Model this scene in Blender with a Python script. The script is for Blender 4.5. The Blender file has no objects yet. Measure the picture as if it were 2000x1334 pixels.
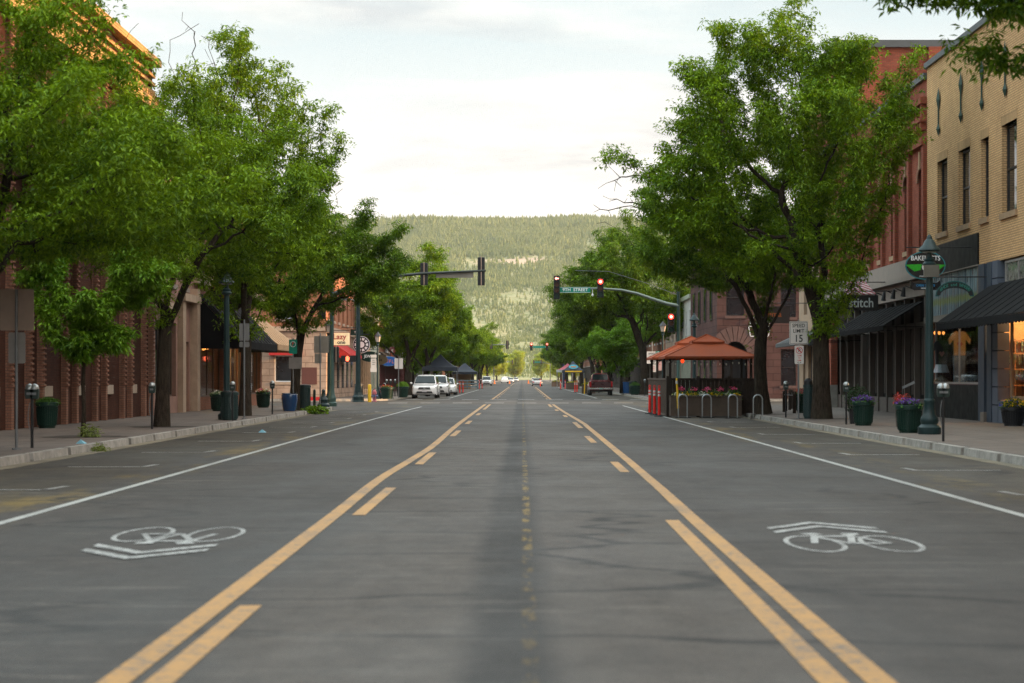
import bpy, bmesh, math, random
import numpy as np
from math import radians as rad, sin, cos, pi
from mathutils import Vector
random.seed(4)
S = bpy.context.scene
COL = S.collection

# ---------------------------------------------------------------- camera, world, sun, exposure
cd = bpy.data.cameras.new('camera'); cam = bpy.data.objects.new('camera', cd); COL.objects.link(cam)
S.camera = cam
CH = 1.55
cam.location = (0, 0, CH); cam.rotation_euler = (rad(90), 0, 0)
cd.sensor_width = 36; cd.lens = 69.5; cd.shift_x = -0.0100; cd.shift_y = 0.0350
cd.clip_start = 0.5; cd.clip_end = 20000
cd.dof.use_dof = True; cd.dof.focus_distance = 115; cd.dof.aperture_fstop = 2.4

SUN_EL = rad(8)
SUN_DIR = Vector((0.99, -0.13, 0)).normalized()          # horizontal direction towards the sun
sd = bpy.data.lights.new('sun', 'SUN'); sun = bpy.data.objects.new('sun', sd); COL.objects.link(sun)
sd.energy = 5.0; sd.angle = rad(0.5); sd.color = (1.0, 0.62, 0.30)
to_sun = Vector((SUN_DIR.x * cos(SUN_EL), SUN_DIR.y * cos(SUN_EL), sin(SUN_EL)))
sun.rotation_euler = to_sun.to_track_quat('Z', 'Y').to_euler()

W = bpy.data.worlds.new('World'); S.world = W; W.use_nodes = True
nt = W.node_tree; nt.nodes.clear()
def N(nt, t, **k):
    n = nt.nodes.new(t)
    for a, b in k.items():
        if a == 'inp':
            for q, v in b.items(): n.inputs[q].default_value = v
        else: setattr(n, a, b)
    return n
def L(nt, a, b): nt.links.new(a, b)
def math_(nt, op, a, b=None, c=None):
    n = N(nt, 'ShaderNodeMath', operation=op)
    for i, v in enumerate((a, b, c)):
        if v is None: continue
        if isinstance(v, (int, float)): n.inputs[i].default_value = v
        else: L(nt, v, n.inputs[i])
    return n.outputs[0]
def mixc(nt, f, a, b, bt='MIX'):
    n = N(nt, 'ShaderNodeMix', data_type='RGBA', blend_type=bt)
    for i, v in ((0, f), (6, a), (7, b)):
        if isinstance(v, (int, float)): n.inputs[i].default_value = v
        elif isinstance(v, tuple): n.inputs[i].default_value = v if len(v) == 4 else (*v, 1)
        else: L(nt, v, n.inputs[i])
    return n.outputs[2]
def maprange(nt, v, a, b, c=0., d=1.):
    n = N(nt, 'ShaderNodeMapRange', inp={1: a, 2: b, 3: c, 4: d}); L(nt, v, n.inputs[0]); return n.outputs[0]

sky = N(nt, 'ShaderNodeTexSky', sky_type='NISHITA', sun_disc=False, sun_elevation=SUN_EL,
        sun_rotation=math.atan2(SUN_DIR.x, SUN_DIR.y), altitude=2000, air_density=1.0, dust_density=2.5, ozone_density=1.0)
tc = N(nt, 'ShaderNodeTexCoord'); sp = N(nt, 'ShaderNodeSeparateXYZ'); L(nt, tc.outputs['Generated'], sp.inputs[0])
zz = math_(nt, 'ADD', math_(nt, 'MAXIMUM', sp.outputs[2], 0.0), 0.055)
cx = math_(nt, 'DIVIDE', sp.outputs[0], zz); cy = math_(nt, 'DIVIDE', sp.outputs[1], zz)
cmb = N(nt, 'ShaderNodeCombineXYZ'); L(nt, cx, cmb.inputs[0]); L(nt, cy, cmb.inputs[1])
n1 = N(nt, 'ShaderNodeTexNoise', inp={'Scale': 0.5, 'Detail': 7, 'Roughness': 0.52, 'Distortion': 0.4}); L(nt, cmb.outputs[0], n1.inputs['Vector'])
n2 = N(nt, 'ShaderNodeTexNoise', inp={'Scale': 1.9, 'Detail': 5, 'Roughness': 0.55}); L(nt, cmb.outputs[0], n2.inputs['Vector'])
cov = maprange(nt, math_(nt, 'ADD', n1.outputs[0], math_(nt, 'MULTIPLY', sp.outputs[0], 0.28)), 0.46, 0.60)
lit = maprange(nt, n2.outputs[0], 0.36, 0.60)
cloud = mixc(nt, lit, (5.7, 5.65, 5.65), (9.3, 8.8, 8.05))
lowband = maprange(nt, sp.outputs[2], 0.07, 0.19)
skyc = mixc(nt, 1.0, sky.outputs[0], (1, 1, 1), 'MULTIPLY')
blue = mixc(nt, 0.12, (5.6, 6.7, 6.95), skyc)
air = mixc(nt, lowband, (9.2, 8.7, 8.1), blue)
allc = mixc(nt, cov, air, cloud)
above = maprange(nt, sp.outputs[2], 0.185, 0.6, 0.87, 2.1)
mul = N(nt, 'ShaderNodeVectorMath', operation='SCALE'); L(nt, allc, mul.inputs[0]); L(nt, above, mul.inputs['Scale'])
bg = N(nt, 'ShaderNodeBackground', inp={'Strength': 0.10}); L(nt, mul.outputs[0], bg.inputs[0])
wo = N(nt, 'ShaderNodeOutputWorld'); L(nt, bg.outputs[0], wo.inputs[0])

S.view_settings.view_transform = 'Standard'; S.view_settings.look = 'None'
S.view_settings.exposure = 0.70; S.view_settings.gamma = 1
S.render.engine = 'CYCLES'
S.cycles.use_denoising = True
try: S.cycles.denoiser = 'OPENIMAGEDENOISE'; S.cycles.denoising_prefilter = 'NONE'
except Exception: pass
S.cycles.max_bounces = 8; S.cycles.transparent_max_bounces = 12; S.cycles.diffuse_bounces = 3; S.cycles.volume_bounces = 0

# ---------------------------------------------------------------- materials
MC = {}
def base_mat(name):
    m = bpy.data.materials.new(name); m.use_nodes = True; nt = m.node_tree
    return m, nt, nt.nodes['Principled BSDF']
def mk(name, col, rough=.6, metal=0., var=.18, scale=2.5, bump=0., bscale=60, emit=None, es=1., spec=.5, coat=0.):
    if name in MC: return MC[name]
    m, nt, p = base_mat(name)
    p.inputs['Roughness'].default_value = rough; p.inputs['Metallic'].default_value = metal
    p.inputs['Specular IOR Level'].default_value = spec; p.inputs['Coat Weight'].default_value = coat
    p.inputs['Base Color'].default_value = (*col, 1)
    if var > 0:
        t = N(nt, 'ShaderNodeTexCoord'); n = N(nt, 'ShaderNodeTexNoise', inp={'Scale': scale, 'Detail': 6, 'Roughness': .65})
        L(nt, t.outputs['Object'], n.inputs['Vector'])
        f = maprange(nt, n.outputs[0], .3, .7, 1 - var, 1 + var)
        v = N(nt, 'ShaderNodeVectorMath', operation='SCALE'); v.inputs[0].default_value = col; L(nt, f, v.inputs['Scale'])
        L(nt, v.outputs[0], p.inputs['Base Color'])
        r = maprange(nt, n.outputs[0], .3, .7, max(0, rough - .1), min(1, rough + .1)); L(nt, r, p.inputs['Roughness'])
    if bump > 0:
        t = N(nt, 'ShaderNodeTexCoord'); n = N(nt, 'ShaderNodeTexNoise', inp={'Scale': bscale, 'Detail': 4}); L(nt, t.outputs['Object'], n.inputs['Vector'])
        b = N(nt, 'ShaderNodeBump', inp={'Strength': bump, 'Distance': .02}); L(nt, n.outputs[0], b.inputs['Height']); L(nt, b.outputs[0], p.inputs['Normal'])
    if emit:
        p.inputs['Emission Color'].default_value = (*emit, 1); p.inputs['Emission Strength'].default_value = es
    MC[name] = m; return m
def brick(name, c1, c2, mortar, bw=.22, rh=.075, ms=.011, var=.25, bump=.5):
    if name in MC: return MC[name]
    m, nt, p = base_mat(name)
    t = N(nt, 'ShaderNodeTexCoord')
    b = N(nt, 'ShaderNodeTexBrick', inp={'Scale': 1., 'Mortar Size': ms, 'Mortar Smooth': .2, 'Bias': 0., 'Brick Width': bw, 'Row Height': rh,
          'Color1': (*c1, 1), 'Color2': (*c2, 1), 'Mortar': (*mortar, 1)})
    L(nt, t.outputs['UV'], b.inputs['Vector'])
    n = N(nt, 'ShaderNodeTexNoise', inp={'Scale': .55, 'Detail': 8, 'Roughness': .7}); L(nt, t.outputs['Object'], n.inputs['Vector'])
    f = maprange(nt, n.outputs[0], .3, .7, 1 - var, 1 + var)
    v = N(nt, 'ShaderNodeVectorMath', operation='SCALE'); L(nt, b.outputs['Color'], v.inputs[0]); L(nt, f, v.inputs['Scale'])
    L(nt, v.outputs[0], p.inputs['Base Color']); p.inputs['Roughness'].default_value = .92; p.inputs['Specular IOR Level'].default_value = .12
    bm_ = N(nt, 'ShaderNodeBump', inp={'Strength': bump, 'Distance': .01}); bm_.invert = True
    L(nt, b.outputs['Fac'], bm_.inputs['Height']); L(nt, bm_.outputs[0], p.inputs['Normal'])
    MC[name] = m; return m
def leafmat(name, c1, c2, trans=.18):
    if name in MC: return MC[name]
    m = bpy.data.materials.new(name); m.use_nodes = True; nt = m.node_tree; nt.nodes.clear()
    g = N(nt, 'ShaderNodeNewGeometry'); t = N(nt, 'ShaderNodeTexCoord')
    n = N(nt, 'ShaderNodeTexNoise', inp={'Scale': .7, 'Detail': 3}); L(nt, t.outputs['Object'], n.inputs['Vector'])
    rp = math_(nt, 'POWER', g.outputs['Random Per Island'], 1.6)
    f = math_(nt, 'ADD', math_(nt, 'MULTIPLY', rp, .68), math_(nt, 'MULTIPLY', maprange(nt, n.outputs[0], .38, .62), .32))
    c = mixc(nt, f, c1, c2)
    d = N(nt, 'ShaderNodeBsdfDiffuse'); L(nt, c, d.inputs[0])
    tr = N(nt, 'ShaderNodeBsdfTranslucent'); c2_ = mixc(nt, 1., c, (1.9, 1.6, .4), 'MULTIPLY'); L(nt, c2_, tr.inputs[0])
    gl = N(nt, 'ShaderNodeBsdfGlossy', inp={'Roughness': .42, 'Color': (.8, .9, .8, 1)})
    a = N(nt, 'ShaderNodeMixShader', inp={0: trans}); L(nt, d.outputs[0], a.inputs[1]); L(nt, tr.outputs[0], a.inputs[2])
    b = N(nt, 'ShaderNodeMixShader', inp={0: .022}); L(nt, a.outputs[0], b.inputs[1]); L(nt, gl.outputs[0], b.inputs[2])
    o = N(nt, 'ShaderNodeOutputMaterial'); L(nt, b.outputs[0], o.inputs[0])
    MC[name] = m; return m
def glassmat(name, f=.12, tint=(.9, .95, .95)):
    if name in MC: return MC[name]
    m = bpy.data.materials.new(name); m.use_nodes = True; nt = m.node_tree; nt.nodes.clear()
    tr = N(nt, 'ShaderNodeBsdfTransparent', inp={0: (*tint, 1)}); gl = N(nt, 'ShaderNodeBsdfGlossy', inp={'Roughness': .03, 'Color': (.9, .95, 1, 1)})
    lw = N(nt, 'ShaderNodeLayerWeight', inp={0: .25}); ff = maprange(nt, lw.outputs[0], 0, 1, f, .16)
    mx = N(nt, 'ShaderNodeMixShader'); L(nt, ff, mx.inputs[0]); L(nt, tr.outputs[0], mx.inputs[1]); L(nt, gl.outputs[0], mx.inputs[2])
    o = N(nt, 'ShaderNodeOutputMaterial'); L(nt, mx.outputs[0], o.inputs[0])
    MC[name] = m; return m

black = mk('black_paint', (.012, .012, .014), .45)
blackm = mk('black_rubber', (.014, .014, .014), .8)
green_iron = mk('green_iron', (.011, .030, .032), .45, .0, var=.35, bump=.15, spec=.35)
dgreen = mk('dark_green_paint', (.005, .026, .018), .45, spec=.3)
steel = mk('galvanised_steel', (.42, .44, .46), .35, .8)
steel_dull = mk('dull_steel', (.20, .21, .22), .5, .6)
alu_back = mk('sign_back_alu', (.235, .215, .20), .5, .15)
white = mk('white_paint', (.72, .72, .70), .5)
signwhite = mk('sign_white', (.62, .58, .55), .45, var=.08)
red = mk('red_paint', (.52, .018, .018), .5)
orange_red = mk('delineator_red', (.80, .018, .010), .5, var=.1)
yellow = mk('yellow_paint', (.78, .47, .015), .5)
chrome = mk('chrome', (.7, .7, .72), .18, 1., var=.05)
sgreen = mk('sign_green', (.0, .23, .16), .4, var=.05)
blackletter = mk('letter_black', (.015, .015, .015), .6, var=0)
whiteletter = mk('letter_white', (.85, .85, .85), .5, var=0)
dglass = mk('dark_glass', (.018, .024, .028), .06, 0, var=.3, scale=.8, spec=.8)
carglass = mk('car_glass', (.012, .018, .02), .08, 0, var=.1, spec=.3)
def barkmat():
    m, nt, p = base_mat('bark'); t = N(nt, 'ShaderNodeTexCoord'); mp = N(nt, 'ShaderNodeMapping'); mp.inputs['Scale'].default_value = (1, 1, .16); L(nt, t.outputs['Object'], mp.inputs[0])
    n = N(nt, 'ShaderNodeTexNoise', inp={'Scale': 22, 'Detail': 8, 'Roughness': .75}); L(nt, mp.outputs[0], n.inputs['Vector'])
    n2 = N(nt, 'ShaderNodeTexNoise', inp={'Scale': 1.5, 'Detail': 4}); L(nt, t.outputs['Object'], n2.inputs['Vector'])
    c = mixc(nt, maprange(nt, n.outputs[0], .38, .62), (.012, .009, .007), (.058, .042, .030)); c = mixc(nt, maprange(nt, n2.outputs[0], .45, .7, 0, .5), c, (.05, .045, .03))
    L(nt, c, p.inputs['Base Color']); p.inputs['Roughness'].default_value = .95; p.inputs['Specular IOR Level'].default_value = .15
    b = N(nt, 'ShaderNodeBump', inp={'Strength': 1., 'Distance': .03}); L(nt, n.outputs[0], b.inputs['Height']); L(nt, b.outputs[0], p.inputs['Normal']); return m
bark = barkmat()
wood_dark = mk('dark_wood', (.034, .024, .019), .8, var=.35, spec=.15)
wood_mid = mk('brown_wood', (.105, .075, .058), .8, var=.25, spec=.2)
concrete = mk('kerb_concrete', (.27, .25, .225), .9, var=.4, scale=3.5, bump=.6, bscale=14)

# ---------------------------------------------------------------- mesh builder
class MB:
    def __init__(s): s.v = []; s.f = []; s.m = []; s.cur = 0
    def add(s, vs, fs):
        b = len(s.v); s.v += [tuple(v) for v in vs]
        for f in fs: s.f.append(tuple(b + i for i in f)); s.m.append(s.cur)
        return s
    def box(s, x0, x1, y0, y1, z0, z1):
        return s.add([(x, y, z) for z in (z0, z1) for y in (y0, y1) for x in (x0, x1)],
                     [(0, 2, 3, 1), (4, 5, 7, 6), (0, 1, 5, 4), (2, 6, 7, 3), (0, 4, 6, 2), (1, 3, 7, 5)])
    def hexa(s, p): return s.add(p, [(0, 3, 2, 1), (4, 5, 6, 7), (0, 1, 5, 4), (1, 2, 6, 5), (2, 3, 7, 6), (3, 0, 4, 7)])
    def fb(s, fr, u0, u1, v0, v1, d0, d1):
        return s.hexa([fr(u0, v0, d0), fr(u1, v0, d0), fr(u1, v0, d1), fr(u0, v0, d1), fr(u0, v1, d0), fr(u1, v1, d0), fr(u1, v1, d1), fr(u0, v1, d1)])
    def cyl(s, p0, p1, r0, r1=None, n=12, caps=True):
        r1 = r0 if r1 is None else r1
        p0 = Vector(p0); p1 = Vector(p1); a = (p1 - p0).normalized()
        u = a.orthogonal().normalized(); w = a.cross(u)
        vs = [p0 + (u * cos(2 * pi * i / n) + w * sin(2 * pi * i / n)) * r0 for i in range(n)] + [p1 + (u * cos(2 * pi * i / n) + w * sin(2 * pi * i / n)) * r1 for i in range(n)]
        fs = [(i, (i + 1) % n, n + (i + 1) % n, n + i) for i in range(n)]
        if caps: fs += [tuple(range(n))[::-1], tuple(range(n, 2 * n))]
        return s.add(vs, fs)
    def lathe(s, cx, cy, prof, n=20, z=0., flute=0.):
        vs = []
        for r, h in prof:
            for i in range(n):
                rr = r * (1 - (flute if i % 2 else 0)); a = 2 * pi * i / n
                vs.append((cx + rr * cos(a), cy + rr * sin(a), z + h))
        fs = []
        for k in range(len(prof) - 1):
            for i in range(n):
                j = (i + 1) % n; fs.append((k * n + i, k * n + j, (k + 1) * n + j, (k + 1) * n + i))
        fs.append(tuple(range(n))[::-1]); fs.append(tuple(range((len(prof) - 1) * n, len(prof) * n)))
        return s.add(vs, fs)
    def tube(s, pts, r, n=8):
        pts = [Vector(p) for p in pts]; rs = r if isinstance(r, (list, tuple)) else [r] * len(pts)
        vs = []; u = None
        for i, p in enumerate(pts):
            a = (pts[min(i + 1, len(pts) - 1)] - pts[max(i - 1, 0)]).normalized()
            u = a.orthogonal().normalized() if u is None else (u - a * u.dot(a)).normalized()
            w = a.cross(u)
            vs += [p + (u * cos(2 * pi * k / n) + w * sin(2 * pi * k / n)) * rs[i] for k in range(n)]
        fs = [(i * n + k, i * n + (k + 1) % n, (i + 1) * n + (k + 1) % n, (i + 1) * n + k) for i in range(len(pts) - 1) for k in range(n)]
        fs += [tuple(range(n))[::-1], tuple(range((len(pts) - 1) * n, len(pts) * n))]
        return s.add(vs, fs)
    def prism(s, poly, fn, d0, d1):
        n = len(poly); vs = [fn(a, b, d0) for a, b in poly] + [fn(a, b, d1) for a, b in poly]
        return s.add(vs, [(i, (i + 1) % n, n + (i + 1) % n, n + i) for i in range(n)] + [tuple(range(n))[::-1], tuple(range(n, 2 * n))])
    def blob(s, c, rx, ry, rz, n=8, m=5):
        vs = [(c[0] + rx * sin(pi * k / m) * cos(2 * pi * i / n), c[1] + ry * sin(pi * k / m) * sin(2 * pi * i / n), c[2] + rz * cos(pi * k / m)) for k in range(1, m) for i in range(n)]
        top = len(vs); vs += [(c[0], c[1], c[2] + rz), (c[0], c[1], c[2] - rz)]
        fs = [(k * n + i, (k + 1) * n + i, (k + 1) * n + (i + 1) % n, k * n + (i + 1) % n) for k in range(m - 2) for i in range(n)]
        fs += [(top, i, (i + 1) % n) for i in range(n)] + [(top + 1, (m - 2) * n + (i + 1) % n, (m - 2) * n + i) for i in range(n)]
        return s.add(vs, fs)
    def build(s, name, mats, parent=None, smooth=False, recalc=True, label=None, bevel=0):
        o0 = rootloc(parent)
        me = bpy.data.meshes.new(name)
        me.from_pydata([(v[0] - o0[0], v[1] - o0[1], v[2] - o0[2]) for v in s.v], [], s.f)
        if not isinstance(mats, (list, tuple)): mats = [mats]
        for m in mats: me.materials.append(m)
        me.polygons.foreach_set('material_index', s.m)
        if recalc:
            bm = bmesh.new(); bm.from_mesh(me); bmesh.ops.recalc_face_normals(bm, faces=bm.faces[:]); bm.to_mesh(me); bm.free()
        uv = me.uv_layers.new(name='UVMap'); n = len(me.loops)
        if n < 400000:
            co = np.empty(len(me.vertices) * 3); me.vertices.foreach_get('co', co); co = co.reshape(-1, 3) + np.array(o0)
            vi = np.empty(n, int); me.loops.foreach_get('vertex_index', vi)
            nor = np.empty(len(me.polygons) * 3); me.polygons.foreach_get('normal', nor); nor = np.abs(nor.reshape(-1, 3))
            tot = np.empty(len(me.polygons), int); me.polygons.foreach_get('loop_total', tot)
            ax = np.repeat(np.argmax(nor, 1), tot); p = co[vi]
            U = np.where(ax == 0, p[:, 1], p[:, 0]); V = np.where(ax == 2, p[:, 1], p[:, 2])
            uv.data.foreach_set('uv', np.stack([U, V], 1).ravel())
        if smooth:
            me.shade_smooth() if hasattr(me, 'shade_smooth') else None
            me.set_sharp_from_angle(angle=rad(38))
        o = bpy.data.objects.new(name, me); COL.objects.link(o)
        if parent: o.parent = parent
        if label: o['label'] = label
        if bevel:
            b = o.modifiers.new('bevel', 'BEVEL'); b.width = bevel; b.segments = 2; b.limit_method = 'ANGLE'
        return o
def rootloc(p):
    if p is None: return (0, 0, 0)
    while p.parent: p = p.parent
    return tuple(p.location)
def thing(name, label, cat, loc=(0, 0, 0), group=None, rz=0):
    o = bpy.data.objects.new(name, None); COL.objects.link(o); o.location = loc; o.rotation_euler = (0, 0, rz)
    o.empty_display_size = .3
    o['label'] = label; o['category'] = cat
    if group: o['group'] = group
    return o
def tag(o, label, cat, group=None):
    o['label'] = label; o['category'] = cat
    if group: o['group'] = group
    return o
def struct(o): o['kind'] = 'structure'; return o
KIDS = {}
def dup(root, loc, label, rz=None, group=None, scale=None):
    def cp(o, par):
        c = o.copy(); COL.objects.link(c); c.parent = par
        for ch in KIDS[o.name]: cp(ch, c)
        return c
    def scan(o):
        KIDS[o.name] = list(o.children)
        for ch in KIDS[o.name]: scan(ch)
    if root.name not in KIDS: scan(root)
    r = cp(root, None); r.location = loc; r['label'] = label
    if rz is not None: r.rotation_euler = (0, 0, rz)
    if scale: r.scale = scale
    if group: r['group'] = group
    return r
FACE = {'cam': (rad(90), 0, 0), 'L': (rad(90), 0, rad(90)), 'R': (rad(90), 0, rad(-90)), 'away': (rad(90), 0, rad(180))}
def text(s, size, loc, face, mat, parent=None, name='lettering', ex=.004, sx=1., space=1.):
    c = bpy.data.curves.new(name, 'FONT'); c.body = s; c.size = size; c.extrude = ex; c.align_x = 'CENTER'; c.align_y = 'CENTER'
    c.space_character = space; c.resolution_u = 3; c.offset = .014 * size
    c.materials.append(mat)
    tmp = bpy.data.objects.new('tmp', c); COL.objects.link(tmp); bpy.context.view_layer.update()
    me = bpy.data.meshes.new_from_object(tmp.evaluated_get(bpy.context.evaluated_depsgraph_get())); bpy.data.objects.remove(tmp)
    o = bpy.data.objects.new(name, me); COL.objects.link(o); r = rootloc(parent)
    if not me.materials: me.materials.append(mat)
    o.location = (loc[0] - r[0], loc[1] - r[1], loc[2] - r[2]); o.rotation_euler = FACE[face] if isinstance(face, str) else face
    o.scale = (sx, 1, 1)
    if parent: o.parent = parent
    return o
def frL(xf): return lambda u, v, d: (-xf + d, u, v)
def frR(xf): return lambda u, v, d: (xf - d, u, v)
def frC(yf): return lambda u, v, d: (u, yf - d, v)
# ---------------------------------------------------------------- ground, road, pavements
KL, KR = -9.0, 8.75          # kerb faces
Y1, Y2 = 99.0, 127.0         # the cross street
PZ = .15
def asphalt():
    m, nt, p = base_mat('asphalt')
    t = N(nt, 'ShaderNodeTexCoord'); sp = N(nt, 'ShaderNodeSeparateXYZ'); L(nt, t.outputs['Object'], sp.inputs[0])
    X, Y = sp.outputs[0], sp.outputs[1]
    def noise(sx, sy, scale=1., det=5, ro=.6, off=0.):
        mp = N(nt, 'ShaderNodeMapping'); mp.inputs['Scale'].default_value = (sx, sy, 1); mp.inputs['Location'].default_value = (off, off * 1.7, off)
        L(nt, t.outputs['Object'], mp.inputs[0])
        n = N(nt, 'ShaderNodeTexNoise', inp={'Scale': scale, 'Detail': det, 'Roughness': ro}); L(nt, mp.outputs[0], n.inputs['Vector']); return n.outputs[0]
    grain = noise(1, 1, 38, 5, .85)
    blot = noise(1, .6, 3.2, 8, .8, 13)
    mott = noise(1, .45, .55, 7, .65, 3)
    strk = noise(2.6, .05, 1, 6, .6, 7)
    cross = noise(.9, 3.6, 1, 9, .8, 11)
    edge0 = math_(nt, 'MULTIPLY', math_(nt, 'SUBTRACT', mott, .5), .6)
    base = mixc(nt, maprange(nt, mott, .3, .7), (.046, .0435, .0415), (.093, .087, .082))
    base = mixc(nt, maprange(nt, strk, .35, .7, 0, .5), base, (.043, .041, .040))
    base = mixc(nt, maprange(nt, cross, .50, .70, 0, .38), base, (.115, .109, .102))
    mid = maprange(nt, math_(nt, 'ABSOLUTE', math_(nt, 'ADD', X, edge0)), 1.5, 2.1, 1, 0)
    base = mixc(nt, math_(nt, 'MULTIPLY', mid, .72), base, (.132, .121, .110))
    # centre: old dark strip rubbed by tyres
    edge = math_(nt, 'MULTIPLY', math_(nt, 'SUBTRACT', mott, .5), .35)
    xx = math_(nt, 'ABSOLUTE', math_(nt, 'ADD', math_(nt, 'ADD', X, .10), edge))
    strip = maprange(nt, xx, .17, .34, 1, 0)
    strip = math_(nt, 'MULTIPLY', strip, maprange(nt, strk, .2, .6, .6, 1.))
    base = mixc(nt, strip, base, (.024, .023, .022))
    # parking lanes browner, with oil
    lane = maprange(nt, math_(nt, 'ABSOLUTE', X), 5.7, 6.6)
    base = mixc(nt, math_(nt, 'MULTIPLY', lane, .85), base, (.078, .066, .044))
    oil = math_(nt, 'MULTIPLY', lane, maprange(nt, noise(.9, .35, .8, 4, .6, 21), .52, .66))
    base = mixc(nt, math_(nt, 'MULTIPLY', oil, .6), base, (.024, .022, .020))
    ystain = math_(nt, 'MULTIPLY', maprange(nt, math_(nt, 'ABSOLUTE', math_(nt, 'SUBTRACT', math_(nt, 'ABSOLUTE', X), 6.1)), .25, .9, 1, 0), maprange(nt, noise(.8, .16, 1, 5, .7, 31), .50, .64))
    base = mixc(nt, math_(nt, 'MULTIPLY', ystain, .8), base, (.25, .18, .035))
    # worn yellow centre line
    cl = maprange(nt, math_(nt, 'ABSOLUTE', math_(nt, 'SUBTRACT', X, .045)), .035, .055, 1, 0)
    cl = math_(nt, 'MULTIPLY', cl, maprange(nt, noise(6, 1.3, 1, 6, .75, 41), .50, .58))
    cl = math_(nt, 'MULTIPLY', cl, maprange(nt, noise(0, .03, 1, 2, .5, 5), .42, .55, .35, 1))
    base = mixc(nt, math_(nt, 'MULTIPLY', cl, .9), base, (.36, .25, .045))
    # cracks: thin lines where a distorted voronoi edge is near, mostly across the road
    mp = N(nt, 'ShaderNodeMapping'); mp.inputs['Scale'].default_value = (.16, .42, 1); L(nt, t.outputs['Object'], mp.inputs[0])
    dn = N(nt, 'ShaderNodeTexNoise', inp={'Scale': 2.5, 'Detail': 5}); L(nt, mp.outputs[0], dn.inputs['Vector'])
    ad = N(nt, 'ShaderNodeVectorMath', operation='ADD'); sc = N(nt, 'ShaderNodeVectorMath', operation='SCALE'); sc.inputs['Scale'].default_value = .35
    L(nt, dn.outputs[1], sc.inputs[0]); L(nt, mp.outputs[0], ad.inputs[0]); L(nt, sc.outputs[0], ad.inputs[1])
    vo = N(nt, 'ShaderNodeTexVoronoi', feature='DISTANCE_TO_EDGE', inp={'Scale': .8}); L(nt, ad.outputs[0], vo.inputs['Vector'])
    crack = maprange(nt, vo.outputs['Distance'], .006, .020, 1, 0)
    crack = math_(nt, 'MULTIPLY', crack, maprange(nt, noise(.3, .3, 1, 3, .5, 51), .30, .42))
    base = mixc(nt, math_(nt, 'MULTIPLY', crack, .9), base, (.014, .013, .012))
    # tarred and pale transverse joints every few metres
    jy = math_(nt, 'ADD', Y, math_(nt, 'MULTIPLY', noise(.35, .2, 1, 6, .7, 81), 1.1))
    fy = math_(nt, 'ABSOLUTE', math_(nt, 'SUBTRACT', math_(nt, 'FRACT', math_(nt, 'DIVIDE', jy, 3.1)), .5))
    jl = math_(nt, 'MULTIPLY', maprange(nt, fy, .006, .014, 1, 0), maprange(nt, noise(.4, .33, 1, 3, .5, 91), .5, .56))
    jd = math_(nt, 'MULTIPLY', maprange(nt, fy, .004, .010, 1, 0), maprange(nt, noise(.33, .3, 1, 3, .5, 95), .5, .55))
    base = mixc(nt, math_(nt, 'MULTIPLY', jd, .8), base, (.022, .020, .019))
    base = mixc(nt, math_(nt, 'MULTIPLY', jl, .6), base, (.21, .20, .185))
    # rectangular repairs of a different age
    mpv = N(nt, 'ShaderNodeMapping'); mpv.inputs['Scale'].default_value = (.33, .09, 1); L(nt, t.outputs['Object'], mpv.inputs[0])
    vp = N(nt, 'ShaderNodeTexVoronoi', feature='F1', distance='CHEBYCHEV', inp={'Scale': 1., 'Randomness': .9}); L(nt, mpv.outputs[0], vp.inputs['Vector'])
    sv = N(nt, 'ShaderNodeSeparateColor'); L(nt, vp.outputs['Color'], sv.inputs[0])
    base = mixc(nt, maprange(nt, sv.outputs[0], .0, 1., .0, .34), base, (.052, .050, .049))
    # pale scuffs
    sc2 = math_(nt, 'MULTIPLY', maprange(nt, noise(.5, 3.5, 1, 6, .7, 61), .55, .64), maprange(nt, noise(.25, .2, 1, 2, .5, 71), .46, .56))
    base = mixc(nt, math_(nt, 'MULTIPLY', sc2, .6), base, (.19, .185, .175))
    g = math_(nt, 'MULTIPLY', maprange(nt, grain, .3, .7, .5, 1.5), maprange(nt, blot, .35, .65, .70, 1.30))
    v = N(nt, 'ShaderNodeVectorMath', operation='SCALE'); base = mixc(nt, 1., base, (.51, .455, .415), 'MULTIPLY'); L(nt, base, v.inputs[0]); L(nt, g, v.inputs['Scale'])
    L(nt, v.outputs[0], p.inputs['Base Color'])
    L(nt, maprange(nt, mott, .3, .7, .62, .85), p.inputs['Roughness']); p.inputs['Specular IOR Level'].default_value = .35
    b = N(nt, 'ShaderNodeBump', inp={'Strength': .35, 'Distance': .01}); L(nt, grain, b.inputs['Height']); L(nt, b.outputs[0], p.inputs['Normal'])
    return m
asph = asphalt()
def paint(name, col, wear):
    m, nt, p = base_mat(name)
    t = N(nt, 'ShaderNodeTexCoord')
    n = N(nt, 'ShaderNodeTexNoise', inp={'Scale': 9., 'Detail': 8, 'Roughness': .8}); L(nt, t.outputs['Object'], n.inputs['Vector'])
    n2 = N(nt, 'ShaderNodeTexNoise', inp={'Scale': .5, 'Detail': 3}); L(nt, t.outputs['Object'], n2.inputs['Vector'])
    f = maprange(nt, math_(nt, 'ADD', n.outputs[0], math_(nt, 'MULTIPLY', n2.outputs[0], .35)), wear, wear + .12)
    c = mixc(nt, f, col, (.075, .07, .065)); c = mixc(nt, maprange(nt, n2.outputs[0], .3, .7, 0, .3), c, tuple(x * .6 for x in col))
    L(nt, c, p.inputs['Base Color']); p.inputs['Roughness'].default_value = .6
    return m
p_yel = paint('yellow_road_paint', (.55, .27, .05), .80)
p_whi = paint('white_road_paint', (.34, .34, .32), .69)
p_whi2 = paint('faded_white_road_paint', (.26, .255, .24), .64)

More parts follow.
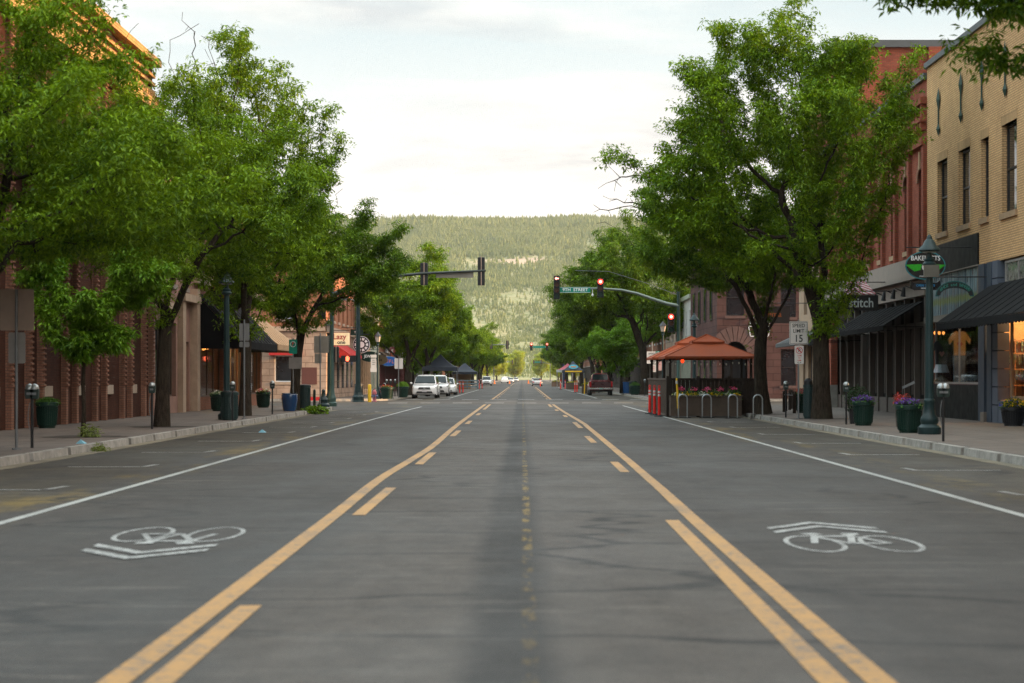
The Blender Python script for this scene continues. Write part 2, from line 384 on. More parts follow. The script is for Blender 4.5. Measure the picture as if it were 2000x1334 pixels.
p_whi3 = paint('scuffed_white_road_paint', (.38, .38, .365), .63)
p_yel = paint('yellow_road_paint2', (.39, .195, .042), .67)
g = MB(); g.add([(-1690, -310, -.12), (1690, -310, -.12), (1690, 3630, -.12), (-1690, 3630, -.12)], [(0, 1, 2, 3)])
struct(g.build('ground', mk('dry_grass_ground', (.20, .17, .095), .95, var=.35, scale=.02)))
r = MB()
r.add([(KL, -12, 0), (KR, -12, 0), (KR, 1150, 0), (KL, 1150, 0)], [(0, 1, 2, 3)])
for (a, b) in ((Y1, Y2), (322, 346), (545, 565)):
    r.add([(-120, a - 6, 0), (KL, a - 6, 0), (KL, b + 6, 0), (-120, b + 6, 0)], [(0, 1, 2, 3)])
    r.add([(KR, a - 6, 0), (120, a - 6, 0), (120, b + 6, 0), (KR, b + 6, 0)], [(0, 1, 2, 3)])
struct(r.build('road', asph))

pave = mk('pavement_concrete', (.145, .118, .10), .85, var=.35, scale=.8, bump=.2)
def paver():
    m, nt, p = base_mat('pavement_slabs')
    t = N(nt, 'ShaderNodeTexCoord')
    b = N(nt, 'ShaderNodeTexBrick', offset=0., inp={'Scale': 1., 'Mortar Size': .025, 'Brick Width': 1.5, 'Row Height': 1.5, 'Color1': (.125, .097, .080, 1), 'Color2': (.108, .085, .070, 1), 'Mortar': (.05, .042, .038, 1)})
    L(nt, t.outputs['Object'], b.inputs['Vector'])
    n = N(nt, 'ShaderNodeTexNoise', inp={'Scale': 1.1, 'Detail': 9, 'Roughness': .7}); L(nt, t.outputs['Object'], n.inputs['Vector'])
    v = N(nt, 'ShaderNodeVectorMath', operation='SCALE'); L(nt, b.outputs[0], v.inputs[0]); L(nt, maprange(nt, n.outputs[0], .3, .7, .7, 1.25), v.inputs['Scale'])
    L(nt, v.outputs[0], p.inputs['Base Color']); p.inputs['Roughness'].default_value = .85
    return m
slab = paver()
kerbgrey = concrete
def block(side, y0, y1, c0, c1, xk, tag_):
    """pavement block with rounded corners at y0 / y1 (radius if c) ; side -1 left, +1 right"""
    R = 5.0; path = []
    s = side; X = abs(xk)
    if c0:
        path.append((X + 70, y0)); path += [(X + R - R * sin(a), y0 + R - R * cos(a)) for a in np.linspace(0, pi / 2, 9)]
    else: path.append((X, y0))
    if c1: path += [(X + R - R * cos(a), y1 - R + R * sin(a)) for a in np.linspace(0, pi / 2, 9)] + [(X + 70, y1)]
    else: path.append((X, y1))
    def off(d):
        out = []
        for i, p in enumerate(path):
            a = Vector(path[max(i - 1, 0)]); b = Vector(path[min(i + 1, len(path) - 1)]); t = (b - a).normalized()
            out.append((p[0] + t[1] * d, p[1] - t[0] * d))
        return out
    inn = off(.17)
    k = MB(); n = len(path)
    o2 = off(.02)
    for i in range(n - 1):
        a, b, c, d = path[i], path[i + 1], inn[i + 1], inn[i]; a2, b2 = o2[i], o2[i + 1]
        segs = max(1, int((Vector(b) - Vector(a)).length / 3.0)) if i in (0, n - 2) or n < 4 or (Vector(b) - Vector(a)).length > 8 else 1
        for q in range(segs):
            f0, f1 = q / segs, (q + 1) / segs - (.0025 if segs > 1 else 0)
            def l(p, r, f): return (s * (p[0] + (r[0] - p[0]) * f), p[1] + (r[1] - p[1]) * f)
            j = random.uniform(-.002, .004)
            k.hexa([(*l(a, b, f0), -.02), (*l(a, b, f1), -.02), (*l(d, c, f1), -.02), (*l(d, c, f0), -.02),
                    (*l(a2, b2, f0), PZ + j), (*l(a2, b2, f1), PZ + j), (*l(d, c, f1), PZ + .004), (*l(d, c, f0), PZ + .004)])
    struct(k.build('kerb', kerbgrey))
    poly = inn + [(X + 70, y1 + (0 if c1 else 0)), (X + 70, y0)]
    if c1: poly = inn + ([] if c0 else [(X + 70, y0)])
    elif c0: poly = inn + [(X + 70, y1)]
    pm = MB(); pm.prism(poly, lambda a, b, d: (s * a, b, d), -.02, PZ)
    struct(pm.build('pavement', slab))
block(-1, -12, Y1, 0, 1, KL, 'l'); block(1, -12, Y1, 0, 1, KR, 'r')
block(-1, Y2, 322, 1, 1, KL, 'l'); block(1, Y2, 322, 1, 1, KR, 'r')
block(-1, 346, 545, 1, 1, KL, 'l'); block(1, 346, 545, 1, 1, KR, 'r')
block(-1, 565, 1150, 1, 0, KL, 'l'); block(1, 565, 1150, 1, 0, KR, 'r')
# gutter strip of paler concrete with dirt
gm = mk('gutter_concrete', (.15, .125, .085), .9, var=.45, scale=1.2)
for s, k0 in ((-1, KL), (1, KR)):
    for (a, b) in ((-12, Y1 - 5), (Y2 + 5, 317), (351, 540)):
        m = MB(); m.box(min(k0, k0 - s * .3), max(k0, k0 - s * .3), a, b, -.01, .004); struct(m.build('gutter_kerb', gm))
# dark cutout of soil at the trees
def strip(mb, pts, w, z, w2=None):
    if len(pts) > 2:
        q = [pts[0], *pts, pts[-1]]; out = []
        for i in range(1, len(q) - 2):
            for t in np.linspace(0, 1, 8)[:-1]:
                f = lambda a, b, c, d: .5 * (2 * b + (c - a) * t + (2 * a - 5 * b + 4 * c - d) * t * t + (3 * b - a - 3 * c + d) * t ** 3)
                out.append((f(q[i - 1][0], q[i][0], q[i + 1][0], q[i + 2][0]), q[i][1] + (q[i + 1][1] - q[i][1]) * t))
        pts = out + [pts[-1]]
    for i in range(len(pts) - 1):
        (a, b), (c, d) = pts[i], pts[i + 1]
        mb.add([(a - w / 2, b, z), (a + w / 2, b, z), (c + w / 2, d, z), (c - w / 2, d, z)], [(0, 1, 2, 3)])
zl = .005
m = MB()
strip(m, [(-2.10, 5), (-2.07, 10), (-2.11, 22), (-2.17, 30), (-2.10, 36), (-2.02, 44), (-2.1, 60), (-2.12, 75), (-2.12, 113)], .165, zl)
for a, b in ((6, 13.4), (22.2, 27.7), (35.2, 40.7), (52, 57.5), (65.7, 70.4), (80.8, 85.5), (95, 113)): strip(m, [(-1.84, a), (-1.84, b)], .15, zl)
strip(m, [(1.80, 5), (1.82, 10), (1.865, 21), (1.92, 27), (1.97, 36), (2.04, 62), (2.05, 67), (1.86, 90), (1.76, 113)], .155, zl)
strip(m, [(1.56, 5), (1.575, 10), (1.62, 21.4)], .15, zl)
for a, b, x in ((32.3, 36.2, 1.68), (46.8, 52, 1.70), (60.4, 68, 1.79), (77, 81, 1.72), (91, 95, 1.62), (103, 113, 1.52)): strip(m, [(x, a), (x, b)], .15, zl)
strip(m, [(-2.1, 139), (-2.1, 320)], .16, zl); strip(m, [(2.0, 139), (2.1, 320)], .16, zl)
strip(m, [(-2.1, 350), (-2.1, 540)], .16, zl); strip(m, [(2.1, 350), (2.1, 540)], .16, zl)
for k in range(12): strip(m, [(-1.85, 146 + 14 * k), (-1.85, 151 + 14 * k)], .14, zl); strip(m, [(1.8, 144 + 14 * k), (1.8, 149 + 14 * k)], .14, zl)
struct(m.build('yellow_line_markings', p_yel, recalc=False))
m = MB()
strip(m, [(-5.53, 5), (-5.53, 60), (-5.4, 96), (-5.3, 104)], .12, zl); strip(m, [(5.6, 5), (5.6, 60), (5.5, 108)], .12, zl)
strip(m, [(-5.4, 146), (-5.4, 245)], .13, zl); strip(m, [(5.5, 146), (5.5, 318)], .13, zl)
for k in range(9):
    x = -8.1 + k * 1.95
    if abs(x) < 8.2: m.box(x, x + 1.15, 119, 119.9, .001, zl); m.box(x, x + 1.15, 137, 137.9, .001, zl)
struct(m.build('white_line_markings', p_whi))
m = MB()
for i, y in enumerate((20.5, 27.2, 34.2, 40.8, 47.9, 55.4, 61.3, 67.2, 74, 81, 88)):
    m.box(-7.85, -6.5, y - .06, y + .06, .001, zl); m.add([(-6.62, y - .05, zl), (-6.5, y - .05, zl), (-6.42, y + .9, zl), (-6.54, y + .9, zl)], [(0, 1, 2, 3)])
for y in (26.0, 32.9, 39.6, 46.4, 53.6, 61, 68.4):
    m.box(6.5, 7.95, y - .06, y + .06, .001, zl); m.add([(6.5, y + .05, zl), (6.62, y + .05, zl), (6.56, y + .85, zl), (6.44, y + .85, zl)], [(0, 1, 2, 3)])
struct(m.build('parking_bay_markings', p_whi2, recalc=False))
# ghost of an old ring line worn pale
def ring(mb, cx, cy, rx, ry, w, a0=0, a1=2 * pi, n=28):
    for i in range(n):
        a, b = a0 + (a1 - a0) * i / n, a0 + (a1 - a0) * (i + 1) / n
        P = [(cx + (rx - w / 2) * cos(a), cy + (ry - w) * sin(a)), (cx + (rx + w / 2) * cos(a), cy + (ry + w) * sin(a)), (cx + (rx + w / 2) * cos(b), cy + (ry + w) * sin(b)), (cx + (rx - w / 2) * cos(b), cy + (ry - w) * sin(b))]
        mb.add([(*p, zl) for p in P], [(0, 1, 2, 3)])
def seg(mb, p, q, w, zz=.0055):
    p = Vector(p); q = Vector(q); t = (q - p).normalized(); n = Vector((-t.y, t.x)) * w / 2
    mb.add([(*(p - n), zz), (*(q - n), zz), (*(q + n), zz), (*(p + n), zz)], [(0, 1, 2, 3)])
def sharrow(cx, cy, flip, label):
    m = MB(); f = -1 if flip else 1
    def P(x, y): return (cx + f * x * .9, cy + f * y)
    ring(m, *P(-.385, 0), .245, .86, .05); ring(m, *P(.40, 0), .245, .86, .05)
    seg(m, P(-.385, 0), P(-.24, .95), .07, .0060); seg(m, P(-.26, .8), P(.14, .85), .16, .0063); seg(m, P(-.26, .75), P(.0, -.05), .07, .0066)
    seg(m, P(.0, 0), P(.17, 1.0), .07, .0069); seg(m, P(.0, 0), P(.40, 0), .14, .0072); seg(m, P(.15, .85), P(.40, 0), .06, .0075)
    seg(m, P(-.34, 1.05), P(-.16, 1.1), .2, .0078); seg(m, P(.08, 1.05), P(.26, 1.05), .22, .0081)
    for k in (0, 1):
        y0 = 2.1 + k * .5
        for sgn in (-1, 1):
            a, b = P(0.0, y0), P(sgn * .62, y0 - .8)
            m.add([(a[0], a[1] - f * .12, .0084), (a[0], a[1] + f * .12, .0084), (b[0], b[1] + f * .12, .0084), (b[0], b[1] - f * .12, .0084)], [(0, 1, 2, 3)])
    o = m.build('bicycle_road_marking', p_whi3, recalc=False); struct(o)
sharrow(3.07, 18.4, False, ''); sharrow(-3.37, 19.5, True, '')

soil = mk('tree_pit_soil', (.035, .025, .018), .95, var=.4)
for (x, y) in ((-10.3, 46.6), (-10.2, 56), (-10.1, 72), (-9.7, 84), (10.07, 66.7), (9.4, 75)):
    m = MB(); pts = [(x + (.95 + .12 * sin(a * 5 + y)) * cos(a), y + (1.0 + .15 * cos(a * 3)) * sin(a), PZ + .004) for a in np.linspace(0, 2 * pi, 24)[:-1]]
    m.add(pts, [tuple(range(len(pts)))]); struct(m.build('soil_ground', soil, recalc=False))
# ---------------------------------------------------------------- hill, far wood
rng = np.random.default_rng(7)
def vnoise(x, y, seed=0):
    """smooth value noise, numpy"""
    xi = np.floor(x).astype(int); yi = np.floor(y).astype(int); fx = x - xi; fy = y - yi
    fx = fx * fx * (3 - 2 * fx); fy = fy * fy * (3 - 2 * fy)
    def h(a, b):
        n = (a * 374761393 + b * 668265263 + seed * 974711) & 0x7fffffff
        n = (n ^ (n >> 13)) * 1274126177 & 0x7fffffff
        return ((n ^ (n >> 16)) & 0xffff) / 65535.
    return (h(xi, yi) * (1 - fx) + h(xi + 1, yi) * fx) * (1 - fy) + (h(xi, yi + 1) * (1 - fx) + h(xi + 1, yi + 1) * fx) * fy
def fbm(x, y, o=4, seed=0):
    r = 0; a = .5
    for k in range(o): r = r + a * vnoise(x * 2 ** k, y * 2 ** k, seed + k); a *= .5
    return r
def hill_h(x, y):
    Yk = [1150, 1400, 1800, 2200, 2440, 2500, 2800, 3050, 3150, 3600]
    Zk = [-1, 8, 42, 102, 138, 156, 198, 238, 241, 243]
    yy = y + 160 * (fbm(x / 330., y / 900., 3, 3) - .45) + 60 * (fbm(x / 90, y / 400, 2, 9) - .4)
    z = np.interp(yy, Yk, Zk)
    z = z + (fbm(x / 120., y / 160., 4, 5) - .45) * np.interp(yy, [1150, 1500, 2900, 3100], [0, 26, 22, 5])
    return z
nx, ny = 260, 300
gx = np.linspace(-1500, 1500, nx); gy = np.linspace(1120, 3600, ny)
XX, YY = np.meshgrid(gx, gy); ZZ = hill_h(XX, YY); ZZ[0, :] = -1
co = np.stack([XX, YY, ZZ], -1).reshape(-1, 3)
idx = np.arange(nx * ny).reshape(ny, nx)
q = np.stack([idx[:-1, :-1], idx[:-1, 1:], idx[1:, 1:], idx[1:, :-1]], -1).reshape(-1, 4)
def npmesh(name, co, faces, mats, midx=None, smooth=False):
    me = bpy.data.meshes.new(name); k = faces.shape[1]
    me.vertices.add(len(co)); me.vertices.foreach_set('co', co.astype(np.float32).ravel())
    me.loops.add(faces.size); me.loops.foreach_set('vertex_index', faces.astype(np.int32).ravel())
    me.polygons.add(len(faces)); me.polygons.foreach_set('loop_start', np.arange(len(faces), dtype=np.int32) * k)
    me.polygons.foreach_set('loop_total', np.full(len(faces), k, np.int32))
    for m in (mats if isinstance(mats, (list, tuple)) else [mats]): me.materials.append(m)
    if midx is not None: me.polygons.foreach_set('material_index', midx.astype(np.int32))
    me.polygons.foreach_set('use_smooth', np.full(len(faces), smooth))
    me.update(calc_edges=True); return me
def hillmat():
    m, nt, p = base_mat('hazed_hill_scrub')
    t = N(nt, 'ShaderNodeTexCoord'); g = N(nt, 'ShaderNodeNewGeometry'); sp = N(nt, 'ShaderNodeSeparateXYZ'); L(nt, g.outputs['Normal'], sp.inputs[0])
    n = N(nt, 'ShaderNodeTexNoise', inp={'Scale': .02, 'Detail': 8, 'Roughness': .7}); L(nt, t.outputs['Object'], n.inputs['Vector'])
    n2 = N(nt, 'ShaderNodeTexNoise', inp={'Scale': .12, 'Detail': 6, 'Roughness': .7}); L(nt, t.outputs['Object'], n2.inputs['Vector'])
    c = mixc(nt, maprange(nt, n.outputs[0], .35, .65), (.38, .33, .19), (.27, .28, .14))  # scrub colours paled, part of the distance haze is painted in
    c = mixc(nt, maprange(nt, n2.outputs[0], .5, .62), c, (.16, .19, .07))
    pz = N(nt, 'ShaderNodeSeparateXYZ'); L(nt, t.outputs['Object'], pz.inputs[0])
    steep = maprange(nt, math_(nt, 'ADD', sp.outputs[2], math_(nt, 'MULTIPLY', n2.outputs[0], .08)), .925, .965, 1, 0)
    band = math_(nt, 'MULTIPLY', maprange(nt, pz.outputs[2], 112, 124), maprange(nt, pz.outputs[2], 168, 180, 1, 0))
    c = mixc(nt, math_(nt, 'MULTIPLY', steep, band), c, (.60, .42, .30))
    xw = math_(nt, 'ADD', math_(nt, 'ABSOLUTE', math_(nt, 'ADD', pz.outputs[0], 12.)), math_(nt, 'MULTIPLY', n.outputs[0], 60.))
    zw = math_(nt, 'ADD', math_(nt, 'ABSOLUTE', math_(nt, 'SUBTRACT', math_(nt, 'ADD', pz.outputs[2], math_(nt, 'MULTIPLY', pz.outputs[0], -.05)), 146.)), math_(nt, 'MULTIPLY', n2.outputs[0], 16.))
    rock = math_(nt, 'MULTIPLY', maprange(nt, xw, 62, 84, 1, 0), maprange(nt, zw, 11, 15, 1, 0))
    c = mixc(nt, rock, c, (.54, .39, .28))
    L(nt, c, p.inputs['Base Color']); p.inputs['Roughness'].default_value = 1; p.inputs['Specular IOR Level'].default_value = .1
    return m
hm = npmesh('hill', co, q, hillmat(), smooth=True); ho = bpy.data.objects.new('hill', hm); COL.objects.link(ho); struct(ho)
# conifers on the hill: an uncountable wood, one object
pine = leafmat('hazed_pine_needles', (.12, .16, .065), (.25, .28, .11), .2)  # needles paled towards the ground colour to paint in haze
nT = 115000
tx = rng.uniform(-1400, 1400, nT * 4); 
tx = np.where(rng.random(nT * 4) < .62, rng.uniform(-330, 300, nT * 4), tx)
ty = rng.uniform(1200, 3300, nT * 4)
th = hill_h(tx, ty)
slope = (hill_h(tx, ty + 6) - th) / 6
dens = np.interp(ty, [1200, 1500, 2000, 2500, 2700, 3300], [.25, .45, .65, .8, 1., 1.]) * np.clip(.25 + 2.6 * (fbm(tx / 60., ty / 110., 3, 21) - .30), .05, 1)
dens = np.where((slope > .42) & (th > 110) & (th < 182), dens * .12, dens)
dens = np.where((np.abs(tx + 12) < 62) & (np.abs(th - .05 * tx - 146) < 8), dens * .10, dens)
k = rng.random(nT * 4) < dens * np.interp(np.abs(tx), [0, 330, 1400], [1, .9, .5]); tx, ty, th = tx[k][:nT], ty[k][:nT], th[k][:nT]
hh = rng.uniform(5, 10.5, len(tx)) * np.interp(ty, [1200, 1900, 2600], [.26, .5, 1.0]) * np.where(ty > 2900, rng.uniform(.8, 1.7, len(tx)), 1); rr = hh * rng.uniform(.20, .32, len(tx))
K = 5; V = []; F = []
for tier, (zb, zt, rf) in enumerate(((.05, .62, 1.), (.38, 1., .68))):
    ang = rng.uniform(0, 6.28, len(tx))
    for i in range(K):
        a = ang + 2 * pi * i / K; jr = rng.uniform(.75, 1.25, len(tx))
        V.append(np.stack([tx + rr * rf * jr * np.cos(a), ty + rr * rf * jr * np.sin(a), th + hh * (zb + rng.uniform(-.05, .05, len(tx)))], -1))
    V.append(np.stack([tx + rng.uniform(-.2, .2, len(tx)), ty, th + hh * zt], -1))
V = np.stack(V, 1); nv = V.shape[1]
base = np.arange(len(tx))[:, None, None] * nv
loc = np.array([[t * 6 + i, t * 6 + (i + 1) % K, t * 6 + K] for t in range(2) for i in range(K)])
F = (base + loc[None]).reshape(-1, 3)
wm = npmesh('hillside_wood', V.reshape(-1, 3), F, pine); wo_ = bpy.data.objects.new('hillside_wood', wm); COL.objects.link(wo_); wo_['kind'] = 'stuff'
wo_['label'] = 'conifer wood covering the hazy hill and its ridge at the end of the street'

# ---------------------------------------------------------------- street trees by space colonisation
def grow_tree(seed, blobs, trunk, n_attr=900, step=.32, di=3.0, dk=.62, iters=110, holes=10, spread_z=1.0, rtip=.008, rpow=2.3, R0=.2):
    """blobs: (cx,cy,cz,rx,ry,rz) relative to the trunk foot; trunk: polyline the growth starts from"""
    g = np.random.default_rng(seed); A = []
    vol = np.array([b[3] * b[4] * b[5] for b in blobs]); vol = vol / vol.sum()
    for b, f in zip(blobs, vol):
        m = int(n_attr * f * 2.2); p = g.normal(size=(m, 3)); p /= np.linalg.norm(p, axis=1)[:, None]
        p *= (g.random(m) ** (1 / 2.2))[:, None]; A.append(p * np.array(b[3:6]) + np.array(b[:3]))
    for q in range(n_attr // 42):                           # loose leaders that break the outline
        b = blobs[g.integers(0, len(blobs))]; d = g.normal(size=3); d[2] = abs(d[2]) * .9 + .15; d /= np.linalg.norm(d)
        c0 = np.array(b[:3]) + d * np.array(b[3:6]) * 1.0; o = d + np.array([0, 0, .5]); o /= np.linalg.norm(o); ln = g.uniform(.5, 1.5)
        tt = g.uniform(0, 1, 14)[:, None]; A.append(c0 + o * tt * ln + g.normal(scale=.16, size=(14, 3)))
    A = np.concatenate(A)
    hc = A[g.integers(0, len(A), holes)]; hr = g.uniform(.5, 1.15, holes)
    d = np.linalg.norm(A[:, None] - hc[None], axis=2); keep = (d > hr[None]).all(1)
    lump = fbm(A[:, 0] * .55 + seed, A[:, 2] * .7 + A[:, 1] * .5, 2, seed); keep &= lump > g.uniform(.26, .52, len(A))
    A = A[keep]; A = A[g.permutation(len(A))][:n_attr]
    nodes = [np.array(p, float) for p in trunk]; par = [-1] + list(range(len(trunk) - 1))
    ctr = np.array(blobs[0][:3]); top = nodes[-1]; nl = g.integers(4, 6); a0 = g.uniform(0, 6.28)
    for q in range(nl):                                   # scaffold limbs fanning out of the fork
        src = len(trunk) - 1 - (q % 2) - (q == 4); az = a0 + 2 * pi * q / nl + g.uniform(-.3, .3); el = g.uniform(.75, 1.15) + (.25 if q == 0 else 0); p = nodes[src].copy(); pi_ = src
        ln = g.integers(4, 8)
        for w_ in range(ln):
            dv = np.array([cos(az) * cos(el), sin(az) * cos(el), sin(el)]); p = p + dv * step * 1.1; nodes.append(p.copy()); par.append(pi_); pi_ = len(nodes) - 1
            el += g.uniform(-.12, .1); az += g.uniform(-.15, .15)
    P = np.array(nodes); par = list(par)
    D = np.linalg.norm(A[:, None] - P[None], axis=2); near = D.argmin(1); nd = D.min(1); alive = np.ones(len(A), bool)
    kids = {}
    for it in range(iters):
        act = alive & (nd < di * (1 if it > 6 else 3))
        if not act.any(): break
        idx = near[act]; vec = A[act] - P[idx]; vec /= np.linalg.norm(vec, axis=1)[:, None] + 1e-9
        acc = np.zeros((len(P), 3)); np.add.at(acc, idx, vec); u = np.unique(idx)
        dirs = acc[u]; dirs /= np.linalg.norm(dirs, axis=1)[:, None] + 1e-9
        dirs += g.normal(scale=.22, size=dirs.shape); dirs[:, 2] += .04; dirs /= np.linalg.norm(dirs, axis=1)[:, None]
        new = []; npar = []
        for i, dd in zip(u, dirs):
            c = kids.setdefault(int(i), [])
            if len(c) >= 3 or any(np.dot(dd, q) > .93 for q in c): continue
            c.append(dd); new.append(P[i] + dd * step); npar.append(int(i))
        if not new: 
            A = A + g.normal(scale=.05, size=A.shape); 
            if it > iters * .8: break
            continue
        new = np.array(new); b0 = len(P); P = np.vstack([P, new]); par += npar
        D = np.linalg.norm(A[:, None] - new[None], axis=2); m = D.min(1); am = D.argmin(1)
        upd = m < nd; near[upd] = am[upd] + b0; nd = np.minimum(nd, m); alive &= nd > dk
    par = np.array(par); n = len(P); w = np.zeros(n); isleaf = np.ones(n, bool); isleaf[par[par >= 0]] = False
    w[isleaf] = rtip ** rpow
    for i in range(n - 1, 0, -1):
        if w[i] == 0: w[i] = rtip ** rpow
        w[par[i]] += w[i]
    r = w ** (1 / rpow); r = r * (R0 / r[0]) ** np.clip(np.log(r / rtip) / np.log(r[0] / rtip), 0, 1)
    nt_ = len(trunk); r[:nt_] = np.minimum(r[:nt_], R0 * np.interp(np.arange(nt_), [0, 1, nt_ - 1], [1.25, 1.0, .86])); r[0] = R0 * 1.3
    return P, par, r
def branch_mesh(name, P, par, r, mat, flare=1.35):
    i = np.arange(1, len(P)); a = P[par[i]]; b = P[i]; ra = r[par[i]]; rb = r[i]
    ra = np.where(i < 5, ra, np.minimum(ra, rb * 1.25 + .004))
    k = rb > .0
    t = b - a; t /= np.linalg.norm(t, axis=1)[:, None] + 1e-9; b = b + t * np.minimum(rb, .08)[:, None]
    up = np.where(np.abs(t[:, 2:3]) > .9, np.array([[1., 0, 0]]), np.array([[0., 0, 1]]))
    u = np.cross(t, up); u /= np.linalg.norm(u, axis=1)[:, None]; w = np.cross(t, u)
    V = []; F = []; off = 0
    for lo, hi, n in ((.045, 99, 10), (.0, .045, 4)):
        s = (rb >= lo) & (rb < hi)
        if not s.any(): continue
        ang = 2 * pi * np.arange(n) / n
        wob = 1 + .10 * np.sin(ang * 3 + 1) if n > 5 else np.ones(n)
        ringd = u[s][:, None] * (np.cos(ang) * wob)[None, :, None] + w[s][:, None] * (np.sin(ang) * wob)[None, :, None]
        A_ = a[s][:, None] + ringd * ra[s][:, None, None]; B_ = b[s][:, None] + ringd * rb[s][:, None, None]
        vv = np.concatenate([A_, B_], 1); m = len(vv)
        f = np.array([[j, (j + 1) % n, n + (j + 1) % n, n + j] for j in range(n)])
        F.append((np.arange(m)[:, None, None] * 2 * n + f[None] + off).reshape(-1, 4)); V.append(vv.reshape(-1, 3)); off += m * 2 * n
    return npmesh(name, np.concatenate(V), np.concatenate(F), mat, smooth=True)
def leaf_mesh(name, centres, mat, g, per=6, size=.13, wid=.36, jitter=.16, flat=.6, dirs=None):
    """rosettes of drooping leaflets round each centre"""
    n = len(centres)
    c = centres + g.normal(size=(n, 3)) * np.array([jitter, jitter, jitter * flat])
    c = np.repeat(c, per, 0); m = len(c)
    az = g.uniform(0, 2 * pi, m); el = g.normal(-.25, .45, m)
    d = np.stack([np.cos(az) * np.cos(el), np.sin(az) * np.cos(el), np.sin(el)], 1)
    s = size * g.uniform(.65, 1.3, m)
    side = np.cross(d, np.array([[0, 0, 1.]]) + g.normal(scale=.35, size=(m, 3))); side /= np.linalg.norm(side, axis=1)[:, None] + 1e-9
    st = c + d * (s * .25)[:, None]
    droop = np.array([0, 0, -1.])[None] * (s * .22)[:, None]
    p0 = st; p1 = st + d * (s * .5)[:, None] + side * (s * wid * .5)[:, None]; p2 = st + d * s[:, None] + droop; p3 = st + d * (s * .5)[:, None] - side * (s * wid * .5)[:, None]
    V = np.stack([p0, p1, p2, p3], 1).reshape(-1, 3); F = np.arange(m * 4).reshape(-1, 4)
    return npmesh(name, V, F, mat)
lf_a = leafmat('ash_leaves', (.038, .100, .005), (.27, .43, .014))
lf_b = leafmat('dark_ash_leaves', (.028, .080, .006), (.20, .34, .016))
lf_y = leafmat('young_leaves', (.06, .16, .008), (.21, .38, .025))
lf_far = leafmat('sun_tinted_leaves', (.22, .32, .03), (.42, .46, .07), .55)  # far foliage: low sunlight painted in as a pale yellow leaf colour
def make_tree(name, label, loc, seed, blobs, trunk, R0, leaf, n_attr=900, rosettes=14000, size=.13, group='street trees along the kerbs', bare=None, twigr=.03, cat='tree', jit=.2, step=.32, per=6, holes=10, dk=.62):
    P, par, r = grow_tree(seed, blobs, trunk, n_attr=n_attr, R0=R0, step=step, holes=holes, dk=dk)
    g = np.random.default_rng(seed + 50)
    root = thing(name, label, cat, loc, group)
    tm = branch_mesh('trunk', P, par, r, bark); to = bpy.data.objects.new('trunk', tm); COL.objects.link(to); to.parent = root
    base = P[:, 2].copy(); s = (r < twigr) & (np.arange(len(P)) > len(trunk))
    if bare is not None: s &= ~bare(P)
    cand = P[s]; c = cand[g.integers(0, len(cand), rosettes)]; pj = P[par[s]]
    cm = leaf_mesh('crown', c, leaf, g, per=per, size=size, jitter=jit); cr = bpy.data.objects.new('crown', cm); COL.objects.link(cr); cr.parent = root
    return root
T = {}
z_ = PZ
T['L1'] = make_tree('street_tree', 'nearest left street tree, its crown filling the upper left corner', (-10.2, 36, z_), 11,
    [(.6, 0, 5.1, 4.3, 4.5, 1.9), (-2.2, 0, 7.5, 2.8, 3.4, 2.5), (2.6, 1.5, 4.8, 2.4, 2.5, 1.4), (1.5, 0, 7.1, 1.1, 1.4, .8)], [(0, 0, 0), (.05, 0, .8), (.1, .05, 1.6), (.1, .1, 2.4), (.2, .1, 3)], .2, lf_a, n_attr=1300, rosettes=25000, size=.105)
T['L2'] = make_tree('street_tree', 'leafy street tree with a thick leaning trunk beside a parking meter, left pavement', (-10.2, 56, z_), 12,
    [(.6, 0, 6.0, 4.4, 4.2, 2.5), (1.6, -1, 4.9, 3.2, 3, 1.5), (0, 0, 8.2, 2.8, 2.8, 1.5), (-2.5, 0, 7, 2.5, 3, 2), (-.4, 0, 10.6, .9, .5, 1.0)], [(0, 0, 0), (.02, 0, .9), (.05, 0, 1.8), (.08, 0, 2.7), (.1, .0, 3.3)], .19, lf_a, n_attr=1250, rosettes=18500, size=.115, bare=lambda P: P[:, 2] > 9.9)
T['L3'] = make_tree('street_tree', 'tall street tree with yellow lit top and forked trunk behind a grey sign post', (-10.1, 72, z_), 13,
    [(-.2, 0, 10.6, 2.6, 2.8, 2.6), (1.6, 0, 9.0, 2.4, 2.6, 2.3), (-2.2, 0, 9, 2.6, 3, 3), (.6, 0, 6.4, 3.7, 3.5, 1.9), (-.9, 0, 12.3, 1.2, 1.3, 1.2), (-1.7, 0, 13.3, .5, .5, .9)], [(0, 0, 0), (.02, 0, .9), (.04, 0, 1.8), (.05, 0, 2.7), (.0, 0, 3.4)], .2, lf_a, n_attr=1400, rosettes=18000, size=.14, holes=16,
    bare=lambda P: ((P[:, 0] > 2.9) & (P[:, 2] > 7.0) & (P[:, 2] < 8.5)) | ((P[:, 0] < -1.1) & (P[:, 2] > 12.4)))
T['L4'] = make_tree('street_tree', 'spreading street tree between a green sign and a blue pot before the crossing', (-9.7, 84, z_), 14,
    [(.8, 0, 6.1, 4.2, 3.6, 1.9), (3.0, 0, 5.6, 2.1, 2.4, 1.1), (1.2, 0, 7.7, 2.9, 2.6, 1.2), (-2, 0, 6, 2, 2, 1.6), (.6, 0, 4.2, 1.9, 1.6, .7)], [(0, 0, 0), (.05, 0, .9), (.1, 0, 1.8), (.2, 0, 2.6), (.3, 0, 3.2)], .2, lf_b, n_attr=1100, rosettes=14500, size=.14, holes=14)
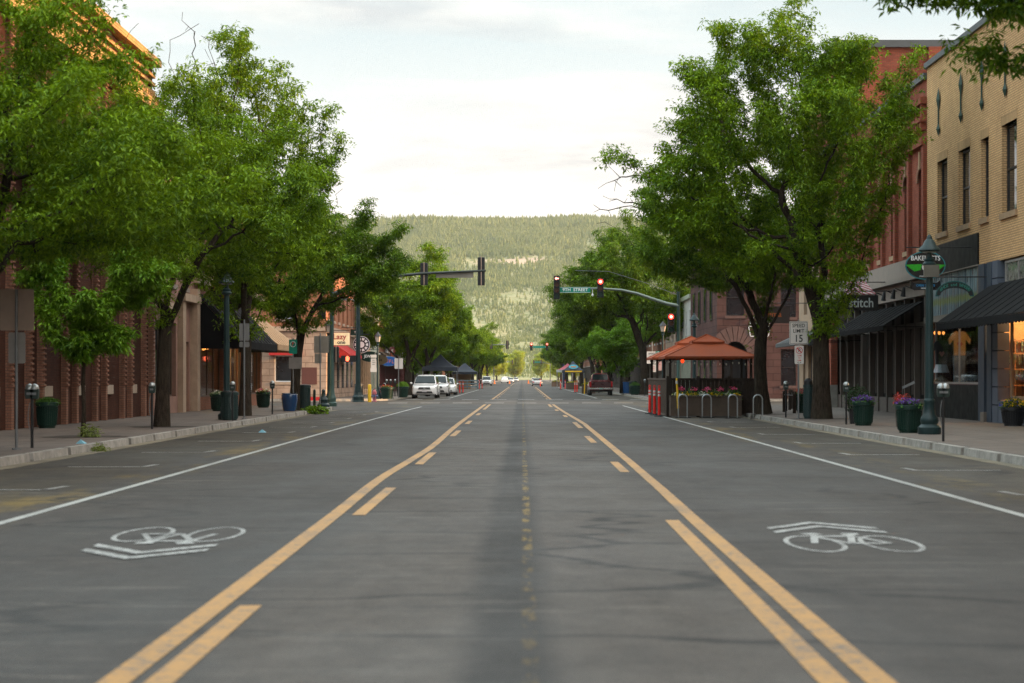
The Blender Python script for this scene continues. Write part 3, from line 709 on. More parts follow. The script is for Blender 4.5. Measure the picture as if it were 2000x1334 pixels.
T['YT'] = make_tree('young_tree', 'young slender tree with bright green leaves in front of the ribbed brick wall', (-10.35, 46.6, z_), 15,
    [(.2, 0, 3.5, 1.1, .9, 1.0), (.6, 0, 3.0, .9, .7, .6), (-.4, 0, 4.1, .8, .6, .5), (.7, 0, 2.45, .5, .4, .35), (1.15, 0, 3.4, .5, .5, .4), (-.6, 0, 3.2, .5, .4, .45)], [(0, 0, 0), (.02, 0, .6), (.0, 0, 1.2), (.02, 0, 1.8), (.02, 0, 2.2)], .05, lf_y, n_attr=1100, rosettes=6500, size=.13, twigr=.03, step=.15, dk=.26, holes=4, jit=.12)
T['R2'] = make_tree('street_tree', 'largest street tree on the right, tall dense crown above the round-topped bin', (10.07, 66.7, z_), 21,
    [(-1.2, 0, 9.3, 4.3, 4.2, 3.1), (-3.2, 0, 7.4, 3.0, 3, 2.0), (-.3, 0, 11.6, 2.7, 2.6, 1.8), (-3.9, 0, 10.2, 1.7, 1.8, 1.8), (1.2, 0, 9.9, 2.3, 3, 2.2), (-1.0, 0, 5.8, 3.1, 3.2, 1.6), (-2.4, 0, 11.8, 1.1, 1.1, 1.5), (-6.9, 0, 7.9, 1.3, .8, .55)], [(0, 0, 0), (0, 0, .9), (0, 0, 1.8), (-.02, 0, 2.7), (-.05, 0, 3.5)], .29, lf_a, n_attr=2200, rosettes=28500, size=.135, holes=36, bare=lambda P: (P[:, 0] < -6.0) & (P[:, 2] < 8.8))
T['R3'] = make_tree('street_tree', 'street tree with a dark forked trunk at the corner of the orange roofed dining shelter', (9.15, 75, z_), 22,
    [(-1.6, 0, 6.6, 3.3, 3.2, 1.8), (-2.6, 0, 7.6, 3.6, 2.6, 1.4), (.4, 0, 6.6, 2.6, 2.8, 2), (-5.4, 0, 7.4, 1.7, 1.1, .55), (-1.9, 0, 5.3, 2.2, 2, .8)], [(0, 0, 0), (-.1, 0, .9), (-.15, 0, 1.8), (-.12, 0, 2.7), (0, 0, 3.4)], .25, lf_b, n_attr=1100, rosettes=14000, size=.14, holes=12,
    bare=lambda P: P[:, 0] < -4.6)
T['R1'] = make_tree('street_tree', 'overhanging street tree nearest on the right, only its leafy boughs in the upper right corner', (10.4, 28, z_), 23,
    [(-.4, 0, 8.4, 4.2, 4, 1.8), (-3.2, 1, 7.4, 2.0, 2.5, .7), (1, 0, 7.2, 3, 3, 1.6), (-2.5, .5, 7.0, 2.2, 2, .55), (-4.3, 0, 7.05, 1.5, 1.5, .5), (-3.2, 1, 5.9, .45, .5, .4)], [(0, 0, 0), (0, 0, .9), (0, 0, 1.8), (0, 0, 2.7), (0, 0, 3.6)], .25, lf_b, n_attr=1100, rosettes=12000, size=.13, holes=14)
far = {}
far['a'] = make_tree('street_tree', 'street tree behind the white parked cars, just past the crossing on the left', (-8.9, 154, z_), 31,
    [(.6, 0, 6.5, 3.6, 4, 2.9), (1.3, 0, 8.4, 2.4, 2.6, 1.9), (-1.5, 0, 5.6, 3, 3, 2)], [(0, 0, 0), (0, 0, 1.), (0, 0, 2.), (.1, 0, 3.)], .3, lf_a, n_attr=800, rosettes=11000, size=.22, step=.4, jit=.26, holes=8)
far['b'] = make_tree('street_tree', 'dense many stemmed street tree past the crossing, before the red pickup', (9.9, 160, z_), 32,
    [(-1.2, 0, 9.3, 4.8, 4.6, 3.4), (-4.1, 0, 7.5, 3.8, 4, 2.1), (-1, 0, 12, 2.6, 3, 1.8), (1.5, 0, 7, 3, 3, 2.6)], [(0, 0, 0), (0, 0, 1.), (0, 0, 2.), (-.1, 0, 3.), (-.2, 0, 3.8)], .36, lf_b, n_attr=1300, rosettes=17000, size=.22, step=.42, jit=.28, holes=14)
far['c'] = make_tree('street_tree', 'bright green small street tree low between pickup and shelter, right side', (8.6, 172, z_), 33,
    [(-.6, 0, 4.2, 2.2, 2.2, 1.7), (.5, 0, 5, 1.8, 2, 1.3)], [(0, 0, 0), (0, 0, .8), (0, 0, 1.5), (0, 0, 2.)], .12, lf_y, n_attr=380, rosettes=4200, size=.2, step=.34, jit=.22, holes=4)
places = [('a', -9, 186, 1.0, 'behind the first dark tent'), ('c', -11.0, 200, 1.15, 'tucked low behind the dark tent'), ('a', -9, 206, .86, 'between the two dark tents'), ('a', -8.8, 232, .9, 'beyond the second tent'),
          ('b', -9.4, 262, .62, 'above the second tent'), ('a', -8.8, 292, .92, 'before the second crossing, left'), ('a', -9, 358, 1.0, 'past the second crossing, left'), ('a', -8.6, 392, 1.05, 'second past the second crossing, left'), ('b', -9, 430, .72, 'third past the second crossing, left'),
          ('a', -8.4, 475, 1.1, 'fourth past the second crossing, left'),
          ('b', 9.8, 186, .92, 'behind the red pickup'), ('b', 9.4, 213, .86, 'behind the far dining tent'), ('a', 9.2, 238, 1.0, 'beside the far dining tent'), ('b', 9.6, 268, .84, 'past the far dining tent'), ('a', 9.0, 300, 1.05, 'before the second crossing, right'),
          ('b', 9.4, 360, .85, 'past the second crossing, right'), ('a', 9.0, 400, 1.15, 'second past the second crossing, right'), ('b', 9.4, 440, .85, 'third past the second crossing, right'), ('a', 9.6, 488, 1.1, 'fourth past the second crossing, right'), ('c', 8.9, 205, 1.3, 'small and bright under the dark crowns, right')]
for i, (k, x, y, s, w) in enumerate(places):
    dup(far[k], (x, y, z_), 'street tree, %s' % w, rz=(i * 1.9) % 6.28 if k != 'c' else i, scale=(s, s, s))
# sunlit yellow trees at the far end of the street
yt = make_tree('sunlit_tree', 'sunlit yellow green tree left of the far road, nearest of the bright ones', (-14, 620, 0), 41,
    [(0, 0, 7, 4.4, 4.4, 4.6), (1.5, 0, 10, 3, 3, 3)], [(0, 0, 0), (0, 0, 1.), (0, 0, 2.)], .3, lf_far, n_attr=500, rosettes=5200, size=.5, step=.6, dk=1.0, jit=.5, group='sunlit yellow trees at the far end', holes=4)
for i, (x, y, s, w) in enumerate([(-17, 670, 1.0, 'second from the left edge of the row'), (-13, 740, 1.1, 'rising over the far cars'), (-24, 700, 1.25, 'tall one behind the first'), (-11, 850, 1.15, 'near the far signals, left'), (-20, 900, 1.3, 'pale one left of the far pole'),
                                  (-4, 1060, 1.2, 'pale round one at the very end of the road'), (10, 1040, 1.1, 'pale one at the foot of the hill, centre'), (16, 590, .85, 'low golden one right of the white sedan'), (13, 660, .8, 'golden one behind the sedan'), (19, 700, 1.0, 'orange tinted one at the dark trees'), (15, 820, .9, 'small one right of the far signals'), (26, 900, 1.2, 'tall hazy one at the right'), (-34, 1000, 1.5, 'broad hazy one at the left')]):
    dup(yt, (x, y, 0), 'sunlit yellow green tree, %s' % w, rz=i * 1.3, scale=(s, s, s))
# ---------------------------------------------------------------- buildings
XL, XR = 13.7, 14.7
tan_brick = brick('tan_brick', (.72, .45, .225), (.62, .37, .18), (.36, .22, .115), ms=.014, var=.16)
tan_bri2 = brick('tan_brick_soldier', (.54, .34, .17), (.46, .28, .14), (.32, .2, .11), bw=.075, rh=.5)
red_brick = brick('red_brick', (.32, .085, .05), (.25, .062, .038), (.17, .08, .055), var=.3)
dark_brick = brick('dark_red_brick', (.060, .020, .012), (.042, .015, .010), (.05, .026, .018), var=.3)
warm_brick = brick('warm_red_brick', (.30, .125, .075), (.23, .09, .055), (.22, .14, .10), var=.25)
stone = brick('rough_sandstone', (.40, .285, .215), (.32, .225, .17), (.17, .12, .09), bw=.95, rh=.42, ms=.014, var=.4, bump=1.)
pinkstone = brick('pink_sandstone', (.105, .056, .050), (.085, .045, .041), (.05, .03, .027), bw=1.1, rh=.45, ms=.02, var=.25, bump=.6)
slate = mk('slate_grey', (.065, .075, .085), .6)
beige = mk('beige_paint', (.26, .215, .18), .7)
beige_d = mk('worn_beige_paint', (.085, .066, .055), .7)
stucco = mk('tan_stucco', (.52, .33, .20), .9, bump=.4)
palegreen = mk('pale_green_paint', (.36, .38, .30), .8)
brown_p = mk('brown_window_paint', (.028, .02, .017), .5)
maroon = mk('maroon_paint', (.13, .03, .03), .6)
awn_black = mk('black_canvas', (.007, .007, .008), .9, spec=.08)
awn_tan = mk('tan_canvas', (.40, .245, .125), .85)
awn_red = mk('red_canvas', (.42, .02, .02), .8)
pinkish = mk('pinkish_plaster', (.27, .15, .115), .8, var=.25)
roofm = mk('roof_membrane', (.10, .10, .10), .9)
shopglass = glassmat('shop_glass', .03)
interior = mk('shop_interior', (.05, .035, .025), .8)
navy = mk('navy_paint', (.035, .05, .075), .6)
greyblue = mk('grey_blue_block', (.10, .115, .15), .8)

def wall_open(mb, fr, u0, u1, v0, v1, ops, dep=.3):
    us = sorted({u0, u1, *[x for o in ops for x in (o[0], o[1])]}); vs = sorted({v0, v1, *[x for o in ops for x in (o[2], o[3])]})
    for j in range(len(vs) - 1):
        run = None
        for i in range(len(us) - 1):
            cu, cv = (us[i] + us[i + 1]) / 2, (vs[j] + vs[j + 1]) / 2
            hole = any(o[0] < cu < o[1] and o[2] < cv < o[3] for o in ops)
            if not hole: run = (run[0] if run else us[i], us[i + 1])
            if (hole or i == len(us) - 2) and run: mb.fb(fr, run[0], run[1], vs[j], vs[j + 1], -dep, 0); run = None
def shell(mb, fr, u0, u1, v1, depth=12, th=.3, v0=0.0, fthick=.3):
    mb.fb(fr, u0, u0 + th, v0, v1 - .02, -depth, -fthick); mb.fb(fr, u1 - th, u1, v0, v1 - .02, -depth, -fthick); mb.fb(fr, u0 + th, u1 - th, v0, v1 - .02, -depth, -depth + th)
def roof_part(fr, u0, u1, v, depth, par):
    m = MB(); m.fb(fr, u0 + .3, u1 - .3, v - .25, v, -depth + .3, -.3); return m.build('roof', roofm, par)
def win(fr, a, b, c, d, par, fm=brown_p, rec=.16, sill=None, mull=0, rail=True, glass=dglass, fw=.07, head=None, nm='window'):
    m = MB(); e = -rec
    m.fb(fr, a, a + fw, c, d, e - .07, e); m.fb(fr, b - fw, b, c, d, e - .07, e); m.fb(fr, a + fw, b - fw, c, c + fw, e - .07, e); m.fb(fr, a + fw, b - fw, d - fw, d, e - .07, e)
    if rail: m.fb(fr, a + fw, b - fw, (c + d) / 2 - .03, (c + d) / 2 + .03, e - .06, e + .01)
    for k in range(mull): 
        u = a + (b - a) * (k + 1) / (mull + 1); m.fb(fr, u - .025, u + .025, c + fw, d - fw, e - .06, e - .005)
    w = m.build(nm, fm, par)
    p = MB(); p.fb(fr, a + fw, b - fw, c + fw, d - fw, e - .05, e - .035); p.build('pane', glass, w)
    if sill: s = MB(); s.fb(fr, a - .08, b + .08, c - .18, c, -.28, .07); s.build('sill', sill, w)
    if head: s = MB(); s.fb(fr, a - .06, b + .06, d, d + .3, -.2, .012); s.build('lintel', head, w)
    return w
def awning(fr, u0, u1, vt, vb, out, mat, par, val=.22, name='awning', stripe=None, scallop=True, closed=False, label=None):
    m = MB(); n = max(1, int((u1 - u0) / .35))
    a = [fr(u0, vt, .03), fr(u1, vt, .03), fr(u1, vb, out), fr(u0, vb, out)]
    b = [fr(u0, vt - .04, .03), fr(u1, vt - .04, .03), fr(u1, vb - .03, out), fr(u0, vb - .03, out)]
    m.hexa([*b, *a])
    for k in range(n):                                   # hanging valance with a scalloped edge
        x0 = u0 + (u1 - u0) * k / n; x1 = u0 + (u1 - u0) * (k + 1) / n; h = val
        m.prism([(x0, vb - .031), (x1, vb - .031), (x1, vb - h * .8), ((x0 + x1) / 2, vb - h), (x0, vb - h * .8)], lambda p, q, d: fr(p, q, d), out - .03, out)
    if closed:
        for u in (u0, u1 - .03): m.prism([(0.03, vt - .05), (out - .03, vb - .04), (out - .03, vb - h), (.03, vb - h)], lambda p, q, d: fr(u + d, q, p), 0, .03)
    else:
        for u in (u0 + .02, u1 - .02, (u0 + u1) / 2): m.tube([fr(u, vb - .05, out - .05), fr(u, vb - .05, .02)], .015, 6)
    for k in range(1, int((u1 - u0) / 1.1)):               # seams
        u = u0 + 1.1 * k; m.hexa([fr(u, vb, out), fr(u + .03, vb, out), fr(u + .03, vt, .03), fr(u, vt, .03), fr(u, vb + .012, out + .012), fr(u + .03, vb + .012, out + .012), fr(u + .03, vt + .015, .03), fr(u, vt + .015, .03)])
    o = m.build(name, mat, par); 
    if label: o['label'] = label
    return o
def hsign(name, label, fr, u, d, v, w, h, shape, mat, edge=None, bracket=True, th=.07, lines=(), tagcat='sign', group=None, tilt=0, facewide=None):
    """sign hung across the pavement: its face looks along the street; d = distance of its middle from the facade"""
    x, y, z = fr(u, v, d)
    root = thing(name, label, tagcat, (x, y, z), group)
    m = MB()
    def sh(w_, h_, t0, t1, mb):
        if shape == 'oval': poly = [(w_ / 2 * cos(a), h_ / 2 * sin(a)) for a in np.linspace(0, 2 * pi, 32)[:-1]]
        elif shape == 'arch': poly = [(w_ / 2 * cos(a) , -h_ / 2 + h_ * sin(a)) for a in np.linspace(0, pi, 14)] + [(-w_ / 2 * .8 * cos(a - pi + pi) * 1, -h_ / 2 + h_ * .55 * sin(a) ) for a in np.linspace(0, pi, 14)]
        else: poly = [(-w_ / 2, -h_ / 2), (w_ / 2, -h_ / 2), (w_ / 2, h_ / 2), (-w_ / 2, h_ / 2)]
        mb.prism(poly, lambda a, b, q: (x + a, y + q, z + b), t0, t1)
    sh(w, h, -th / 2, th / 2, m); m.build('board', mat, root)
    if edge: e = MB(); sh(w + .07, h + .07, -th / 2 + .012, th / 2 - .012, e); e.build('rim', edge, root)
    if bracket:
        b = MB(); s = 1 if fr(0, 0, 1)[0] > fr(0, 0, 0)[0] else -1; xw = fr(u, 0, 0)[0]
        b.tube([(xw, y, z + h / 2 + .16), (x + s * w / 2, y, z + h / 2 + .16)], .02, 6)
        for q in (-.35, .35): b.tube([(x + q * w, y, z + h / 2 + .16), (x + q * w, y, z + h / 2 * (.62 if shape == 'oval' else .98))], .009, 5)
        b.build('bracket', black, root)
    for (s_, size, dx, dz, mt_, sx) in lines: text(s_, size, (x + dx, y - th / 2 - .004, z + dz), 'cam', mt_, root, sx=sx)
    return root

# --- right: tan brick building (two shops), Y 44..71.8
FR = frR(XR)
A = thing('tan_brick_building', 'two storey tan brick building with diamond wall anchors, nearest on the right', 'building', (XR + 6, 58, 0))
ops = [(68.35, 70.0, 6.62, 9.15), (64.9, 66.65, 6.62, 9.15), (62.3, 63.35, 6.62, 9.15), (58.75, 60.6, 6.55, 9.25), (54.6, 56.3, 6.6, 9.2), (50.5, 52.2, 6.6, 9.2)]
m = MB(); wall_open(m, FR, 20, 71.8, 6.2, 12.75, ops); m.fb(FR, 20, 63.6, 5.15, 6.2, -.3, 0); m.fb(FR, 20, 44, 0, 5.15, -.3, 0); shell(m, FR, 20, 71.8, 12.75, 12)  # near end stretched out of view to block the low sun
m.build('wall', tan_brick, A)
m = MB(); m.fb(FR, 19.9, 71.9, 12.75, 12.95, -.4, .10); m.fb(FR, 20, 71.8, 12.95, 13.0, -.35, .03); m.build('cornice', slate, A)
roof_part(FR, 20, 71.8, 12.3, 12, A)
for o in ops: win(FR, *o, A, sill=mk('tan_stone_sill', (.36, .23, .13), .9), head=tan_bri2, mull=0)
for y in (69.6, 66.05, 63.05, 60.0, 56.6, 53.2):
    m = MB(); x = XR - .05
    for (z0, h, w) in ((11.32, .46, .20), (10.28, .26, .17)): m.add([(x, y, z0 - h), (x, y - w, z0), (x, y, z0 + h), (x, y + w, z0), (x - .08, y, z0), (x + .06, y, z0)], [(0, 1, 4), (1, 2, 4), (2, 3, 4), (3, 0, 4), (1, 0, 5), (2, 1, 5), (3, 2, 5), (0, 3, 5)])
    m.cyl((x, y, 10.4), (x, y, 11.2), .03, n=6); m.build('wall_anchor', mk('verdigris_iron', (.03, .06, .045), .6, .3), A)
# dark sign band above the clothes shop
m = MB(); m.fb(FR, 63.62, 71.7, 5.18, 6.2, -.3, .05); m.build('sign_band', mk('black_tile', (.006, .007, .007), .6, spec=.12), A)
for k in range(9): pass
murm = None
def muralmat():
    m, nt, p = base_mat('blue_mural_glass')
    t = N(nt, 'ShaderNodeTexCoord'); mp = N(nt, 'ShaderNodeMapping'); mp.inputs['Scale'].default_value = (1, 3.2, .35); L(nt, t.outputs['Object'], mp.inputs[0])
    n = N(nt, 'ShaderNodeTexNoise', inp={'Scale': 1.6, 'Detail': 5}); L(nt, mp.outputs[0], n.inputs['Vector'])
    n2 = N(nt, 'ShaderNodeTexNoise', inp={'Scale': 3., 'Detail': 3}); L(nt, mp.outputs[0], n2.inputs['Vector'])
    c = mixc(nt, maprange(nt, n.outputs[0], .4, .62), (.05, .12, .16), (.20, .30, .33)); c = mixc(nt, maprange(nt, n2.outputs[0], .56, .66), c, (.10, .035, .025))
    sp = N(nt, 'ShaderNodeSeparateXYZ'); L(nt, t.outputs['Object'], sp.inputs[0])
    b = maprange(nt, math_(nt, 'ABSOLUTE', math_(nt, 'SUBTRACT', math_(nt, 'ADD', sp.outputs[2], math_(nt, 'MULTIPLY', n2.outputs[0], .35)), 4.38)), .05, .17, 1, 0)
    c = mixc(nt, math_(nt, 'MULTIPLY', b, .8), c, (.16, .22, .03))
    L(nt, c, p.inputs['Base Color']); p.inputs['Roughness'].default_value = .5; return m
m = MB(); m.fb(FR, 63.7, 71.5, 3.72, 5.14, -.2, .0)
for k in range(22): m.fb(FR, 63.8 + k * .35, 63.83 + k * .35, 3.74, 5.12, .0, .015)
m.build('mural_transom', muralmat(), A)
m = MB(); m.fb(FR, 63.4, 71.8, 3.5, 3.72, -.3, .12); m.fb(FR, 63.4, 71.8, 5.14, 5.18, -.3, .09); m.fb(FR, 63.4, 63.7, 3.72, 5.14, -.3, .04)
m.build('transom_frame', mk('weathered_board', (.22, .19, .16), .8), A)
m = MB(); m.fb(FR, 62.6, 63.4, 0, 5.15, -.3, .08); m.fb(FR, 61.55, 62.15, 0, 5.15, -.3, .10); m.build('pier', navy, A)
m = MB()
for k in range(9): m.fb(FR, 60.85, 61.55, .15 + k * .56, .15 + k * .56 + .53, -.3, .07)
m.build('block_pier', greyblue, A)
m = MB(); m.fb(FR, 63.4, 71.8, .0, 1.3, -.3, .0); m.build('stall_riser', mk('black_tile', (0, 0, 0)), A)
m = MB(); m.fb(FR, 54, 60.85, .0, .82, -.28, .05); m.fb(FR, 44, 54, .0, .8, -.28, .04); m.build('stall_riser', greyblue, A)
m = MB(); m.fb(FR, 62.15, 62.6, .0, .45, -.3, .2); m.build('step', mk('step_stone', (.2, .16, .13), .8), A)
# clothes shop window with an inside
def shopbox(u0, u1, v0, v1, dep, mat, par):
    m = MB(); m.fb(FR, u0, u1, v0 - .05, v0, -dep, -.02); m.fb(FR, u0, u1, v1, v1 + .05, -dep, -.3); m.fb(FR, u0, u1, v0, v1, -dep - .05, -dep); m.fb(FR, u0 - .05, u0, v0, v1, -dep, -.3); m.fb(FR, u1, u1 + .05, v0, v1, -dep, -.3)
    return m.build('shop_interior', mat, par)
shopbox(63.6, 71.5, 1.32, 3.45, 3.5, mk('dark_red_interior', (.07, .014, .012), .8), A)
win(FR, 63.45, 71.2, 1.3, 3.5, A, fm=mk('pale_window_frame', (.30, .27, .25), .5), rail=False, mull=1, glass=shopglass, fw=.09, nm='shop_window')
shopbox(46, 62.4, .85, 3.9, 4.5, mk('warm_interior', (.42, .24, .11), .8), A)
win(FR, 46.2, 60.2, .82, 3.75, A, fm=mk('tan_wood_frame', (.30, .19, .11), .6), rail=False, mull=3, glass=shopglass, fw=.16, nm='shop_window')
win(FR, 46.2, 60.4, 4.15, 5.1, A, fm=mk('pale_window_frame', (0, 0, 0)), rail=False, mull=8, glass=mk('mosaic_glass', (.16, .15, .14), .2, var=.9, scale=5), fw=.07, rec=.05, nm='transom_window')
m = MB(); m.fb(FR, 44, 60.85, 3.75, 4.15, -.3, -.02); m.build('lintel', greyblue, A)
awning(FR, 50, 61.9, 4.45, 3.25, 1.75, mk('charcoal_canvas', (.012, .012, .013), .9, spec=.1), A, val=.26, label='charcoal scalloped awning over the lit shop')
lampm = mk('lamp_glow', (1, .5, .15), .5, var=0, emit=(1, .33, .07), es=1.1)
def bulb(name, label, loc, r=.1, mt_=lampm, cat='lamp', group=None):
    root = thing(name, label, cat, loc, group); m = MB(); m.blob(loc, r, r, r * 1.2, 10, 6); m.build('bulb', mt_, root, smooth=True)
    m = MB(); m.cyl((loc[0], loc[1], loc[2] + r), (loc[0], loc[1], loc[2] + r + .12), r * .5, n=8); m.build('fitting', black, root); return root
for k in range(3): bulb('vanity_bulb', 'orange glowing globe lamp in the clothes shop window, %s of three' % ('leftmost', 'middle', 'rightmost')[k], (XR + .17 + k * .15, 71.2, 3.15), .055, group='glowing globe lamps in the clothes shop')
pl = bpy.data.lights.new('shop_lamp', 'POINT'); plo = bpy.data.objects.new('shop_lamp_light', pl); COL.objects.link(plo); plo.location = (XR + 1.2, 60.8, 3.5); pl.energy = 260; pl.color = (1, .62, .28); pl.shadow_soft_size = .2
pl = bpy.data.lights.new('shop_lamp', 'POINT'); plo = bpy.data.objects.new('shop_lamp_light', pl); COL.objects.link(plo); plo.location = (XR + 1.0, 67.2, 3.1); pl.energy = 45; pl.color = (1, .5, .2); pl.shadow_soft_size = .15
bulb('ceiling_lamp', 'small warm ceiling lamp inside the lit jewellery shop', (XR + 1.2, 60.8, 3.72), .06)
# clothes on display
def shirt(label, x, y, z, mt_, mt2, lower, lowm):
    root = thing('clothes_display', label, 'clothes display', (x, y, z - 1.5)); w = .20
    m = MB(); m.prism([(-w, 0), (w, 0), (w * 1.05, .55), (w * 1.75, .38), (w * 1.95, .56), (w * 1.1, .80), (.12, .86), (0, .80), (-.12, .86), (-w * 1.1, .80), (-w * 1.95, .56), (-w * 1.75, .38), (-w * 1.05, .55)], lambda a, b, d: (x + a, y + d, z - .4 + b), -.07, .07)
    m.build('shirt', mt_, root); m = MB(); m.prism([(-.11, .40), (0, .26), (.11, .40), (.06, .47), (0, .43), (-.06, .47)], lambda a, b, d: (x + a, y + d, z - .4 + b), -.082, -.071); m.build('print', mt2, root)
    m = MB()
    if lower == 'jeans':
        for s in (-1, 1): m.hexa([(x + s * .12 - .08, y - .06, z - 1.35), (x + s * .12 + .08, y - .06, z - 1.35), (x + s * .12 + .08, y + .06, z - 1.35), (x + s * .12 - .08, y + .06, z - 1.35), (x + s * .105 - .1, y - .08, z - .41), (x + s * .105 + .1, y - .08, z - .41), (x + s * .105 + .1, y + .08, z - .41), (x + s * .105 - .1, y + .08, z - .41)])
        m.build('jeans', lowm, root)
    else:
        m.cyl((x, y, z - .41), (x, y, z - .7), .2, .3, 10); m.build('shorts', lowm, root)
        m = MB()
        for k in range(6): m.cyl((x, y, z - .8), (x - .35 + k * .14, y - .1 * (k % 2), z - 1.1), .025, n=5)
        m.build('stand', mk('tan_wood', (.3, .2, .11)), root)
    m = MB(); m.cyl((x, y, z - .35), (x, y, z + .46), .05, n=8); m.blob((x, y, z + .55), .09, .09, .12); m.build('mannequin', black, root)
shirt('tan t-shirt with a red print over faded jeans in the shop window', XR + .62, 69.3, 2.72, mk('tan_cotton', (.34, .21, .09), .9), mk('dark_red_print', (.25, .03, .02)), 'jeans', mk('denim', (.09, .12, .16), .9, var=.5, scale=8))
shirt('dark top with white shorts on a wooden easel in the shop window', XR + .36, 71.05, 2.42, mk('charcoal_cotton', (.03, .03, .035), .9), mk('pink_print', (.35, .12, .12)), 'shorts', mk('white_cotton', (.5, .5, .55), .9))
sh_ = thing('display_shelf', 'wooden display shelves with bead strands in the warm lit shop', 'shelf', (XR + 1.0, 62, .85))
m = MB()
for q in (.42, .72, 1.02, 1.5): m.box(XR + q, XR + q + .04, 61.9, 62.25, .85, 2.75)
for z in (1.3, 1.8, 2.3, 2.7): m.box(XR + .4, XR + 1.6, 61.88, 62.27, z - .025, z + .025)
m.build('frame', mk('reddish_wood', (.22, .09, .035), .5), sh_)
m = MB()
for k in range(50): q = random.uniform(.45, 1.5); z = random.choice((2.67, 2.27, 1.77)); m.box(XR + q, XR + q + .012, 61.86, 61.875, z - random.uniform(.15, .38), z)
m.build('bead_strands', mk('bead_mix', (.10, .13, .10), .3, var=.9, scale=9), sh_)
# --- hanging signs of building A
hsign('hanging_sign', 'arched black and teal sign reading BEADS and BEYOND', FR, 62.4, 1.05, 4.35, 1.15, .42, 'arch', black, edge=mk('teal_edge', (.01, .10, .10)), th=.06)
cx_ = XR - 1.05
tealL = mk('teal_letters', (.03, .22, .17), .5, var=0)
sg = bpy.data.objects['hanging_sign']
for i, ch in enumerate('BEADS and BEYOND'):
    a = pi * (.83 - .66 * i / 15); text(ch, .13, (cx_ + .50 * cos(a) * 1.03, 62.4 - .04, 4.35 - .21 + .335 * sin(a)), (rad(90), 0, 0), tealL, sg)
ov = hsign('hanging_sign', 'oval black sign with green wings behind the lamp post', FR, 64.5, 1.55, 5.2, 1.24, .86, 'oval', mk('gloss_black', (.01, .01, .012), .3), edge=mk('teal_rim', (.03, .22, .26)), th=.08,
    lines=(('BAKELECTS', .22, 0, .23, whiteletter, .85), ('G', .36, 0, -.07, whiteletter, 1.), ))
x0, y0, z0 = XR - 1.55, 64.5, 5.2
m = MB()
for s in (-1, 1): m.prism([(s * .12, .04), (s * .66, .02), (s * .50, -.10), (s * .36, -.20), (s * .16, -.15)], lambda a, b, d: (x0 + a, y0 + d, z0 + b), -.056, -.046)
m.build('green_wings', mk('bright_green', (.02, .38, .01), .5, var=.3, scale=20), ov)
m = MB(); m.prism([(-.48, -.46), (-.38, -.56), (.38, -.56), (.48, -.46), (.5, -.74), (.38, -.8), (-.38, -.8), (-.5, -.74)], lambda a, b, d: (x0 + a, y0 + d, z0 + b), -.03, .03); m.build('lower_board', mk('gloss_black', (0, 0, 0)), ov)
text('OPEN 7 DAYS', .10, (x0, y0 - .036, z0 - .66), 'cam', mk('blue_letters', (.02, .25, .55), .5, var=0), ov); text('10AM-6PM', .07, (x0, y0 - .036, z0 - .75), 'cam', whiteletter, ov)

# --- right: red brick building, Y 71.8..97
B = thing('red_brick_building', 'ornate red brick building with arched windows and dentil cornice, right side', 'building', (XR + 6, 84, 0))
ops = [(72.3 + 2.75 * k, 73.3 + 2.75 * k, 6.35, 9.2) for k in range(9)]
m = MB(); wall_open(m, FR, 71.8, 97, 6.0, 12.4, ops); shell(m, FR, 71.8, 97, 12.4, 12)
for k in range(10):
    u = 71.8 + 2.75 * k; m.fb(FR, u, min(u + .35, 97), 6.0, 10.0, 0, .14)
for k in range(60): m.fb(FR, 71.9 + k * .42, 72.1 + k * .42, 10.55, 10.85, 0, .22)
for k in range(30): m.fb(FR, 71.9 + k * .84, 72.2 + k * .84, 11.0, 11.5, 0, .18)
m.fb(FR, 71.8, 97, 10.0, 10.25, .0, .20); m.fb(FR, 71.8, 97, 10.85, 11.0, 0, .26); m.fb(FR, 71.8, 97, 11.5, 11.75, 0, .24)
m.build('wall', red_brick, B)
m = MB(); m.fb(FR, 71.82, 97, 12.4, 12.62, -.4, .12); m.build('cornice', slate, B)
m = MB(); m.fb(FR, 71.85, 97, 5.35, 5.98, -.28, .25); m.fb(FR, 71.85, 97, 5.15, 5.34, -.28, .4); m.fb(FR, 71.85, 97, 4.55, 5.14, -.28, .1); m.build('shop_cornice', beige, B)
roof_part(FR, 71.8, 97, 12.0, 12, B)
for o in ops:
    w = win(FR, *o, B, sill=mk('tan_stone_sill', (0, 0, 0)), rail=True)
    a, b = o[0], o[1]; m = MB()
    for q in range(9):
        t0, t1 = pi * q / 9, pi * (q + 1) / 9; c = (a + b) / 2
        m.prism([(c + .5 * cos(t0), 8.75 + .5 * sin(t0)), (c + .5 * cos(t1), 8.75 + .5 * sin(t1)), (c + .78 * cos(t1), 8.75 + .78 * sin(t1)), (c + .78 * cos(t0), 8.75 + .78 * sin(t0))], FR, .001, .06)
    m.build('arch', warm_brick, w); m = MB(); m.fb(FR, (a + b) / 2 - .09, (a + b) / 2 + .09, 9.2, 9.85, .0, .1); m.build('keystone', mk('tan_stone_sill', (0, 0, 0)), w)
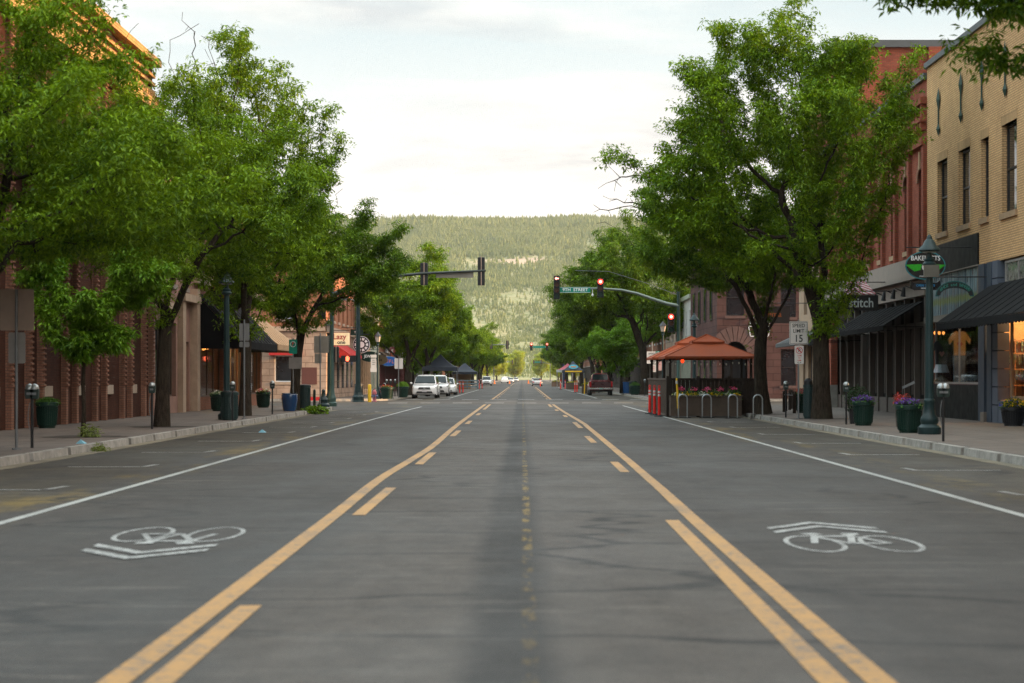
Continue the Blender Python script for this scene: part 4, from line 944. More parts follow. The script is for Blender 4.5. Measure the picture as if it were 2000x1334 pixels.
# storefront
m = MB()
for k in range(13):
    u = 72.0 + k * 1.9; m.fb(FR, u, u + .18, .15, 4.55, -.25, .03)
    m.fb(FR, u + .9, u + .98, .9, 3.4, -.22, -.05)
m.fb(FR, 71.85, 97, .1, .75, -.25, -.02); m.fb(FR, 71.85, 97, 3.4, 3.6, -.25, -.03)
m.build('shopfront_frame', beige_d, B)
m = MB(); m.fb(FR, 72, 96.9, .76, 4.5, -.20, -.18); m.build('shopfront_glass', dglass, B)
awning(FR, 72.3, 84.6, 4.35, 3.45, 1.5, awn_black, B, val=.2, label='long black awning under the spotlights')
awning(FR, 85.6, 91.5, 4.0, 3.2, 1.5, awn_black, B, val=.2)
for k in range(6):
    m = MB(); y = 73.5 + k * 2.0; m.tube([(XR, y, 4.75), (XR - .45, y, 4.95), (XR - .5, y, 4.85)], .02, 6); m.cyl((XR - .5, y, 4.9), (XR - .55, y, 4.55), .05, .10, 10); m.build('spotlight', black, B)
m = MB(); m.fb(FR, 92.2, 92.9, .15, 4.5, 0, .3); m.build('brick_pier', red_brick, B); m = MB(); m.fb(FR, 92.15, 92.95, .1, 1.2, 0, .36); m.build('pier_base', mk('grey_stone', (.3, .28, .25), .8), B)
st = hsign('hanging_sign', 'black square sign reading stitch under a striped cloth', FR, 77, 1.5, 4.45, 1.32, .6, 'rect', mk('gloss_black', (0, 0, 0)), lines=(('stitch', .52, 0, -.01, mk('pale_letters', (.55, .62, .62), .5, var=0), .85),))
stripe = []
def stripemat():
    m, nt, p = base_mat('striped_cloth'); t = N(nt, 'ShaderNodeTexCoord'); w = N(nt, 'ShaderNodeTexWave', wave_type='BANDS', bands_direction='DIAGONAL', inp={'Scale': 2.6}); L(nt, t.outputs['Object'], w.inputs[0])
    L(nt, mixc(nt, maprange(nt, w.outputs['Fac'], .45, .55), (.30, .04, .06), (.5, .42, .40)), p.inputs['Base Color']); return m
fl = thing('striped_awning', 'small red and white striped canopy above the stitch sign', 'awning', (XR - .9, 77.6, 4.9))
m = MB(); m.add([(XR - 2.1, 77.2, 4.82), (XR - .9, 77.2, 4.82), (XR - 1.2, 77.9, 5.35), (XR - 1.9, 77.9, 5.35), (XR - 2.1, 77.2, 4.78), (XR - .9, 77.2, 4.78), (XR - 1.2, 77.9, 5.31), (XR - 1.9, 77.9, 5.31)], [(0, 1, 2, 3), (7, 6, 5, 4), (0, 4, 5, 1), (1, 5, 6, 2), (2, 6, 7, 3), (3, 7, 4, 0)]); m.build('cloth', stripemat(), fl)
m = MB(); m.tube([(XR, 77.9, 5.3), (XR - 1.9, 77.9, 5.3)], .02, 6); m.build('bracket', black, fl)
ws = hsign('hanging_sign', 'weathered wooden sign with a black mountain outline beside the stitch sign', FR, 84, 1.35, 4.35, 1.25, .55, 'rect', mk('weathered_sign_wood', (.13, .105, .08), .8, var=.4, scale=6))
m = MB(); x0, y0, z0 = XR - 1.35, 84, 4.35
m.prism([(-.45, -.12), (-.1, .08), (0, .02), (.12, .04), (.5, -.12)], lambda a, b, d: (x0 + a, y0 + d, z0 + b), -.045, -.038); m.build('mountain_mark', blackletter, ws)
# setback taller brick block behind
C_ = thing('tall_brick_block', 'taller red brick block rising behind the ornate brick building', 'building', (18, 103, 0))
m = MB(); m.box(15.7, 24, 98, 110, 0, 17.9); m.box(20.1, 20.9, 97.7, 98, 12, 17.9); m.build('wall', red_brick, C_); m = MB(); m.box(15.5, 24.2, 97.8, 110.2, 17.9, 18.25); m.build('coping', slate, C_)
# beige shop at the corner before the crossing, Y 97..106
Dd = thing('beige_corner_shop', 'beige corner shop with grey awning and dark window frames before the crossing', 'building', (XR + 5, 101, 0))
m = MB(); ops = [(98.2, 99.2, .7, 3.2), (100.2, 101.6, .7, 3.2), (102.6, 103.4, .7, 3.2), (99, 100.2, 4.8, 6.6), (102, 103.2, 4.8, 6.6)]; tanp = mk('tan_render', (.38, .26, .17), .85)
wall_open(m, FR, 97, 105, 0, 8.4, ops); shell(m, FR, 97, 105, 8.4, 12); m.build('wall', tanp, Dd); roof_part(FR, 97, 105, 8.0, 12, Dd)
for o in ops: win(FR, *o, Dd, rail=False, fm=navy)
m = MB(); m.fb(FR, 97, 105, 8.4, 8.7, -.35, .2); m.build('cornice', beige, Dd)
awning(FR, 97.3, 104.6, 3.9, 3.3, 1.3, mk('grey_canvas', (.06, .065, .065), .8), Dd, val=.2)
hs = hsign('hanging_sign', 'dark brown sign with an orange script name by the big tree trunk', FR, 99.5, 2.0, 4.7, 1.5, .85, 'rect', mk('dark_brown_board', (.03, .016, .012), .5), lines=(('Hima', .42, -.1, .02, mk('orange_letters', (.35, .08, .01), .5, var=0), 1.),))

# --- right far block: pink stone corner bank with an arch (its wall faces the crossing), then plain fronts
E = thing('pink_stone_building', 'pink sandstone corner building with a big dark arched doorway past the crossing', 'building', (16, 136, 0))
FC = frC(130.0); xw0, xw1 = 12.8, 21.0
m = MB()
arc = [(14.0 + .82 * cos(a), 2.9 + 1.0 * sin(a)) for a in np.linspace(0, pi, 13)]
wall_open(m, FC, xw0, xw1, 0, 10.5, [(13.18, 14.82, 0, 3.9), (17, 18, 1, 3.4), (17, 18, 5.5, 8), (13.4, 14.6, 5.6, 8)])
for i in range(12):
    (a, b), (c, d) = arc[i], arc[i + 1]; top = 3.9; m.prism([(a, b), (a, top), (c, top), (c, d)], FC, -.3, 0)
m.box(xw0, xw0 + .3, 130.3, 150, 0, 10.5); m.box(xw1 - .3, xw1, 130.3, 150, 0, 10.5); m.box(xw0, xw1, 150, 150.3, 0, 10.5); m.box(xw0, xw1, 130.3, 150, 10.0, 10.2)
m.build('wall', pinkstone, E)
m = MB()
for q in range(13):
    t0, t1 = pi * q / 13 + .015, pi * (q + 1) / 13 - .015
    m.prism([(14 + .84 * cos(t0), 2.9 + 1.02 * sin(t0)), (14 + .84 * cos(t1), 2.9 + 1.02 * sin(t1)), (14 + 1.75 * cos(t1), 2.9 + 2.0 * sin(t1)), (14 + 1.75 * cos(t0), 2.9 + 2.0 * sin(t0))], FC, .001, .09)
m.build('arch', mk('smooth_pink_stone', (.12, .066, .058), .85, var=.25), E)
m = MB(); m.box(13.2, 14.8, 131.2, 131.3, 0, 4); m.build('door', black, E)
m = MB(); m.box(xw0 - .2, xw1 + .2, 129.75, 150.4, 10.5, 10.9); m.build('cornice', mk('smooth_pink_stone', (0, 0, 0)), E)
for o in ((17, 18, 1, 3.4), (17, 18, 5.5, 8), (13.4, 14.6, 5.6, 8)): win(FC, *o, E, sill=mk('smooth_pink_stone', (0, 0, 0)))
FE = frR(12.8)
for k in range(4):
    for (a, b) in ((1.1, 3.6), (5.4, 7.8)): 
        w = MB(); u = 133 + k * 4.4; w.fb(FE, u, u + 1.5, a, b, .005, .06); ww = w.build('window', brown_p, E); w = MB(); w.fb(FE, u + .12, u + 1.38, a + .12, b - .12, .061, .07); w.build('pane', dglass, ww)
sn = thing('painted_wall_sign', 'white outlined shop sign on the pink stone wall behind a tree trunk', 'sign', (15.9, 129.9, 4.9))
m = MB()
def outline(pts, w=.05):
    for i in range(len(pts)):
        a, b = Vector(pts[i]), Vector(pts[(i + 1) % len(pts)]); t = (b - a).normalized(); n_ = Vector((-t.y, t.x)) * w / 2
        m.prism([tuple(a - n_), tuple(b - n_), tuple(b + n_), tuple(a + n_)], lambda p, q, d: (15.55 + p, 129.93 + d, 4.75 + q), -.05, .0)
outline([(-.62, .35), (-.3, .78), (.05, .9), (.4, .78), (.72, .35)]); outline([(-.68, .15), (.75, .15), (.62, -.5), (-.55, -.5)])
m.build('outline', whiteletter, sn); text('B     T', .34, (15.55, 129.86, 5.1), 'cam', whiteletter, sn); text('Sn', .32, (15.55, 129.86, 4.42), 'cam', whiteletter, sn); text('S', .30, (15.45, 129.86, 4.08), 'cam', whiteletter, sn)

def plain(name, label, side, xf, u0, u1, H, wallm, shop, trim, nwin=3, winm=brown_p, aw=None, storeys=2, depth=14, group=None, glass=dglass):
    fr = frL(xf) if side < 0 else frR(xf)
    root = thing(name, label, 'building', (side * (xf + 4), (u0 + u1) / 2, 0), group)
    w = (u1 - u0) / nwin; ops = []
    for st in range(1, storeys):
        zb = 3.9 + (st - 1) * 3.4 + .9
        for k in range(nwin): ops.append((u0 + w * (k + .5) - .55, u0 + w * (k + .5) + .55, zb, zb + 1.9))
    m = MB(); wall_open(m, fr, u0, u1, 3.7, H, ops); shell(m, fr, u0, u1, H, depth); m.build('wall', wallm, root)
    m = MB(); m.fb(fr, u0, u1, H, H + .3, -.35, .22); m.fb(fr, u0, u1, 3.55, 3.7, -.3, .12); m.build('cornice', trim, root)
    roof_part(fr, u0, u1, H - .4, depth, root)
    for o in ops: win(fr, *o, root, fm=winm, sill=trim, glass=glass)
    m = MB(); n = max(2, int((u1 - u0) / 1.8))
    for k in range(n + 1):
        u = u0 + (u1 - u0 - .25) * k / n; m.fb(fr, u, u + .25, 0, 3.55, -.3, .04)
    m.fb(fr, u0, u1, 0, .6, -.3, -.02); m.fb(fr, u0, u1, 3.2, 3.55, -.3, -.01); m.build('shopfront_frame', shop, root)
    m = MB(); m.fb(fr, u0 + .02, u1 - .02, .6, 3.2, -.24, -.2); m.build('shopfront_glass', glass, root)
    if aw: awning(fr, u0 + .5, u1 - .5, 3.9, 3.0, 1.3, aw, root)
    return root
white_ren = mk('white_render', (.55, .55, .52), .85)
plain('white_painted_building', 'white painted shop past the pink stone corner, right side', 1, 12.9, 150.5, 160, 7.6, white_ren, palegreen, palegreen, 3)
plain('rough_stone_building', 'brown rough stone shop behind the right trees', 1, 12.9, 160.2, 178, 9.0, stone, beige, beige, 5)
plain('brick_shop', 'plain red brick shop behind the red pickup', 1, 12.9, 178.2, 205, 8.2, warm_brick, beige, white_ren, 7, aw=awn_black)
plain('brick_shop', 'long red brick row behind the far dining tent', 1, 12.9, 205.2, 250, 8.8, red_brick, beige_d, beige, 10)
plain('tan_shop_row', 'tan plaster row before the second crossing, right side', 1, 12.9, 250.2, 318, 7.4, stucco, beige_d, beige, 14)
plain('brick_shop', 'brick row beyond the second crossing, right side', 1, 12.9, 350, 440, 8.0, warm_brick, beige_d, beige, 14)

# --- left: ribbed brick building, Y 40..75
FL = frL(XL)
G = thing('ribbed_brick_building', 'dark brick building with toothed brick ribs filling the left edge', 'building', (-XL - 6, 58, 0))
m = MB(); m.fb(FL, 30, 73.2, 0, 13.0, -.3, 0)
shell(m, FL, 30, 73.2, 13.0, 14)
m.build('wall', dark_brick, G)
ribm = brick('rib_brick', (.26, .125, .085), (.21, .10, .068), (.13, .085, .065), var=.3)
ribs = [44.0, 46.2, 48.2, 50.4, 52.4, 54.4, 55.8, 58.7, 60.1, 62.9, 64.3, 67.2, 68.5, 71.0, 72.4]
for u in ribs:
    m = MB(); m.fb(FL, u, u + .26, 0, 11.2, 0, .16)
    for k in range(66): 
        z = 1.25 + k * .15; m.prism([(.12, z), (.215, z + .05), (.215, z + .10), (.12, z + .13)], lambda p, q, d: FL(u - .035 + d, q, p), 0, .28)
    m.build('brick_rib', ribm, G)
m = MB()
for k, (a, b) in enumerate(((50.74, 52.4), (56.14, 58.7), (60.44, 62.9), (64.64, 67.2), (68.84, 71.0))): m = MB(); m.fb(FL, a, a + (b - a) * .45, 1.0, 1.3, 0, .10); m.build('sill', mk('pale_sill_stone', (.34, .27, .21), .8), G)
m = MB(); m.fb(FL, 30, 73.2, 11.2, 11.6, 0, .45)
for k in range(100): m.fb(FL, 30.05 + k * .43, 30.27 + k * .43, 11.6, 11.85, 0, .32)
for z in (12.0, 12.3, 12.6): m.fb(FL, 30, 73.2, z, z + .12, 0, .12)
m.fb(FL, 29.9, 73.2, 13.0, 13.25, -.35, .35); m.build('cornice', brick('golden_brick', (.62, .36, .15), (.52, .28, .11), (.2, .1, .04), bw=.3, rh=.1), G)
roof_part(FL, 30, 73.2, 12.6, 14, G)
m = MB(); m.hexa([FL(44, 12, -8), FL(60, 12, -8), FL(60, 12, -1.5), FL(44, 12, -1.5), FL(44, 16, -8), FL(56, 16, -8), FL(56, 16, -3), FL(44, 16, -3)]); m.build('roof_block', brick('roof_tiles', (.45, .26, .12), (.38, .2, .09), (.1, .05, .03), bw=.3, rh=.25), G)
# pink shop, Y 73.2..82.5
H_ = thing('pink_fronted_shop', 'narrow pink fronted shop with a wooden door beside the ribbed brick wall', 'building', (-XL - 5, 78, 0))
ops = [(73.8, 78.2, .8, 3.7), (74.2, 75.4, 5.2, 7.2), (77.0, 78.2, 5.2, 7.2), (79.8, 81.0, 5.2, 7.2), (80.0, 81.2, .15, 3.0)]
m = MB(); wall_open(m, FL, 73.2, 82.4, 0, 9.6, ops); shell(m, FL, 73.2, 82.4, 9.6, 12); m.build('wall', pinkish, H_); roof_part(FL, 73.2, 82.4, 9.2, 12, H_)
m = MB(); m.fb(FL, 73.2, 82.4, 9.6, 9.9, -.35, .3); m.fb(FL, 78.6, 79.3, 0, 4.6, 0, .22); m.fb(FL, 81.6, 82.3, 0, 5.2, 0, .3); m.fb(FL, 78.5, 82.4, 4.6, 4.9, 0, .34); m.fb(FL, 73.3, 78.5, 4.2, 4.45, 0, .1); m.build('pilaster_trim', mk('tan_stone_trim', (.40, .29, .21), .8), H_)
win(FL, *ops[0], H_, rail=False, mull=2, fm=mk('brown_wood_frame', (.09, .05, .03)), nm='shop_window')
for o in ops[1:4]: win(FL, *o, H_, fm=brown_p, sill=beige)
m = MB(); m.fb(FL, 80.02, 81.18, .15, 2.98, -.2, -.14); d_ = m.build('door', mk('ochre_door', (.30, .17, .06), .5), H_); m = MB(); m.fb(FL, 80.9, 81.0, 1.0, 1.3, -.14, -.08); m.build('handle', chrome, d_)
# bar with the black awning, Y 82.6..104
I_ = thing('brick_corner_bar', 'brick corner bar with a huge black awning and lit windows at the crossing', 'building', (-XL - 6, 93, 0))
ops = [(84 + 2.7 * k, 85.2 + 2.7 * k, 6.0, 8.4) for k in range(7)] + [(83.6, 90.5, .7, 3.2), (91.4, 97, .7, 3.2), (97.8, 103.4, .7, 3.2)]
m = MB(); wall_open(m, FL, 82.4, 104, 0, 10.2, ops); shell(m, FL, 82.4, 104, 10.2, 14); m.build('wall', warm_brick, I_); roof_part(FL, 82.4, 104, 9.8, 14, I_)
m = MB(); m.fb(FL, 82.4, 104.1, 10.2, 10.6, -.35, .35); m.fb(FL, 82.4, 104, 5.5, 5.8, 0, .16); m.build('cornice', mk('tan_stone_trim', (0, 0, 0)), I_)
for o in ops[:7]: win(FL, *o, I_, fm=brown_p, sill=mk('tan_stone_trim', (0, 0, 0)))
barglass = glassmat('bar_glass', .22)
m = MB(); m.fb(FL, 83, 103.8, .5, 3.3, -4.2, -4.1); m.fb(FL, 83, 103.8, 3.31, 3.36, -4.1, -.3); m.fb(FL, 83, 103.8, .4, .5, -4.1, -.3); m.build('bar_interior', mk('bar_wall', (.16, .10, .05), .8, var=.6, scale=1.5), I_)
for o in ops[7:]: win(FL, *o, I_, rail=False, mull=3, fm=mk('brown_wood_frame', (0, 0, 0)), glass=barglass, nm='shop_window')
awning(FL, 82.9, 95.3, 5.1, 3.1, 1.9, awn_black, I_, closed=True, val=.35, label='huge black closed awning'); awning(FL, 95.6, 104.6, 4.6, 3.15, 1.9, awn_tan, I_, closed=True, val=.3, label='tan canvas awning at the corner')
for k in range(6): bulb('pendant_lamp', 'warm pendant lamp glowing in the corner bar, %s along the window row' % ('first', 'second', 'third', 'fourth', 'fifth', 'last')[k], (-XL - 1.2 - .5 * (k % 2), 85 + k * 2.1, 2.95), .09, group='pendant lamps in the corner bar')
pl = bpy.data.lights.new('bar_lamp', 'POINT'); plo = bpy.data.objects.new('bar_lamp_light', pl); COL.objects.link(plo); plo.location = (-XL - 1.5, 92, 2.8); pl.energy = 420; pl.color = (1, .65, .3); pl.shadow_soft_size = .2
rs = hsign('hanging_sign', 'large round dark brown bar sign with orange lettering behind the left lamp post', FL, 84.5, 1.15, 5.15, 1.55, 1.55, 'oval', mk('dark_brown_board', (0, 0, 0)), edge=mk('ochre_rim', (.12, .07, .02)), lines=(('CO.', .26, .42, .22, mk('ochre_letters', (.42, .22, .02), .5, var=0), .95),))

# --- left far block: stone corner building (faces the crossing) Y 130..152
J = thing('stone_corner_building', 'rough tan stone and brick corner building past the crossing, left side', 'building', (-17, 140, 0))
FC2 = frC(130.0); m = MB(); ops = [(-16.3, -14.8, 1.25, 3.0)]
wall_open(m, FC2, -27, -12.9, 0, 4.6, ops); FJ = frL(12.9); m.fb(FJ, 130.3, 152, 0, 4.6, -.3, 0); m.build('stone_wall', stone, J)
m = MB(); ops2 = [(-16.2, -15.0, 5.4, 7.6), (-19.5, -18.3, 5.4, 7.6)]; wall_open(m, FC2, -27, -12.9, 4.9, 9.4, ops2)
ops3 = [(131.5 + 3.4 * k, 132.8 + 3.4 * k, 5.4, 7.8) for k in range(6)]; wall_open(m, FJ, 130.3, 152, 4.9, 9.4, ops3); m.box(-27, -26.7, 130.3, 152, 0, 9.4); m.box(-26.7, -13.2, 151.7, 152, 0, 9.4); m.build('brick_wall', mk('', (0, 0, 0)) if 0 else brick('orange_brick', (.42, .17, .09), (.34, .13, .07), (.25, .15, .1)), J)
m = MB(); m.box(-27.1, -12.75, 129.85, 152, 4.6, 4.9); m.box(-27.2, -12.6, 129.7, 152, 9.4, 9.85); m.build('stone_band', mk('tan_stone_trim', (0, 0, 0)), J)
m = MB(); m.box(-26.7, -13.2, 130.3, 151.7, 9.0, 9.2); m.build('roof', roofm, J)
win(FC2, *ops[0], J, fm=white, rail=False, sill=mk('tan_stone_trim', (0, 0, 0)))
for o in ops2: win(FC2, *o, J, fm=white, sill=mk('tan_stone_trim', (0, 0, 0)))
for o in ops3: win(FJ, *o, J, fm=brown_p, sill=mk('tan_stone_trim', (0, 0, 0)))
m = MB(); m.fb(FC2, -16.6, -14.6, 3.0, 3.35, 0, .5); m.build('window_awning', awn_red, J)
m = MB(); m.fb(FC2, -14.5, -13.5, 1.1, 2.2, 0, .04); m.build('wall_plaque', mk('maroon_plaque', (.12, .04, .03), .5), J)
m = MB(); 
for k in range(5): m.fb(FJ, 134 + k * 3.6, 135.3 + k * 3.6, .8, 3.4, .003, .05)
m.build('shop_window', dglass, J)
awning(FJ, 133, 143, 4.0, 3.1, 1.3, awn_red, J, closed=True, label='red awning under the cream sign')
lz = hsign('hanging_sign', 'cream sign reading Lazy One in dark red letters above a red awning', FJ, 131.5, .75, 4.1, 1.35, .82, 'rect', mk('cream_board', (.80, .70, .48), .6), edge=maroon, lines=(('Lazy', .50, 0, .14, mk('dark_red_letters', (.28, .015, .02), .5, var=0), 1.), ('one', .36, .12, -.22, blackletter, 1.)))
plain('tan_stucco_shop', 'tan stucco shop front between the stone corner and the pale narrow shop', -1, 12.9, 152.2, 168, 7.6, stucco, stucco, beige, 4)
plain('pale_narrow_shop', 'narrow pale green shop with a dark door', -1, 12.9, 168.2, 178, 6.6, palegreen, palegreen, white_ren, 2)
bb = plain('brick_block', 'brick block with tan awning behind the lantern post, left side', -1, 12.9, 178.2, 186, 8.4, warm_brick, maroon, beige, 2, aw=mk('brown_canvas', (.16, .11, .07), .8))
plain('white_striped_building', 'white building with purple framed tall windows, left side', -1, 12.9, 186.2, 204, 8.2, mk('bright_white_render', (.68, .66, .66), .8), maroon, white_ren, 7, winm=mk('purple_paint', (.10, .03, .09)), aw=mk('brown_canvas', (0, 0, 0)))
plain('red_painted_shop', 'red painted shop behind the parked white cars', -1, 12.9, 204.2, 222, 6.2, mk('red_wall_paint', (.28, .06, .045), .7), maroon, beige, 5)
plain('brick_shop', 'brick row behind the dark tents, left side', -1, 12.9, 222.2, 270, 7.6, warm_brick, beige_d, beige, 12)
plain('tan_shop_row', 'tan row before the second crossing, left side', -1, 12.9, 270.2, 318, 7.0, stucco, beige_d, beige, 10)
plain('brick_shop', 'brick row beyond the second crossing, left side', -1, 12.9, 350, 440, 7.0, warm_brick, beige_d, beige, 14)
FJ2 = frL(12.9)
ck = hsign('hanging_sign', 'round black and white clock like sign past the Lazy One sign', FJ2, 142, 1.35, 3.9, 1.15, 1.15, 'oval', mk('gloss_black', (0, 0, 0)), edge=whiteletter)
m = MB(); x0 = -12.9 + 1.35
for q in range(10):
    a = 2 * pi * q / 10; m.prism([(.32 * cos(a - .2), .32 * sin(a - .2)), (.5 * cos(a - .22), .5 * sin(a - .22)), (.5 * cos(a + .22), .5 * sin(a + .22)), (.32 * cos(a + .2), .32 * sin(a + .2))], lambda p, q_, d: (x0 + p, 142 + d, 3.9 + q_), -.05, -.04)
m.prism([(.22 * cos(a), .22 * sin(a)) for a in np.linspace(0, 2 * pi, 18)[:-1]], lambda p, q_, d: (x0 + p, 142 + d, 3.9 + q_), -.05, -.04); m.build('white_marks', whiteletter, ck)
hsign('hanging_sign', 'dark green oval sign with white letters ELS left of the tall post', FJ2, 148, 1.5, 3.1, 1.4, .72, 'oval', dgreen, edge=black, lines=(('JEWELS', .30, 0, .02, whiteletter, .9),))
hsign('hanging_sign', 'tan oval sign beside the dark green oval one', FJ2, 158, 1.5, 2.95, 1.3, .8, 'oval', mk('tan_board', (.42, .32, .2), .6), lines=(('Na', .34, 0, .0, blackletter, 1.),))
hsign('hanging_sign', 'bright blue oval sign right of the lantern post', FJ2, 172, 1.3, 2.95, 1.55, .8, 'oval', mk('bright_blue', (.02, .12, .45), .5), edge=mk('pale_blue', (.2, .35, .5)), lines=())
hsign('hanging_sign', 'white round sign with red letters beside a tree trunk, left side', FJ2, 190, 1.6, 3.3, 1.1, 1.45, 'oval', mk('sign_white', (0, 0, 0)), edge=maroon, lines=())
hsign('hanging_sign', 'small tall sign with coloured flag strip near the white round one', FJ2, 181, 1.0, 3.6, .45, 1.5, 'rect', maroon, lines=())
hsign('hanging_sign', 'small brown framed square sign on the tan stucco shop', FJ2, 155, .7, 4.6, .8, .85, 'rect', mk('taupe_board', (.25, .2, .16)), edge=brown_p)
hsign('hanging_sign', 'small green sign above the round clock like sign', FJ2, 141, 1.1, 4.75, .9, .4, 'rect', dgreen, lines=(('THE', .2, 0, 0, whiteletter, 1.),))

plain('sun_blocking_block', 'unseen brick block added beside the camera to block the low sun', 1, 14.7, -75, 19.8, 12.5, red_brick, beige_d, slate, 16, storeys=3)  # out of view, added to keep the low sun off the left wall

def marks(par, x, y, z, w, h, n, mat, arc=0., name='lettering'):
    m = MB(); rnd = random.Random(int(abs(x * 100)) + n); st = w / n
    for k in range(n):
        cx = x - w / 2 + st * (k + .5); t = (k + .5) / n - .5; zz = z - arc * (t * 2) ** 2; ww = st * .62; q = rnd.choice((0, 1, 2, 3))
        m.box(cx - ww / 2, cx - ww / 2 + ww * .28, y - .05, y - .04, zz - h / 2, zz + h / 2)
        if q != 0: m.box(cx - ww / 2 + ww * .28, cx + ww / 2, y - .05, y - .04, zz + h / 2 - h * .22, zz + h / 2)
        if q != 1: m.box(cx - ww / 2 + ww * .28, cx + ww / 2, y - .05, y - .04, zz - h / 2, zz - h / 2 + h * .22)
        if q == 2: m.box(cx + ww / 2 - ww * .25, cx + ww / 2, y - .05, y - .04, zz - h / 2 + h * .22, zz + h / 2 - h * .22)
        elif q: m.box(cx - ww / 2 + ww * .28, cx + ww / 2 * .7, y - .05, y - .04, zz - h * .1, zz + h * .1)
    m.build(name, mat, par)
for o in [o for o in list(COL.objects) if o.name.startswith('hanging_sign') and o.parent is None]:
    lb = o['label']; x, y, z = o.location
    if 'bright blue oval' in lb: marks(o, x, y, z, .9, .3, 4, mk('orange_pink_letters', (.7, .22, .12), .5, var=0), .05)
    if 'white round' in lb: marks(o, x, y, z + .42, .7, .18, 6, mk('dark_red_letters', (0, 0, 0)), .12); marks(o, x, y, z - .42, .7, .2, 6, mk('dark_red_letters', (0, 0, 0)), -.08)
    if 'large round dark' in lb: marks(o, x - .15, y, z + .30, 1.0, .2, 8, mk('ochre_letters', (0, 0, 0)), .12); marks(o, x, y, z - .12, .6, .16, 4, mk('ochre_letters', (0, 0, 0)))
    if 'coloured flag' in lb: marks(o, x, y, z + .35, .3, .3, 1, whiteletter); marks(o, x, y, z, .3, .3, 1, mk('orange_letters', (0, 0, 0))); marks(o, x, y, z - .5, .36, .3, 2, mk('green_letters', (.05, .3, .05), .5))
    if 'brown framed square' in lb: marks(o, x, y, z + .1, .5, .12, 5, brown_p); marks(o, x, y, z - .12, .5, .1, 6, brown_p)
    if 'mountain outline' in lb: marks(o, x + .1, y + .01, z + .16, .5, .09, 6, blackletter)
    if 'winged' in lb or 'green wings' in lb: marks(o, x - .02, y + .005, z - .36, .36, .05, 8, whiteletter)
# ---------------------------------------------------------------- street furniture
def scatter_leaves(name, c, rx, ry, rz, n, mat, size, par, seed=1, half=True, wid=.5):
    g = np.random.default_rng(seed); p = g.normal(size=(n, 3)); p /= np.linalg.norm(p, axis=1)[:, None]
    if half: p[:, 2] = np.abs(p[:, 2])
    p *= (g.random(n) ** .4)[:, None]; p = p * np.array([rx, ry, rz]) + np.array(c) - np.array(rootloc(par))
    me = leaf_mesh(name, p, mat, g, per=2, size=size, wid=wid, jitter=.01); o = bpy.data.objects.new(name, me); COL.objects.link(o); o.parent = par
    if name in ('flowers', 'foliage', 'leaves'): o['kind'] = 'stuff'
    return o
LAMP_PROF = [(.27, 0), (.285, .03), (.285, .17), (.24, .21), (.2, .25), (.225, .33), (.215, .40), (.16, .48), (.135, .62), (.128, .78), (.14, .80), (.14, .84), (.115, .88)]
def street_lamp(label, x, y, box=False, group='green street lamps with bell caps'):
    r = thing('street_lamp', label, 'street lamp', (x, y, PZ), group)
    m = MB(); m.lathe(x, y, LAMP_PROF, 24, PZ); m.build('base', green_iron, r, smooth=True)
    m = MB(); m.lathe(x, y, [(.115, .88), (.108, 1.0), (.10, 2.6), (.085, 4.12)], 24, PZ, flute=.06); m.build('pole', green_iron, r)
    m = MB(); m.lathe(x, y, [(.10, 4.12), (.16, 4.16), (.17, 4.20), (.12, 4.25), (.14, 4.30), (.07, 4.36), (.055, 4.5), (.07, 4.52)], 20, PZ); m.build('collar', green_iron, r, smooth=True)
    m = MB(); m.lathe(x, y, [(.245, 4.50), (.27, 4.53), (.255, 4.57), (.17, 4.66), (.12, 4.76), (.07, 4.81), (.065, 4.86), (.02, 4.92)], 24, PZ); m.build('lamp_cap', green_iron, r, smooth=True)
    m = MB(); m.lathe(x, y, [(.15, 4.47), (.18, 4.49), (.15, 4.505)], 16, PZ); m.build('diffuser', mk('lamp_diffuser', (.5, .5, .45), .3), r, smooth=True)
    if box:
        m = MB(); m.box(x - .17, x + .2, y - .22, y - .10, 3.86 + PZ, 4.16 + PZ); m.build('junction_box', mk('taupe_metal', (.10, .095, .08), .5), r)
    return r
street_lamp('green cast iron street lamp behind the winged oval sign, right pavement', 10.03, 48.7, True)
street_lamp('green cast iron street lamp above the dark bin, left pavement', -9.78, 65.4)
street_lamp('green cast iron street lamp in front of the pink stone wall', 9.4, 108)

def meter(label, x, y, heads=1, face=0, group='parking meters along both kerbs'):
    r = thing('parking_meter', label, 'parking meter', (x, y, PZ), group)
    m = MB(); m.cyl((x, y, PZ), (x, y, PZ + 1.0), .03, n=10); m.build('pole', black, r, smooth=True)
    for h in range(heads):
        dx = (h - (heads - 1) / 2) * .10; X = x + dx
        m = MB(); m.prism([(-.07, 0), (-.085, .06), (-.09, .2), (.09, .2), (.085, .06), (.07, 0)], lambda a, b, d: (X + a, y + d, PZ + .97 + b), -.055, .055)
        hd = m.build('meter_head', mk('meter_green', (.012, .028, .024), .45), r, bevel=.008)
        m = MB(); m.lathe(X, y, [(.088, 1.16), (.088, 1.19), (.075, 1.235), (.045, 1.262), (.01, 1.275)], 16, PZ); m.build('dome', mk('meter_dome', (.34, .36, .36), .3, .6), hd, smooth=True)
        m = MB(); m.box(X - .045, X + .045, y - .062, y - .054, PZ + 1.05, PZ + 1.10); m.build('plate', steel_dull, hd)
    if heads == 2 or face:
        m = MB(); ps = [(x - .035 + (-.035 * sin(pi * t)), y - .03, PZ + .35 + .55 * t) for t in np.linspace(0, 1, 8)]; m.tube(ps, .01, 5); m.build('locking_loop', steel_dull, r)
    return r
meter('double headed parking meter beside the big blank sign, left', -9.72, 39.2, 2)
meter('parking meter in front of the thick leaning tree trunk, left', -10.02, 53.5, 1, 1)
meter('parking meter right in front of the dark litter bin, left pavement', -9.35, 63.8, 1, 1)
meter('parking meter between the flower tub and the green sign, left', -9.48, 75, 1)
